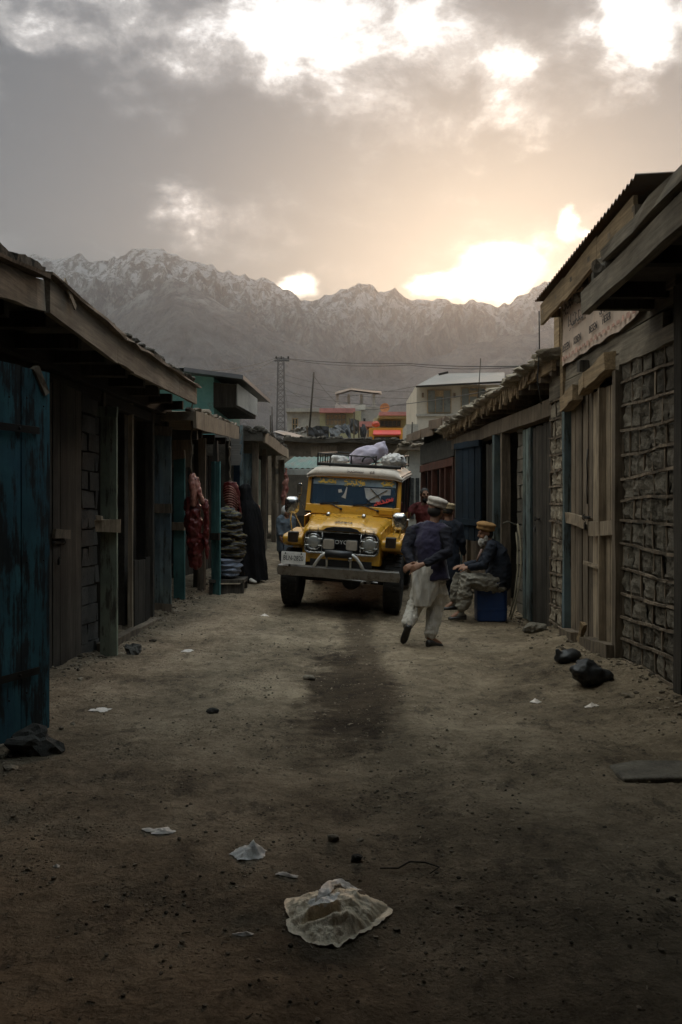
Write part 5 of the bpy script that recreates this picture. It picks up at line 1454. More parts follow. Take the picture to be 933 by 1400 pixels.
# chassis, axles, springs
q = MB(); q.tube([(-.70, .66, .42), (.70, .66, .42)], .05, 10); q.ball((.12, .66, .42), (.15, .16, .15)); q.build('front_axle', M['under'], J, smooth=True)
q = MB(); q.tube([(-.70, 3.1, .42), (.70, 3.1, .42)], .05, 10); q.ball((.12, 3.1, .42), (.15, .16, .15)); q.build('rear_axle', M['under'], J, smooth=True)
q = MB()
for s in (-1, 1):
    q.beam((s * .42, .05, .58), (s * .42, 4.0, .62), .08, .12)
    for y in (.66, 3.1):
        q.tube([(s * .45, y - .5, .56), (s * .45, y - .25, .50), (s * .45, y, .48), (s * .45, y + .25, .50), (s * .45, y + .5, .56)], [(.035, .02)] * 5, 6)
q.box((0, .5, .66), (.9, .5, .2)); q.box((0, 1.6, .6), (.5, 1.2, .2)); q.box((0, .32, .62), (1.05, .05, .22)); q.build('chassis', M['under'], J)
q = MB(); q.tube([(-.2, .25, .5), (.55, .3, .46)], .014, 6); q.tube([(.42, .2, .47), (.42, .5, .44)], .03, 8); q.ball((.33, .22, .455), .03); q.build('steering_rod', M['bumper_steel'], J)
# mirrors on arms
def mirror(s, dz, tilt):
    b_ = V((s * .80, .62, 1.09))
    m_ = MB(); m_.tube([b_, b_ + V((s * .03, -.02, .16)), V((s * .80, .50, 1.36 + dz))], .011, 6); m_.tube([b_ + V((-s * .12, .25, 0)), V((s * .80, .51, 1.33 + dz))], .009, 6)
    m_ = m_.build('mirror_arm', M['chrome'], J)
    q = MB(); c = V((s * .80, .50, 1.37 + dz)); secs = []
    for (f, d) in ((.9, .05), (1.0, .03), (1.0, -.01), (.92, -.05), (.6, -.075), (.1, -.085)):
        secs.append([c + V((x * f, d, z * f)) for x, z in rrect(.105, .125, .07, 5)])
    q.loft(secs, True); q.build('mirror_shell', M['chrome'], m_, smooth=True)
    MB().prism([c + V((x * .9, .055, z * .9)) for x, z in rrect(.105, .125, .07, 5)], (0, -.006, 0)).build('mirror_glass', M['lens'], m_)
mirror(1, -.02, 0); mirror(-1, .13, 0)
q = MB(); q.tube([(-.76, 1.42, 1.36), (-.86, 1.40, 1.52), (-.85, 1.40, 1.66)], .009, 6); q = q.build('mirror_arm', M['chrome'], J)
MB().prism([(-.86 + x, 1.39, 1.68 + z) for x, z in rrect(.035, .10, .03, 3)], (0, .03, 0)).build('mirror_shell', M['chrome'], q, bevel=.008)
q = MB(); q.tube([(.79, 1.42, 1.30), (.90, 1.40, 1.30), (.92, 1.40, 1.42)], .01, 6); q.build('door_handle_bar', M['chrome'], J)
# roof rack
q = MB()
x0, x1, y0, y1 = -.64, .70, 1.72, 3.9
for z, r_ in ((2.105, .016), (2.26, .014)):
    for a, b2 in (((x0, y0), (x1, y0)), ((x1, y0), (x1, y1)), ((x1, y1), (x0, y1)), ((x0, y1), (x0, y0))):
        if z > 2.2 and a == (x0, y0): q.tube([(x0, y0, z), (.30, y0, z - .02)], r_, 6); continue
        q.tube([(*a, z), (*b2, z)], r_, 6)
for i in range(9):
    x = x0 + (x1 - x0) * i / 8; q.tube([(x, y0, 2.105), (x, y1, 2.105)], .010, 5)
for (x, y) in ((x0, y0), (x0 + .20, y0), (-.1, y0), (.3, y0), (x1, y0 + .6), (x1, y1), (x0, y1), (x0, 2.5), (x0, 3.2), (x1, 2.9)): q.tube([(x, y, 2.06), (x, y, 2.26 if y > y0 or x < .31 else 2.15)], .013, 5)
for i in range(5): q.tube([(x0 + .04 * i, y0, 2.11), (x0 + .04 * i, y0, 2.26)], .008, 5)
q.box((.03, y0 + .01, 2.09), (1.36, .03, .05))
q.tube([(.18 + .10 * math.cos(a), y0 - .02, 2.15 + .10 * math.sin(a)) for a in [PI * i / 10 for i in range(11)]], .014, 6)
rk = q.build('roof_rack', M['black_iron'], J)
# cargo: rides on the rack but is not part of the jeep
def jw(p): return J.location + Rm @ V(p)
M['sack_lilac'] = m_plain('sack_lilac', (.40, .36, .44), .85, noise_amt=.2, scale=4, bstr=.4, bscale=8)
M['bundle_white'] = m_plain('bundle_white', (.52, .50, .48), .8, noise_amt=.3, scale=9, bstr=.5, bscale=15)
q = MB(); q.ball(jw((.08, 2.2, 2.25)), (.31, .26, .155), 24, 16, Rm @ Matrix.Rotation(-.28, 3, 'Y'), amp=.12, freq=1.6, seed=3)
q.ball(jw((.34, 2.2, 2.36)), (.11, .17, .11), 16, 12, amp=.1); q.tube([jw((.29, 2.2, 2.38)), jw((.37, 2.16, 2.46)), jw((.38, 2.15, 2.50))], [.10, .05, .02], 10)
q.fuse(.02, 4).wobble(.02, 9, 9, 9)
tag(q.build('sack', M['sack_lilac'], smooth=True), 'stuffed lilac white sack tied on the jeep roof rack', 'sack')
q = MB(); q.ball(jw((.56, 2.05, 2.19)), (.20, .18, .12), 20, 14, amp=.15, freq=2.5, seed=8); q.fuse(.014, 2).wobble(.03, 16, 16, 16)
tag(q.build('bundle', M['bundle_white'], smooth=True), 'crumpled white plastic bundle on the jeep roof beside the sack', 'bundle')
q = MB(); q.ball(jw((-.36, 2.1, 2.16)), (.15, .16, .09), 16, 12, amp=.2, freq=2, seed=5); q.fuse(.014, 2).wobble(.02, 14, 14, 14)
tag(q.build('bundle', M['bundle_white'], smooth=True), 'small pale bundle at the open end of the jeep roof rack', 'bundle')
# ------------------------------------------------------------------ people
M['skin'] = m_plain('skin', (.24, .125, .078), .6, noise_amt=.12, scale=20, spec=.35)
M['eye_dark'] = m_plain('eye_dark', (.02, .015, .012), .3)
M['lips'] = m_plain('lips', (.20, .08, .06), .55)
M['shalwar_grey'] = m_plain('shalwar_grey', (.46, .43, .38), .92, noise_amt=.18, scale=5, spec=.15, bstr=.35, bscale=22, sheen=.2)
M['shalwar_brown'] = m_plain('shalwar_brown', (.20, .185, .155), .92, noise_amt=.2, scale=5, spec=.15, bstr=.35, bscale=22)
M['navy_vest'] = m_plain('navy_vest', (.020, .016, .040), .85, noise_amt=.3, scale=3, spec=.2, bstr=.3, bscale=18, sheen=.3)
M['navy_sleeve'] = m_plain('navy_sleeve', (.014, .014, .020), .9, noise_amt=.3, scale=6, spec=.2, bstr=.3, bscale=22)
M['jacket_dark'] = m_plain('jacket_dark', (.018, .022, .032), .9, noise_amt=.3, scale=6, spec=.2, bstr=.3, bscale=22)
M['jacket_trim'] = m_plain('jacket_trim', (.16, .10, .08), .9)
M['cap_cream'] = m_plain('cap_cream', (.46, .41, .36), .95, noise_amt=.15, scale=14, spec=.1, bstr=.4, bscale=60)
M['cap_brown'] = m_plain('cap_brown', (.30, .175, .075), .95, noise_amt=.2, scale=14, spec=.1, bstr=.4, bscale=60)
M['hair'] = m_plain('hair', (.025, .022, .02), .8, noise_amt=.4, scale=60, bstr=.5, bscale=120)
M['beard_white'] = m_plain('beard_white', (.52, .50, .47), .9, noise_amt=.25, scale=50, bstr=.6, bscale=120)
M['shoe'] = m_plain('shoe', (.018, .016, .015), .55)
M['red_cloth'] = m_plain('red_cloth', (.14, .026, .024), .9, noise_amt=.3, scale=6)
M['pale_blue_cloth'] = m_plain('pale_blue_cloth', (.075, .095, .115), .9, noise_amt=.25, scale=6, bstr=.3, bscale=20)

def head(mb, c, F_, U=V((0, 0, 1)), s=1.0):
    """skull, jaw, nose, brow, ears and eye bulges; returns the frame"""
    F_ = V(F_).normalized(); U = V(U).normalized(); R_ = F_.cross(U).normalized(); U = R_.cross(F_)
    rot = Matrix((R_, F_, U)).transposed(); c = V(c)
    P = lambda x, y, z: c + rot @ (V((x, y, z)) * s)
    mb.ball(P(0, -.012, .028), (.077 * s, .098 * s, .092 * s), 20, 14, rot)
    mb.ball(P(0, .018, -.035), (.063 * s, .074 * s, .085 * s), 18, 12, rot)
    mb.ball(P(0, .052, -.088), (.034 * s, .03 * s, .03 * s), 12, 8, rot)
    mb.tube([P(0, .082, .030), P(0, .100, .002), P(0, .112, -.018), P(0, .092, -.030)], [.011 * s, .014 * s, .018 * s, .012 * s], 8)
    for k in (-1, 1):
        mb.ball(P(k * .031, .078, .036), (.026 * s, .016 * s, .010 * s), 10, 8, rot)
        mb.ball(P(k * .030, .076, .014), (.016 * s, .012 * s, .012 * s), 10, 8, rot)
        mb.ball(P(k * .044, .055, -.022), (.026 * s, .026 * s, .022 * s), 10, 8, rot)
        mb.ball(P(k * .079, -.008, .004), (.011 * s, .022 * s, .033 * s), 10, 8, rot @ Matrix.Rotation(k * .3, 3, 'Z'))
    mb.ball(P(0, .088, -.052), (.026 * s, .013 * s, .007 * s), 10, 8, rot); mb.ball(P(0, .086, -.064), (.023 * s, .013 * s, .008 * s), 10, 8, rot)
    return P, rot

def hand(mb, wr, D, N, thumb, s=1.0, curl=.5):
    """wr wrist, D towards the fingers, N back of the hand, thumb +1/-1 side"""
    D = V(D).normalized(); N = V(N); N = (N - D * N.dot(D)).normalized(); S = D.cross(N) * thumb
    wr = V(wr)
    mb.tube([wr - D * .03, wr + D * .012, wr + D * .05, wr + D * .092], [(.026 * s, .020 * s), (.031 * s, .019 * s), (.041 * s, .017 * s), (.040 * s, .013 * s)], 12, side=S)
    for i, (o, L) in enumerate(((.029, .072), (.010, .082), (-.010, .076), (-.029, .060))):
        p = wr + D * .082 + S * o * s; d = D + S * o * 1.6; d.normalize(); pts = [p - d * .02]; rr = [.0095 * s]
        a = .15; q_ = p
        pts.append(q_); rr.append(.0095 * s)
        for k, f in enumerate((.45, .32, .23)):
            a += curl * (.7, .9, .6)[k]
            q_ = q_ + (d * math.cos(a) - N * math.sin(a)) * (L * f); pts.append(q_); rr.append((.0088 - .001 * k) * s)
        mb.tube(pts, rr, 8)
    p = wr + D * .028 + S * .026 * s
    t1 = (S * .75 + D * .6 - N * .25).normalized(); t2 = (D * .85 + S * .2 - N * .4).normalized()
    mb.tube([p - S * .02, p + t1 * .03, p + t1 * .05 + t2 * .02, p + t1 * .052 + t2 * .048], [.015 * s, .0125 * s, .0105 * s, .008 * s], 8)

def paint_face(mb, P, s=1.0):
    """material slots: 0 skin, 1 eye, 2 lips"""
    for f in mb.bm.faces:
        c = f.calc_center_median()
        for k in (-1, 1):
            if (c - P(k * .030, .086, .015)).length < .011 * s: f.material_index = 1
        if (c - P(0, .100, -.058)).length < .020 * s and abs((c - P(0, .1, -.058)).z) < .008 * s: f.material_index = 2

def capsule(mb, pts, r, seg=14, side=None):
    """rounded limb or torso section"""
    pts = [V(p) for p in pts]
    r = [q if isinstance(q, tuple) else (q, q) for q in r]
    a, b_ = (pts[0] - pts[1]).normalized(), (pts[-1] - pts[-2]).normalized()
    P_ = [pts[0] + a * (min(r[0]) * .6)] + pts + [pts[-1] + b_ * (min(r[-1]) * .6)]
    mb.tube(P_, [tuple(q * .55 for q in r[0])] + r + [tuple(q * .55 for q in r[-1])], seg, side)

def shoe(mb, heel, toe, up=(0, 0, 1), w_=.047):
    h, t_ = V(heel), V(toe); d = (t_ - h).normalized(); u = V(up); s = d.cross(u).normalized(); u = s.cross(d)
    secs = []
    for k, wd, hh in ((-.02, .55, .075), (.05, .8, .085), (.3, .85, .085), (.55, .95, .065), (.8, 1.0, .05), (1.0, .8, .042), (1.08, .4, .03)):
        p = h + (t_ - h) * k
        secs.append([p + s * (w_ * wd * math.cos(a)) + u * (hh * .5 + hh * .5 * math.sin(a) * (1.0 if math.sin(a) > 0 else 1.0)) for a in [2 * PI * i / 14 for i in range(14)]])
    mb.loft(secs, True)

def pakol(t, c, F_, U, mat, s=1.0, name='cap'):
    """flat woollen cap with a rolled rim"""
    F_ = V(F_).normalized(); U = V(U).normalized(); R_ = F_.cross(U).normalized(); F_ = U.cross(R_)
    c = V(c); q = MB()
    ring = lambda r, z, n=22: [c + (R_ * math.cos(a) * .93 + F_ * math.sin(a) * 1.08) * r * s + U * z * s for a in [2 * PI * i / n for i in range(n)]]
    q.loft([ring(.080, -.028), ring(.088, -.02), ring(.098, .0), ring(.112, .022), ring(.122, .042), ring(.120, .058), ring(.10, .072), ring(.06, .080), ring(.003, .083)], True)
    rp = ring(.096, -.004); q.tube(rp + [rp[0], rp[1]], .021 * s, 8, cap=False)
    q.fuse(.010, 3).wobble(.006, 14, 14, 14)
    return q.build(name, mat, t, smooth=True)

def figure(t, J, F_, skin=True, hands=None, face=None, ht=1.0):
    """one continuous body from joints: dict of world points"""
    q = MB(); S = V(F_).cross(V((0, 0, 1))).normalized()
    capsule(q, [J['pelvis'] - V((0, 0, .06)), J['pelvis'], J['waist'], J['chest'], J['chest'] + (J['neck'] - J['chest']) * .75], [(.14, .10), (.155, .11), (.13, .10), (.165, .115), (.10, .08)], 18, S)
    capsule(q, [J['chest'] + (J['neck'] - J['chest']) * .6, J['neck'], J['head'] - V((0, 0, .04))], [.07, .054, .052])
    for k in 'LR':
        capsule(q, [J['sh' + k].lerp(J['neck'], .35), J['sh' + k], J['sh' + k].lerp(J['el' + k], .5), J['el' + k], J['el' + k].lerp(J['wr' + k], .35), J['wr' + k]], [.05, .056, .048, .038, .040, .026], 12)
        capsule(q, [J['hip' + k], J['hip' + k].lerp(J['kn' + k], .5), J['kn' + k], J['kn' + k].lerp(J['an' + k], .35), J['an' + k]], [.085, .075, .054, .055, .034], 14)
        if 'to' + k in J: capsule(q, [J['an' + k], J['an' + k].lerp(J['to' + k], .6), J['to' + k]], [.034, .035, .025], 10)
    if hands: hands(q)
    P, rot = head(q, J['head'], J.get('face', F_), J.get('hup', V((0, 0, 1))))
    q.fuse(.0075, 3); paint_face(q, P)
    q.build('body', [M['skin'], M['eye_dark'], M['lips']], t, smooth=True)
    return P, rot

# ---- the walking man, seen from behind
Y0 = 9.83
w_ = lambda px, py, dy=0.0: at(px, py, Y0 + dy)
t = thing('person', 'person walking away in navy vest and pale baggy trousers, hands behind his back', 'person', w_(588, 885))
Fv = V((.42, .9, 0)).normalized(); Sv = V((.9, -.42, 0)).normalized()
J_ = dict(pelvis=w_(588, 787, .03), waist=w_(587, 762, .03), chest=w_(586, 737, .05), neck=w_(593, 716, .08), head=w_(596, 699, .11), face=V((.60, .8, -.06)), hup=V((.10, .02, 1)))
J_['shL'] = w_(564, 727, .10); J_['shR'] = w_(609, 726, -.02)
J_['elL'] = w_(556, 752, -.04); J_['wrL'] = w_(563, 771, -.20)
J_['elR'] = w_(613, 755, -.16); J_['wrR'] = w_(582, 771, -.26)
J_['hipL'] = w_(578, 790, .05); J_['hipR'] = w_(598, 791, .0)
J_['knL'] = w_(569, 824, .12); J_['anL'] = w_(558, 857, -.16); J_['toL'] = w_(553, 873, -.07)
J_['knR'] = w_(597, 828, .10); J_['anR'] = w_(587, 872, .02); J_['toR'] = w_(603, 881, .10)
def hands_(q):
    hand(q, w_(565, 772, -.22), w_(556, 777, -.26) - w_(566, 772, -.22), V((.1, -.8, .5)), -1, 1.0, .7)
    hand(q, w_(577, 772, -.28), w_(564, 776, -.29) - w_(577, 771, -.28), V((0, -.9, .4)), 1, 1.0, .5)
P, rot = figure(t, J_, Fv, hands=hands_)
q = MB()    # baggy trousers
capsule(q, [w_(588, 776, .03), w_(588, 795, .04), w_(586, 808, .06)], [(.175, .13), (.185, .14), (.15, .12)], 20, Sv)
capsule(q, [J_['hipL'] + V((0, 0, -.02)), w_(573, 812, .10), J_['knL'], w_(562, 843, -.02), w_(558, 853, -.12)], [.105, .108, .098, .084, .070], 16)
capsule(q, [J_['hipR'] + V((0, 0, -.02)), w_(599, 812, .06), J_['knR'], w_(592, 850, .06), w_(588, 868, .02)], [.105, .110, .100, .086, .074], 16)
q.fuse(.009, 6)
q.wobble(.020, 11, 11, 3.0, 2.0, 3).fold(.016, 9, 9, 3.2, 3.0).fold(.006, 6, 6, 20, 5.0)
q.build('trousers', M['shalwar_grey'], t, smooth=True)
q = MB()    # long shirt tail below the vest
sec_ = []
for (px, py, dy, a, b_) in ((587, 765, .02, .17, .13), (586, 785, .02, .19, .15), (582, 803, -.02, .16, .14), (579, 818, -.06, .13, .10), (577, 829, -.09, .10, .06)):
    c = w_(px, py, dy); sec_.append([c + Sv * (a * math.cos(k) * (1 + .05 * math.sin(5 * k))) + Fv * (b_ * math.sin(k) * (1 + .08 * math.sin(7 * k + py))) for k in [2 * PI * i / 40 for i in range(40)]])
q.loft(sec_, True); q.fuse(.009, 3).fold(.020, 11, 11, 1.8, 9.0)
q.build('shirt_tail', M['shalwar_grey'], t, smooth=True)
q = MB()    # sleeves
for k in 'LR':
    capsule(q, [J_['sh' + k].lerp(J_['neck'], .3), J_['sh' + k], J_['sh' + k].lerp(J_['el' + k], .5), J_['el' + k], J_['el' + k].lerp(J_['wr' + k], 1.0)], [.07, .082, .072, .064, .046], 14)
q.fuse(.009, 4).fold(.014, 8, 8, 15, 1.0)
q.build('sleeves', M['navy_sleeve'], t, smooth=True)
q = MB()    # vest
q.tube([w_(593, 796, .0), w_(591, 784, .02), w_(587, 762, .03), w_(586, 742, .05), w_(588, 724, .06), w_(592, 715, .08)], [(.20, .165), (.20, .16), (.195, .15), (.21, .145), (.17, .11), (.075, .075)], 28, Sv)
for k in 'LR': capsule(q, [J_['sh' + k].lerp(J_['neck'], .5), J_['sh' + k].lerp(J_['chest'], .06)], [.075, .085], 14)
q.fuse(.009, 6).wobble(.012, 6, 6, 4, 4.0).fold(.010, 6, 6, 7, 2.0)
q.build('vest', M['navy_vest'], t, smooth=True)
pakol(t, J_['head'] + V((.012, 0, .078)), V((.60, .8, 0)), V((.30, -.10, 1)), M['cap_cream'], 1.05)
q = MB(); q.ball(P(0, -.03, .005), (.082, .085, .075), 18, 12, rot); q.build('hair', M['hair'], t, smooth=True)
q = MB(); shoe(q, w_(584, 884.5, -.02), w_(603, 884.5, .10)); q.build('shoe', M['shoe'], t, smooth=True)
q = MB(); hl = w_(560.5, 858, -.21); tp = w_(552, 879, -.10); shoe(q, hl, tp, up=V((.1, -.85, .35)) * -1 + V((0, .0, .9))); q.build('shoe', M['shoe'], t, smooth=True)

# ---- the seated man, in profile
Y0 = 12.2
s_ = lambda px, py, dy=0.0: at(px, py, Y0 + dy)
t = thing('person', 'seated white bearded person in brown flat cap and dark jacket on a blue drum', 'person', s_(650, 847))
Fv = V((-.96, -.28, 0)).normalized(); Sv = V((-.28, .96, 0)).normalized()
J_ = dict(pelvis=s_(677, 797), waist=s_(681, 780), chest=s_(677, 757), neck=s_(669, 740), head=s_(664, 730), face=V((-.97, -.22, -.10)), hup=V((-.08, 0, 1)))
J_['shL'] = s_(673, 748, -.19); J_['shR'] = s_(676, 747, .19)
J_['elL'] = s_(662, 773, -.23); J_['wrL'] = s_(640, 776.5, -.14)
J_['elR'] = s_(656, 770, .20); J_['wrR'] = s_(633, 773.5, .02)
J_['hipL'] = s_(674, 797, -.11); J_['hipR'] = s_(674, 796, .11)
J_['knL'] = s_(637, 791, -.20); J_['anL'] = s_(631, 836, -.18); J_['toL'] = s_(618, 844, -.22)
J_['knR'] = s_(627, 790, .12); J_['anR'] = s_(622, 822, .14); J_['toR'] = s_(610, 831, .10)
def hands_(q):
    hand(q, s_(640, 776.5, -.14), s_(622, 775, -.04) - s_(640, 776.5, -.14), V((-.1, -.6, .8)), -1, 1.05, .35)
    hand(q, s_(633, 773.5, .02), s_(618, 776, -.01) - s_(633, 773.5, .02), V((0, -.3, 1)), 1, 1.05, .3)
P, rot = figure(t, J_, Fv, hands=hands_)
q = MB()
capsule(q, [s_(680, 788), s_(678, 799), s_(672, 800)], [(.20, .17), (.21, .18), (.18, .16)], 20, Sv)
for k in 'LR': capsule(q, [J_['hip' + k], J_['hip' + k].lerp(J_['kn' + k], .5) + V((0, 0, -.02)), J_['kn' + k] + V((0, 0, -.01)), J_['kn' + k].lerp(J_['an' + k], .5) + V((.02, 0, 0)), J_['kn' + k].lerp(J_['an' + k], .9)], [.125, .125, .105, .115, .085], 16)
q.fuse(.009, 6).wobble(.012, 10, 10, 10, 3.0).fold(.020, 9, 9, 13, 6.0)
tr = q.build('trousers', M['shalwar_brown'], t, smooth=True)
q = MB()
capsule(q, [s_(681, 801), s_(682, 788), s_(682, 772), s_(678, 755), s_(672, 743)], [(.20, .17), (.215, .18), (.215, .17), (.20, .15), (.10, .09)], 24, Sv)
for k in 'LR':
    capsule(q, [J_['sh' + k].lerp(J_['neck'], .4), J_['sh' + k], J_['sh' + k].lerp(J_['el' + k], .5), J_['el' + k], J_['el' + k].lerp(J_['wr' + k], .85)], [.08, .09, .078, .068, .05], 14)
q.fuse(.009, 5).wobble(.010, 8, 8, 8, 8.0).fold(.014, 7, 7, 11, 8.0)
jk = q.build('jacket', M['jacket_dark'], t, smooth=True)
q = MB(); q.tube([s_(659, 751, -.17), s_(655, 760, -.19), s_(652, 768, -.17)], [(.022, .012), (.024, .012), (.012, .01)], 8); q.build('open_lining', M['jacket_trim'], t, smooth=True)
q = MB(); q.ball(P(0, .06, -.095), (.055, .05, .062), 16, 12, rot, amp=.2, freq=4); q.ball(P(0, .085, -.12), (.032, .035, .055), 14, 10, rot, amp=.2, freq=4)
q.ball(P(.055, .02, -.06), (.022, .035, .05), 10, 8, rot); q.ball(P(-.055, .02, -.06), (.022, .035, .05), 10, 8, rot)
q.fuse(.008, 2).wobble(.01, 40, 40, 30); q.build('beard', M['beard_white'], t, smooth=True)
q = MB(); q.ball(P(0, -.035, .0), (.081, .08, .078), 18, 12, rot); q.build('hair', M['hair'], t, smooth=True)
pakol(t, J_['head'] + V((.005, 0, .082)), V((-1, -.2, 0)), V((.16, -.14, 1)), M['cap_brown'], 1.12)
for k, (h_, to) in enumerate(((s_(637, 847.5, -.17), s_(615, 847.5, -.22)), (s_(627, 834, .14), s_(607, 834, .10)))):
    q = MB(); shoe(q, h_, to); q.build('shoe', M['shoe'], t, smooth=True)
q = MB(); q.tube([s_(634, 838, -.18), s_(628, 840, -.19), s_(622, 842, -.2)], [.05, .045, .035], 10); q.tube([s_(623, 824, .14), s_(620, 828, .13)], [.05, .045], 10); q.build('sock', M['shalwar_brown'], t, smooth=True)

# ---- bearded man in red beside the jeep
def standing(t, foot, h, F_, top, legs, head_turn=None, arms=None, beard=None, cap=None, top_len=.55, robe=None):
    """an upright figure: foot point, height, facing"""
    F_ = V(F_).normalized(); S = F_.cross(V((0, 0, 1))).normalized(); f = V(foot)
    U = lambda x, y, z: f + S * x * h + F_ * y * h + V((0, 0, z * h))
    J_ = dict(pelvis=U(0, 0, .52), waist=U(0, -.005, .62), chest=U(0, 0, .74), neck=U(0, .005, .845), head=U(0, .02, .925), face=V(head_turn or F_))
    for k, s in (('L', -1), ('R', 1)):
        J_['sh' + k] = U(s * .112, 0, .80); J_['hip' + k] = U(s * .055, 0, .50); J_['kn' + k] = U(s * .06, .02, .28); J_['an' + k] = U(s * .06, -.01, .05); J_['to' + k] = U(s * .07, .08, .02)
        a = (arms or {}).get(k, ((.145, .02, .63), (.15, .09, .50)))
        J_['el' + k] = U(s * a[0][0], *a[0][1:]); J_['wr' + k] = U(s * a[1][0], *a[1][1:])
    def hh(q):
        for k, s in (('L', -1), ('R', 1)):
            d = (J_['wr' + k] - J_['el' + k]).normalized(); hand(q, J_['wr' + k], d, S * s, 1 if k == 'L' else -1, .95, .4)
    P, rot = figure(t, J_, F_, hands=hh)
    q = MB()
    for k in 'LR': capsule(q, [J_['hip' + k], J_['kn' + k], J_['kn' + k].lerp(J_['an' + k], .85)], [.11, .10, .075], 14)
    q.fuse(.014, 5).wobble(.025, 13, 13, 3); q.build('trousers', legs, t, smooth=True)
    q = MB(); capsule(q, [U(0, 0, .80 - top_len), U(0, 0, .52), J_['waist'], J_['chest'], U(0, 0, .82), J_['neck'] - V((0, 0, .02))], [(.19, .15), (.19, .145), (.17, .13), (.20, .135), (.13, .10), (.07, .07)], 22, S)
    for k in 'LR': capsule(q, [J_['sh' + k].lerp(J_['neck'], .4), J_['sh' + k], J_['el' + k], J_['el' + k].lerp(J_['wr' + k], .85)], [.075, .08, .062, .048], 14)
    q.fuse(.013, 5).wobble(.018, 10, 10, 7); q.build('shirt', top, t, smooth=True)
    q = MB(); q.ball(P(0, -.02, .04), (.083, .098, .088), 18, 12, rot, amp=.08, freq=5); q.build('hair', M['hair'], t, smooth=True)
    if beard: q = MB(); q.ball(P(0, .045, -.085), (.058, .055, .06), 14, 10, rot, amp=.2, freq=5); q.build('beard', beard, t, smooth=True)
    if cap: pakol(t, J_['head'] + V((0, 0, .08)), F_, V((.1, 0, 1)), cap)
    for k in 'LR': q = MB(); shoe(q, J_['an' + k] - V((0, 0, .05 * h)) - F_ * .04, J_['to' + k] - V((0, 0, .02 * h))); q.build('shoe', M['shoe'], t, smooth=True)
    return P, rot
gz_ = lambda p: V((p.x, p.y, ground_z(p.x, p.y)))
f = gz_(at(582, 745, 15.6)); f.z = at(0, 667, 15.6).z - 1.72
t = thing('person', 'dark haired bearded person in red standing between jeep and red shutters', 'person', f)
standing(t, f, 1.72, (-.45, -.9, 0), M['red_cloth'], M['shalwar_brown'], head_turn=(.15, -1, -.05), beard=M['hair'], arms={'R': ((.19, .06, .70), (.24, .14, .72)), 'L': ((.15, .05, .64), (.10, .16, .62))})
f = gz_(at(612, 768, 13.6)); hgt = at(0, 691, 13.6).z - f.z
t = thing('person', 'person in black with rolled beige cap, half hidden behind the navy vest', 'person', f)
standing(t, f, hgt, (.35, .94, 0), M['jacket_dark'], M['jacket_dark'], cap=M['cap_brown'] if False else m_plain('cap_beige', (.40, .31, .19), .95, bstr=.3))
f = gz_(at(391, 750, 17.2)); hgt = at(0, 694, 17.2).z - f.z
t = thing('person', 'small person in faded blue with a pale head covering beyond the jeep fender', 'person', f)
P, rot = standing(t, f, hgt, (.5, -.85, 0), M['pale_blue_cloth'], M['jacket_dark'])
q = MB(); q.ball(P(0, -.02, .02), (.092, .105, .115), 18, 12, rot, amp=.06, freq=3); q.build('headscarf', M['bundle_white'], t, smooth=True)

# ---- woman in black burqa
f = at(339, 797, 15.0); f.z = ground_z(f.x, f.y) - .01
t = thing('person', 'person wrapped in a long black burqa beside the pile of rugs', 'person', f)
top_z = at(0, 661, 15.0).z; h = top_z - f.z
Fv = V((-.2, .98, 0)).normalized(); Sv = V((.98, .2, 0)).normalized()
U = lambda x, y, z: f + Sv * x + Fv * y + V((0, 0, z))
q = MB()
capsule(q, [U(0, 0, .9), U(-.02, 0, 1.15), U(-.03, 0, 1.36), U(-.03, .02, 1.44)], [(.15, .11), (.16, .11), (.10, .08), (.05, .05)], 16, Sv)
for s in (-1, 1):
    capsule(q, [U(s * .09, 0, .88), U(s * .10, .03, .48), U(s * .10, 0, .09)], [.085, .055, .036]); capsule(q, [U(s * .1, 0, .09), U(s * .11, .12, .04)], [.035, .028])
    capsule(q, [U(s * .17, 0, 1.32), U(s * .21, .02, 1.05), U(s * .13, .22, 1.0)], [.05, .042, .028])
    hand(q, U(s * .13, .22, 1.0), V((-s * .6, .8, 0)), V((0, 0, 1)), s, .9, .5)
P, rot = head(q, U(-.035, .03, h - .14), Fv, s=.97); q.fuse(.008, 3); paint_face(q, P)
q.build('body', [M['skin'], M['eye_dark'], M['lips']], t, smooth=True)
secs = []
for (z, a, b_, ox, oy) in ((.03, .31, .27, .03, 0), (.25, .29, .25, .03, 0), (.55, .27, .235, .03, 0), (.85, .255, .22, .02, 0), (1.1, .245, .20, .0, 0), (1.28, .225, .175, -.01, 0), (h - .37, .20, .155, -.02, 0), (h - .29, .135, .125, -.035, .0), (h - .18, .108, .125, -.04, .01), (h - .08, .10, .122, -.04, .01), (h - .02, .065, .08, -.04, 0), (h, .02, .025, -.04, 0)):
    secs.append([U(ox, oy, z) + Sv * (a * math.cos(k)) + Fv * (b_ * math.sin(k)) + (Sv * math.cos(k) + Fv * math.sin(k)) * (.03 * max(0, 1 - z) * math.sin(9 * k + z * 2) + .012 * math.sin(5 * k + 3 * z)) for k in [2 * PI * i / 48 for i in range(48)]])
q = MB(); q.loft(secs, True); q.fuse(.011, 2).wobble(.010, 6, 6, 3).fold(.016, 9, 9, 1.5, 4.0)
q.build('burqa', M['black_cloth'], t, smooth=True)
q = MB(); shoe(q, U(.02, -.20, .0), U(.10, -.32, .0)); q.build('shoe', M['shalwar_grey'], t, smooth=True)
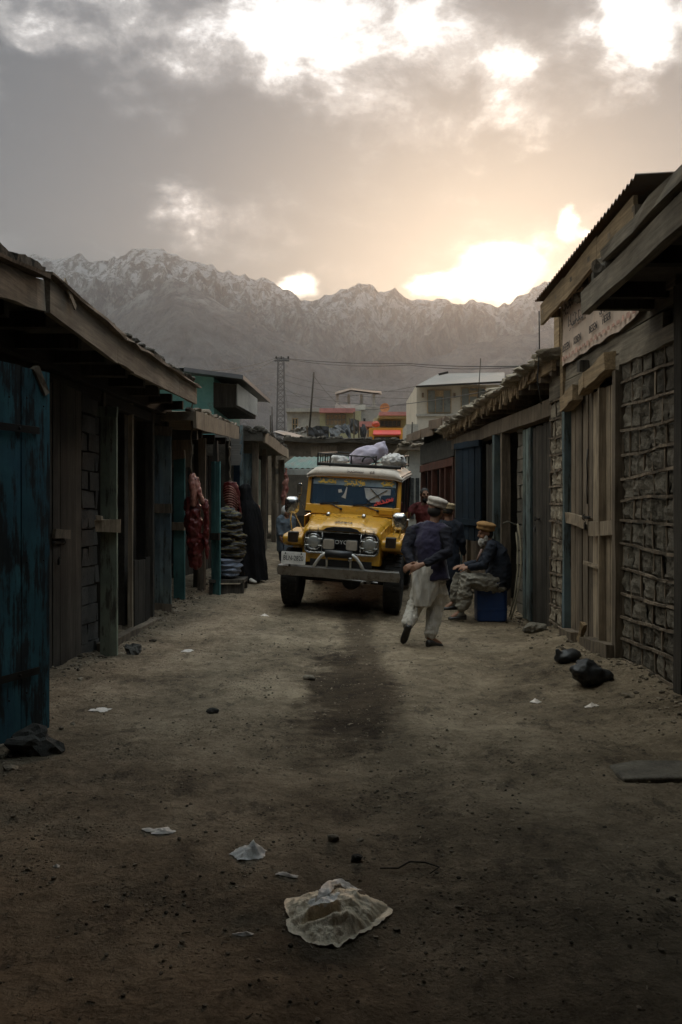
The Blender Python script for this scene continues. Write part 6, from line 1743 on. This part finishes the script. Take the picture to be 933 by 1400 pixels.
# ------------------------------------------------------------------ meat, cloth, drum, hoses
def m_meat(name, red, fat, amt):
    m, nt, b = newmat(name)
    tc = nt.new('ShaderNodeTexCoord').outputs['Object']
    n = nt.noise(nt.mapping(tc, (1, 1, .3)), 6, 9, .72, 1.2)
    c = nt.mix(nt.remap(n, .62 - amt * .3, .72 - amt * .3, 0, .9), nt.mix(nt.remap(nt.noise(tc, 20, 5), .3, .7, 0, 1), red, tuple(q * .45 for q in red)), fat)
    nt.l.new(c, b.inputs['Base Color']); b.inputs['Roughness'].default_value = .42; bump(nt, b, n, .6, .02)
    return m
M['meat'] = m_meat('meat', (.13, .014, .012), (.26, .09, .07), .05)
M['meat_pale'] = m_meat('meat_pale', (.24, .06, .045), (.42, .20, .15), .6)
def rope(label, a, b2, r=.012, sag=.0):
    n = 10; pts = [V(a).lerp(V(b2), i / n) + V((.012 * math.sin(i * 2.1), .01 * math.cos(i * 1.7), -sag * math.sin(PI * i / n))) for i in range(n + 1)]
    q = MB().tube(pts, r, 6)
    k = V(a).lerp(V(b2), .25); q.ball(k, r * 2.2, 8, 6); q.ball(V(b2), r * 2, 8, 6)
    return tag(q.build('rope', M['rope'], smooth=True), label, 'rope')
Y = 12.25
rope('rope hanging from the plank eave above the dark carcass', at(262.5, 541, Y), at(262, 652, Y), .012)
t = thing('carcass', 'large dark red carcass with pale shoulder, hanging by the bright teal leaf', 'meat', at(266, 655, Y))
q = MB().tube([at(262, 645, Y), at(262.5, 652, Y), at(266, 658, Y - .03), at(268, 655, Y - .05)], .008, 6); q.build('hook', M['iron'], t)
q = MB()
capsule(q, [at(263, 649, Y), at(264, 664, Y), at(266, 678, Y), at(264, 690, Y)], [(.05, .04), (.085, .06), (.075, .06), (.06, .05)], 12)
capsule(q, [at(268, 655, Y), at(272, 672, Y - .03), at(278, 687, Y - .03)], [.05, .045, .03], 10)
q.fuse(.012, 3).wobble(.015, 20, 20, 14); q.build('shoulder', M['meat_pale'], t, smooth=True)
q = MB()
capsule(q, [at(262, 682, Y + .05), at(264, 705, Y + .05), at(267, 740, Y + .05), at(268, 775, Y + .06)], [(.10, .07), (.13, .09), (.125, .09), (.08, .06)], 14, (1, 0, 0))
capsule(q, [at(279, 684, Y), at(283, 705, Y), at(282, 735, Y), at(283, 765, Y)], [.04, .045, .04, .03], 10)
q.fuse(.014, 3).wobble(.035, 14, 14, 9); q.build('flank', M['meat'], t, smooth=True)
Y = 14.8
rope('rope hanging from the meat stall fascia above the ribs', at(313.5, 597, Y), at(315, 658, Y), .014)
t = thing('rib_meat', 'side of ribs with pale stripes, hanging beside the burqa wearer', 'meat', at(316, 660, Y))
q = MB()
secs = []
for i in range(15):
    k = i / 14; py = 659 + 45 * k
    wd = (6.5 + 5.5 * math.sin(PI * min(1, k * 1.15 + .1))) * (1 if k < .8 else .8); cx = 315.5 + 3.2 * k
    secs.append([at(cx + wd * math.cos(a), py, Y) + V((0, .07 * math.sin(a), 0)) for a in [2 * PI * j / 18 for j in range(18)]])
q.loft(secs, True); q.fuse(.012, 2).wobble(.015, 16, 16, 10); q.build('side', M['meat'], t, smooth=True)
q = MB()
for i in range(9):
    k = i / 9; py = 665 + 31 * k; wd = 7 + 3.4 * math.sin(PI * (k * .9 + .1))
    q.tube([at(315.5 + 2 * k + wd * x, py + 4.5 * x * x + 3 * x, Y - .075 - .035 * (1 - x * x)) for x in (-1, -.66, -.33, 0, .33, .66, .95)], [.006, .011, .013, .013, .012, .01, .006], 6)
q.build('ribs', M['meat_pale'], t, smooth=True)
q = MB(); capsule(q, [at(325, 680, Y - .05), at(327, 692, Y - .05), at(330, 703, Y - .05)], [.035, .03, .015], 8); q.fuse(.012, 2).wobble(.012, 18, 18, 18); q.build('flap', M['meat'], t, smooth=True)
Y = 21
t = tag(MB().tube([at(392, 640, Y), at(391, 662, Y), at(388, 680, Y), at(387, 690, Y)], [.02, .07, .09, .04], 10).fuse(.02, 2).wobble(.04, 9, 9, 7).build('strip_of_meat', M['meat_pale'], smooth=True), 'long pinkish strip of meat hanging at the far corner shop', 'meat')

def m_stripes(name, a, b_, c):
    m, nt, b = newmat(name)
    tc = nt.new('ShaderNodeTexCoord').outputs['Object']
    wv = nt.new('ShaderNodeTexWave'); wv.bands_direction = 'Z'; wv.inputs['Scale'].default_value = 5.5; wv.inputs['Distortion'].default_value = 5; wv.inputs['Detail'].default_value = 4; wv.inputs['Detail Scale'].default_value = 1.4
    nt.l.new(tc, wv.inputs['Vector'])
    nt.l.new(nt.ramp(wv.outputs['Fac'], [(.2, a), (.5, b_), (.8, a), (.97, c)]), b.inputs['Base Color']); b.inputs['Roughness'].default_value = .95
    bump(nt, b, nt.noise(tc, 40, 5), .5, .01)
    return m
M['rug_grey'] = m_stripes('rug_grey', (.035, .034, .033), (.115, .11, .10), (.16, .13, .045))
M['cloth_blue'] = m_plain('cloth_blue', (.27, .31, .40), .9, noise_amt=.25, scale=9, bstr=.4, bscale=20)
Y = 13.95
def pile(rows, mat, name, amp, seed):
    q = MB(); R_ = random.Random(seed)
    for (px, py, hw, hh, dp) in rows:
        c = at(px, py, Y); q.ball(c, (hw / F * Y, dp, hh / F * Y), 22, 12, Matrix.Rotation(R_.uniform(-.12, .12), 3, 'Y'), amp=.08, freq=2, seed=R_.random() * 9)
    q.fuse(.015, 1); q.wobble(amp, 5, 5, 24, seed, 3)
    return q.build(name, mat, smooth=True)
tag(pile([(309, 700, 11, 7, .22), (317, 706, 13, 6, .25), (312, 713, 15, 5, .27), (318, 719, 14, 6, .28), (313, 726, 19, 5, .3), (321, 731, 15, 5, .3), (314, 738, 20, 5, .3), (322, 744, 15, 6, .3), (316, 750, 20, 5, .32), (321, 757, 16, 5, .3), (310, 757, 14, 5, .3)], M['rug_grey'], 'rug_pile', .045, 3), 'bulging heap of grey patterned rugs stacked under the hanging ribs', 'rugs')
tag(pile([(313, 765, 19, 4.5, .3), (314, 772, 19, 4.5, .3), (313, 779, 17, 4.5, .28), (314, 785, 13, 4, .25)], M['cloth_blue'], 'cloth_pile', .03, 5), 'pile of pale blue folded cloth beneath the grey rugs', 'cloth')
t = thing('low_table', 'low dark wooden table under the piled cloth', 'table', at(312, 815, Y))
c = at(313, 790, Y); q = MB().box((c.x, Y, c.z - .03), (.56, .6, .05), jit=.005); q.build('table_top', M['wood_dark'], t)
for sx_ in (-1, 1):
    for sy_ in (-1, 1): MB().beam((c.x + sx_ * .25, Y + sy_ * .26, -.05), (c.x + sx_ * .25, Y + sy_ * .26, c.z - .06), .05, .05, up=(1, 0, 0)).build('leg', M['wood_dark'], t)
MB().box((c.x, Y - .24, .2), (.48, .02, .36), jit=.006).build('front_board', M['wood_dark'], t)

t = thing('plastic_drum', 'deep blue plastic drum serving as a seat', 'drum', at(671, 848, 12.22))
c = at(671, 848, 12.25); zt = at(0, 802, 12.2).z
M['drum_blue'] = m_plain('drum_blue', (.010, .035, .12), .4, noise_amt=.15, dirt=(.05, .05, .055), dirt_cover=.3)
H_ = zt - c.z
secs = []
for (k, f_) in ((0, .94), (.03, 1), (.30, 1), (.33, 1.02), (.37, 1.02), (.40, 1), (.90, 1), (.95, .97), (1, .90)):
    secs.append([V((c.x + x * f_, c.y + z * f_, c.z + H_ * k)) for x, z in rrect(.215, .18, .07, 5)])
MB().loft(secs, True).build('drum_body', M['drum_blue'], t, bevel=.006)
q = MB().tube([(c.x + .12, c.y - .10, zt), (c.x + .13, c.y - .10, zt + .03), (c.x + .19, c.y - .10, zt + .03), (c.x + .20, c.y - .1, zt)], .011, 6); q.build('drum_handle', M['plate_white'], t)
M['hose'] = m_plain('hose', (.22, .19, .13), .7, noise_amt=.3)
M['hose_dark'] = m_plain('hose_dark', (.08, .075, .06), .7, noise_amt=.3)
def hose(label, pix, Y, r, mat):
    return tag(MB().tube([at(px, py, Y + d) for px, py, d in pix], r, 8).build('hose', mat, smooth=True), label, 'hose')
hose('long pale hose leaning beside the drum, outer one', [(708, 716, .1), (712, 740, 0), (713, 770, -.1), (710, 800, -.2), (704, 830, -.3), (699, 847, -.35)], 12.65, .014, M['hose'])
hose('shorter pale hose curving close behind the drum, inner one', [(706, 728, .1), (708, 750, 0), (708, 780, -.1), (704, 815, -.25), (697, 843, -.3)], 12.7, .012, M['hose'])
hose('dark hose end looped from the door post to the hoses', [(688, 716, 0), (694, 713, 0), (702, 716, 0), (708, 718, 0)], 12.75, .012, M['hose_dark'])

# ------------------------------------------------------------------ things lying in the lane
def onground(px, py):
    lo, hi = 1.0, 40.0
    for _ in range(40):
        Y = (lo + hi) / 2; p = at(px, py, Y)
        if p.z > ground_z(p.x, p.y): lo = Y
        else: hi = Y
    return at(px, py, (lo + hi) / 2)

def m_film(name, col, dirt, cover):
    m, nt, b = newmat(name)
    tc = nt.new('ShaderNodeTexCoord').outputs['Object']
    d = nt.noise(tc, 9, 9, .7); c = nt.mix(nt.remap(d, .62 - .3 * cover, .74 - .3 * cover, 0, .75), col, dirt)
    nt.l.new(c, b.inputs['Base Color']); b.inputs['Roughness'].default_value = .42
    bump(nt, b, nt.noise(tc, 45, 6, .65, 1.5), .6, .01)
    tl = nt.new('ShaderNodeBsdfTranslucent'); nt.l.new(c, tl.inputs[0])
    mx = nt.new('ShaderNodeMixShader'); mx.inputs[0].default_value = .15
    nt.l.new(b.outputs[0], mx.inputs[1]); nt.l.new(tl.outputs[0], mx.inputs[2]); nt.l.new(mx.outputs[0], m.node_tree.nodes['Material Output'].inputs['Surface'])
    return m
M['bag_film'] = m_film('bag_film', (.92, .78, .57), (.60, .44, .27), .35)
M['bag_film_white'] = m_film('bag_film_white', (.88, .84, .79), (.52, .44, .34), .3)
M['paper'] = m_plain('paper', (.74, .66, .59), .85, noise_amt=.2, dirt=(.3, .24, .18), dirt_cover=.35)

p = onground(455, 1266)
t = thing('plastic_bag', 'big crumpled dirty white plastic bag lying in the lane', 'plastic bag', p)
gx = lambda px, py, h=0.0: onground(px, py) + V((0, 0, h))
cb = onground(455, 1255)
q = MB(); R_ = random.Random(8)
# thin crumpled film: two layers, the upper one puckered into sharp folds and torn open in front
def film(n, fz, outline):
    secs = []
    for i in range(n + 1):
        row = []
        for j in range(n + 1):
            u, v = 2 * i / n - 1, 2 * j / n - 1
            a = math.atan2(v, u); r_ = max(abs(u), abs(v)); k = outline(a)
            x, y = .168 * r_ * k * math.cos(a), .178 * r_ * k * math.sin(a)
            d = Matrix.Rotation(.10, 3, 'Z') @ V((x, y, 0)); p_ = cb + d
            row.append(V((p_.x, p_.y, ground_z(p_.x, p_.y) + .006 + fz(x, y, r_))))
        secs.append(row)
    return secs
out_ = lambda a: 1 + .06 * math.cos(2 * a) + .26 * math.exp(-((a - .25) / .22) ** 2) + .12 * math.exp(-((abs(a) - 2.7) / .3) ** 2) + .08 * math.sin(3 * a + .6) + .09 * nz(a * 3.2, 4) + .04 * nz(a * 9, 8)
rg = lambda x, y, s, o=4: noise.ridged_multi_fractal(V((x, y, s)), 1.0, 2.1, o, 1.0, 2.0) - 1.0
def top_(x, y, r_):
    e = max(0, 1 - r_ ** 3)
    h = .074 * max(0, 1 - r_ ** 2.4) * (.85 + .35 * (x + y) / .2)
    h += .015 * rg(x * 6 + y * 4, y * 7 - x * 5, 2.2, 3) * e + .004 * rg(x * 13, y * 12, 7.1, 2) * min(1, e * 2)
    h += .009 * abs(fbm(x * 15 + 3, y * 15, 2, 4)) * min(1, e * 3)
    h -= .022 * math.exp(-(((x + .05 - y * .4) / .09) ** 2 + ((y + .055) / .016) ** 2))
    h += .022 * math.exp(-(((y + .090 + .1 * x) / .018) ** 2)) * e
    return max(.002, h)
q = MB(); q.loft(film(110, top_, out_)); q.build('pouch', M['bag_film'], t, smooth=True)
q = MB(); q.loft(film(40, lambda x, y, r_: .0 + .012 * max(0, rg(x * 14, y * 14, 5)) * r_, lambda a: out_(a + .12) * 1.06)); q.build('underside', M['bag_film'], t, smooth=True)
def topz(x, y): 
    return V((cb.x + x, cb.y + y, ground_z(cb.x + x, cb.y + y) + .012 + top_(x, y, min(1, math.hypot(x / .168, y / .178)))))
def ribbon(pts, w1, n, seed):
    secs = []; N_ = len(pts) - 1
    for i in range(n + 1):
        k = i / n * N_; j = min(int(k), N_ - 1); c = V(pts[j]).lerp(V(pts[j + 1]), k - j)
        tdir = (V(pts[min(j + 1, N_)]) - V(pts[j])).normalized(); s = tdir.cross(V((0, 0, 1))).normalized()
        secs.append([c + s * (w1 * (q_ - .5)) + V((0, 0, .008 * nz(i * .35 + seed, q_ * 3) + .005 * math.sin(q_ * 7 + i * .3))) for q_ in (0, .14, .28, .42, .57, .71, .85, 1)])
    return secs
q = MB(); q.loft(ribbon([topz(-.05, -.02), topz(-.03, .03) + V((0, 0, .015)), topz(-.015, .10) + V((0, 0, .022)), topz(.03, .12) + V((0, 0, .022)), topz(.075, .11) + V((0, 0, .016)), topz(.10, .06)], .05, 40, 1))
q.build('handle', M['bag_film_white'], t, smooth=True)
q = MB(); q.loft(ribbon([topz(-.10, .0), topz(-.04, -.005) + V((0, 0, .012)), topz(.03, .0)], .07, 24, 5)); q.build('handle', M['bag_film_white'], t, smooth=True)

def scrap(name, label, cat, px, py, L, W, ang, mat, seed, lift=.02, amp=.03, n=14, group=None):
    c = onground(px, py); R_ = Matrix.Rotation(ang, 3, 'Z'); secs = []
    for i in range(n + 1):
        row = []
        for j in range(n + 1):
            u, v = i / n - .5, j / n - .5
            a_ = math.atan2(v, u); r_ = max(abs(u), abs(v)); e = .85 + .5 * nz(math.cos(a_) * 1.3 + seed, math.sin(a_) * 1.3) + .22 * nz(math.cos(a_) * 4, math.sin(a_) * 4 + seed)
            d = R_ @ V((r_ * math.cos(a_) * L * 1.15 * e, r_ * math.sin(a_) * W * 1.15 * e, 0)); pz = c + d
            z = ground_z(pz.x, pz.y) + .004 + lift * max(0, 1 - 2.2 * r_) + amp * abs(noise.ridged_multi_fractal(V((u * 2.5 + seed, v * 2.5, seed)), 1, 2, 4, 1, 2) - .7) * .6 * (1 - 1.6 * r_ if r_ < .6 else 0)
            row.append(V((pz.x, pz.y, z)))
        secs.append(row)
    q = MB(); q.loft(secs); q.loft([[p_ - V((0, 0, .002)) for p_ in r] for r in secs])
    return tag(q.build(name, mat, smooth=True), label, cat, group)
scrap('plastic_scrap', 'crumpled sheer white plastic scrap with a peaked fold, behind the big bag', 'litter', 344, 1170, .17, .14, .3, M['bag_film_white'], 3.3, .05, .05)
scrap('wrapper', 'flat pinkish paper wrapper lying apart on the bare earth', 'litter', 219, 1138, .14, .08, .2, M['paper'], 7.1, .01, .02)
scrap('paper_strip', 'narrow pale paper strip beside the plastic scrap', 'litter', 392, 1197, .11, .03, -.2, M['paper'], 9.2, .006, .012)
scrap('paper_strip', 'short pale paper strip in front of the big plastic bag', 'litter', 334, 1279, .075, .02, -.1, M['paper'], 11.2, .006, .012)
scrap('paper_scrap', 'white paper scrap on the slope below the black sack', 'litter', 809, 966, .14, .06, .5, M['paper'], 13.2, .02, .02)
scrap('paper_scrap', 'small cream paper ball in the lane beside the sloping bank', 'litter', 732, 961, .10, .06, .6, M['paper'], 15.2, .03, .02)
scrap('paper_scrap', 'small torn paper near the west shop fronts', 'litter', 139, 971, .16, .08, -.1, M['paper'], 17.2, .006, .02)
scrap('paper_scrap', 'small pale scrap by the sill of the timber shops', 'litter', 256, 891, .14, .06, .2, M['paper'], 19.2, .02, .02)
scrap('paper_scrap', 'pale scrap in the lane before the jeep wheel', 'litter', 362, 842, .12, .05, .2, M['paper'], 21.2, .02, .02)
scrap('paper_scrap', 'small white scrap in the dim earth below the wrapper', 'litter', 78, 1186, .035, .025, .2, M['paper'], 22.2, .01, .01)
# black sack, shoes, stones, slab
M['sack_black'] = m_plain('sack_black', (.012, .012, .013), .55, noise_amt=.3, bstr=.5, bscale=9)
c = onground(808, 938); q = MB(); q.ball(c + V((.0, .05, .10)), (.17, .13, .11), 22, 14, Euler((0, .3, .3)).to_matrix(), amp=.2, freq=1.6, seed=4); q.ball(c + V((.11, .08, .07)), (.11, .11, .08), 16, 12, amp=.1); q.fuse(.010, 3).fold(.022, 5, 5, 5, 2.0)
tag(q.build('sack', M['sack_black'], smooth=True), 'black bulging sack slumped in front of the plank door sill', 'sack')
c = onground(778, 905); q = MB(); q.ball(c + V((0, .04, .05)), (.14, .11, .07), 18, 12, Euler((0, -.15, .2)).to_matrix(), amp=.15, freq=2); q.tube([c + V((-.09, 0, .06)), c + V((-.12, 0, .13))], [.04, .02], 8); q.fuse(.012, 4)
tag(q.build('sack', M['sack_black'], smooth=True), 'smaller black bag with a raised corner by the door post', 'sack')
t = tag(MB().rock(onground(734, 864) + V((0, .06, .03)), (.17, .09, .075), 5.5, .5, 3, Matrix.Rotation(.6, 3, 'Z')).build('stone', M['stone_dark']), 'long dark stone at the foot of the padlocked plank door', 'stone')
M['boulder'] = m_rough('boulder', (.028, .027, .026), (.085, .08, .07), 7, bscale=30)
tag(MB().rock(onground(43, 1028) + V((0, .05, .03)), (.15, .11, .10), 8.5, .5, 3).build('stone', M['boulder']), 'rounded grey stone at the foot of the blue door', 'stone')
tag(MB().rock(onground(181, 894) + V((0, .03, .02)), (.09, .08, .075), 2.5, .6, 3).build('stone', M['boulder']), 'dark lump of stone beside the timber shop sill', 'stone')
tag(MB().rock(onground(291, 975) + V((0, 0, .015)), (.05, .035, .025), 3.5, .3, 2).build('stone', M['boulder']), 'small dark stone alone in the open lane before the west stalls', 'stone')
tag(MB().rock(onground(423, 929) + V((0, 0, .015)), (.06, .04, .03), 4.5, .3, 2).build('stone', M['stone'], smooth=True), 'pale stone on the edge of the wet stain', 'stone')
tag(MB().rock(onground(456, 1148) + V((0, 0, .01)), (.028, .022, .018), 4.9, .3, 2).build('stone', M['stone'], smooth=True), 'pale pebble behind the big plastic bag', 'stone')
tag(MB().rock(onground(488, 1176) + V((0, 0, .01)), (.03, .02, .016), 6.9, .4, 2).build('stone', M['boulder']), 'dark pebble just beyond the big plastic bag', 'stone')
c = onground(893, 1058)
q = MB(); secs = []
out = [(-.22, -.13), (.16, -.16), (.27, .02), (.22, .15), (-.05, .19), (-.24, .12)]
q.prism([c + V((x, y, -.03 + .05 * x + .03 * y + .006 * rnd.random())) for x, y in out], (0, 0, .055))
tag(q.build('stone_slab', M['stone_dark'], bevel=.012), 'flat grey stone slab set in the ground below the lattice stone wall', 'stone')
t = tag(MB().tube([gx(520, 1190, .01), gx(545, 1193, .02), gx(560, 1187, .03), gx(582, 1185, .02), gx(601, 1190, .015), gx(588, 1198, .012)], [.003, .004, .004, .004, .003, .002], 6).build('twig', M['wood_dark'], smooth=True), 'thin dark bent twig lying to the side of the big bag', 'twig')
# loose gravel, nobody could count it
R_ = random.Random(12); q = MB(); n = 0
while n < 13000:
    y = 1.7 * (17 / 1.7) ** (R_.random() ** .8); x = R_.uniform(-2.6, 2.75)
    den_ = .35 + .65 * sstep(-.1, .35, fbm(x * .9, y * .7, 6, 4) + .35 * math.exp(-((x - .1) / .6) ** 2))
    if R_.random() > den_: continue
    s = (.0018 + .0068 * R_.random() ** 4.5) * (1 + .05 * y) * (1.5 if R_.random() < .012 else 1)
    q.rock((x, y, ground_z(x, y) + s * .25), (s * R_.uniform(.8, 1.6), s * R_.uniform(.8, 1.3), s * R_.uniform(.5, .9)), R_.uniform(0, 99), .4, 1, Matrix.Rotation(R_.uniform(0, 6), 3, 'Z'))
    n += 1
for i in range(1500):   # straw and paper flecks trodden into the dirt
    y = 1.8 * (14 / 1.8) ** R_.random(); x = R_.uniform(-2.5, 2.7); L = R_.uniform(.01, .035); a = R_.uniform(0, PI)
    q.beam((x, y, ground_z(x, y) + .004), (x + L * math.cos(a), y + L * math.sin(a), ground_z(x, y) + .006), .002 + .004 * R_.random(), .0015)
for i in range(900):    # clods and broken stone banked against the shop fronts
    y = R_.uniform(4.5, 16)
    x = (LX(y) + abs(R_.gauss(0, .16)) + .02) if i % 2 else (2.72 - abs(R_.gauss(0, .22)))
    if 0 < y < 6.5 and i % 2: x = -2.35 + abs(R_.gauss(0, .15))
    s = R_.uniform(.006, .02) * (2.0 if R_.random() < .08 else 1)
    q.rock((x, y, ground_z(x, y) + s * .3), (s * R_.uniform(.8, 1.8), s * R_.uniform(.8, 1.5), s * R_.uniform(.5, 1)), R_.uniform(0, 99), .45, 1, Matrix.Rotation(R_.uniform(0, 6), 3, 'Z'))
M['gravel'] = m_rough('gravel', (.085, .07, .052), (.30, .245, .18), 30, var=.7)
tag(q.build('gravel', M['gravel']), 'loose gravel and crumbs scattered over the lane', 'gravel', kind='stuff')
# ------------------------------------------------------------------ added unseen canopy above the viewer, there to shade the foreground
t = thing('added_shade_canopy', 'added unseen timber and tin canopy shading the near lane', 'canopy', (0, -2, 3.5))
q = MB(); secs = []
for i in range(161):
    x = -4.2 + 8.4 * i / 160; r = .02 * math.sin(i * PI / 2)
    secs.append([V((x, -10, 4.75 + r)), V((x, 5.25, 4.85 + r))])
q.loft(secs); q.loft([[p + V((0, 0, .008)) for p in s] for s in secs]); q.build('roof', M['tin_rust'], t)
q = MB()
for i in range(8): q.beam((-4.2, -9.5 + i * 2, 4.66), (4.2, -9.5 + i * 2, 4.66), .12, .16, segs=6, jit=.01)
q.build('rafter', M['wood_dark'], t)
for x in (-3.6, 3.6):
    for y in (-9.2, -4.0, 0.6, 4.9): MB().beam((x, y, 3.3), (x, y, 4.6), .14, .14, up=(1, 0, 0), segs=3, jit=.006).build('post', M['wood_dark'], t)
for x in (-3.0, 3.3):
    q = planks(MB(), (x, -10), (x, 4.9), 3.05 if x < 0 else 3.5, 4.7, 60, .03, normal=(1, 0, 0)); q.build('side_boards', M['wood_dark'], t)  # boards added to close light leaks at the canopy sides
q = planks(MB(), (-4.1, -9.9), (4.1, -9.9), 0, 4.65, 30, .03, normal=(0, 1, 0)); q.build('end_boards', M['wood_dark'], t)
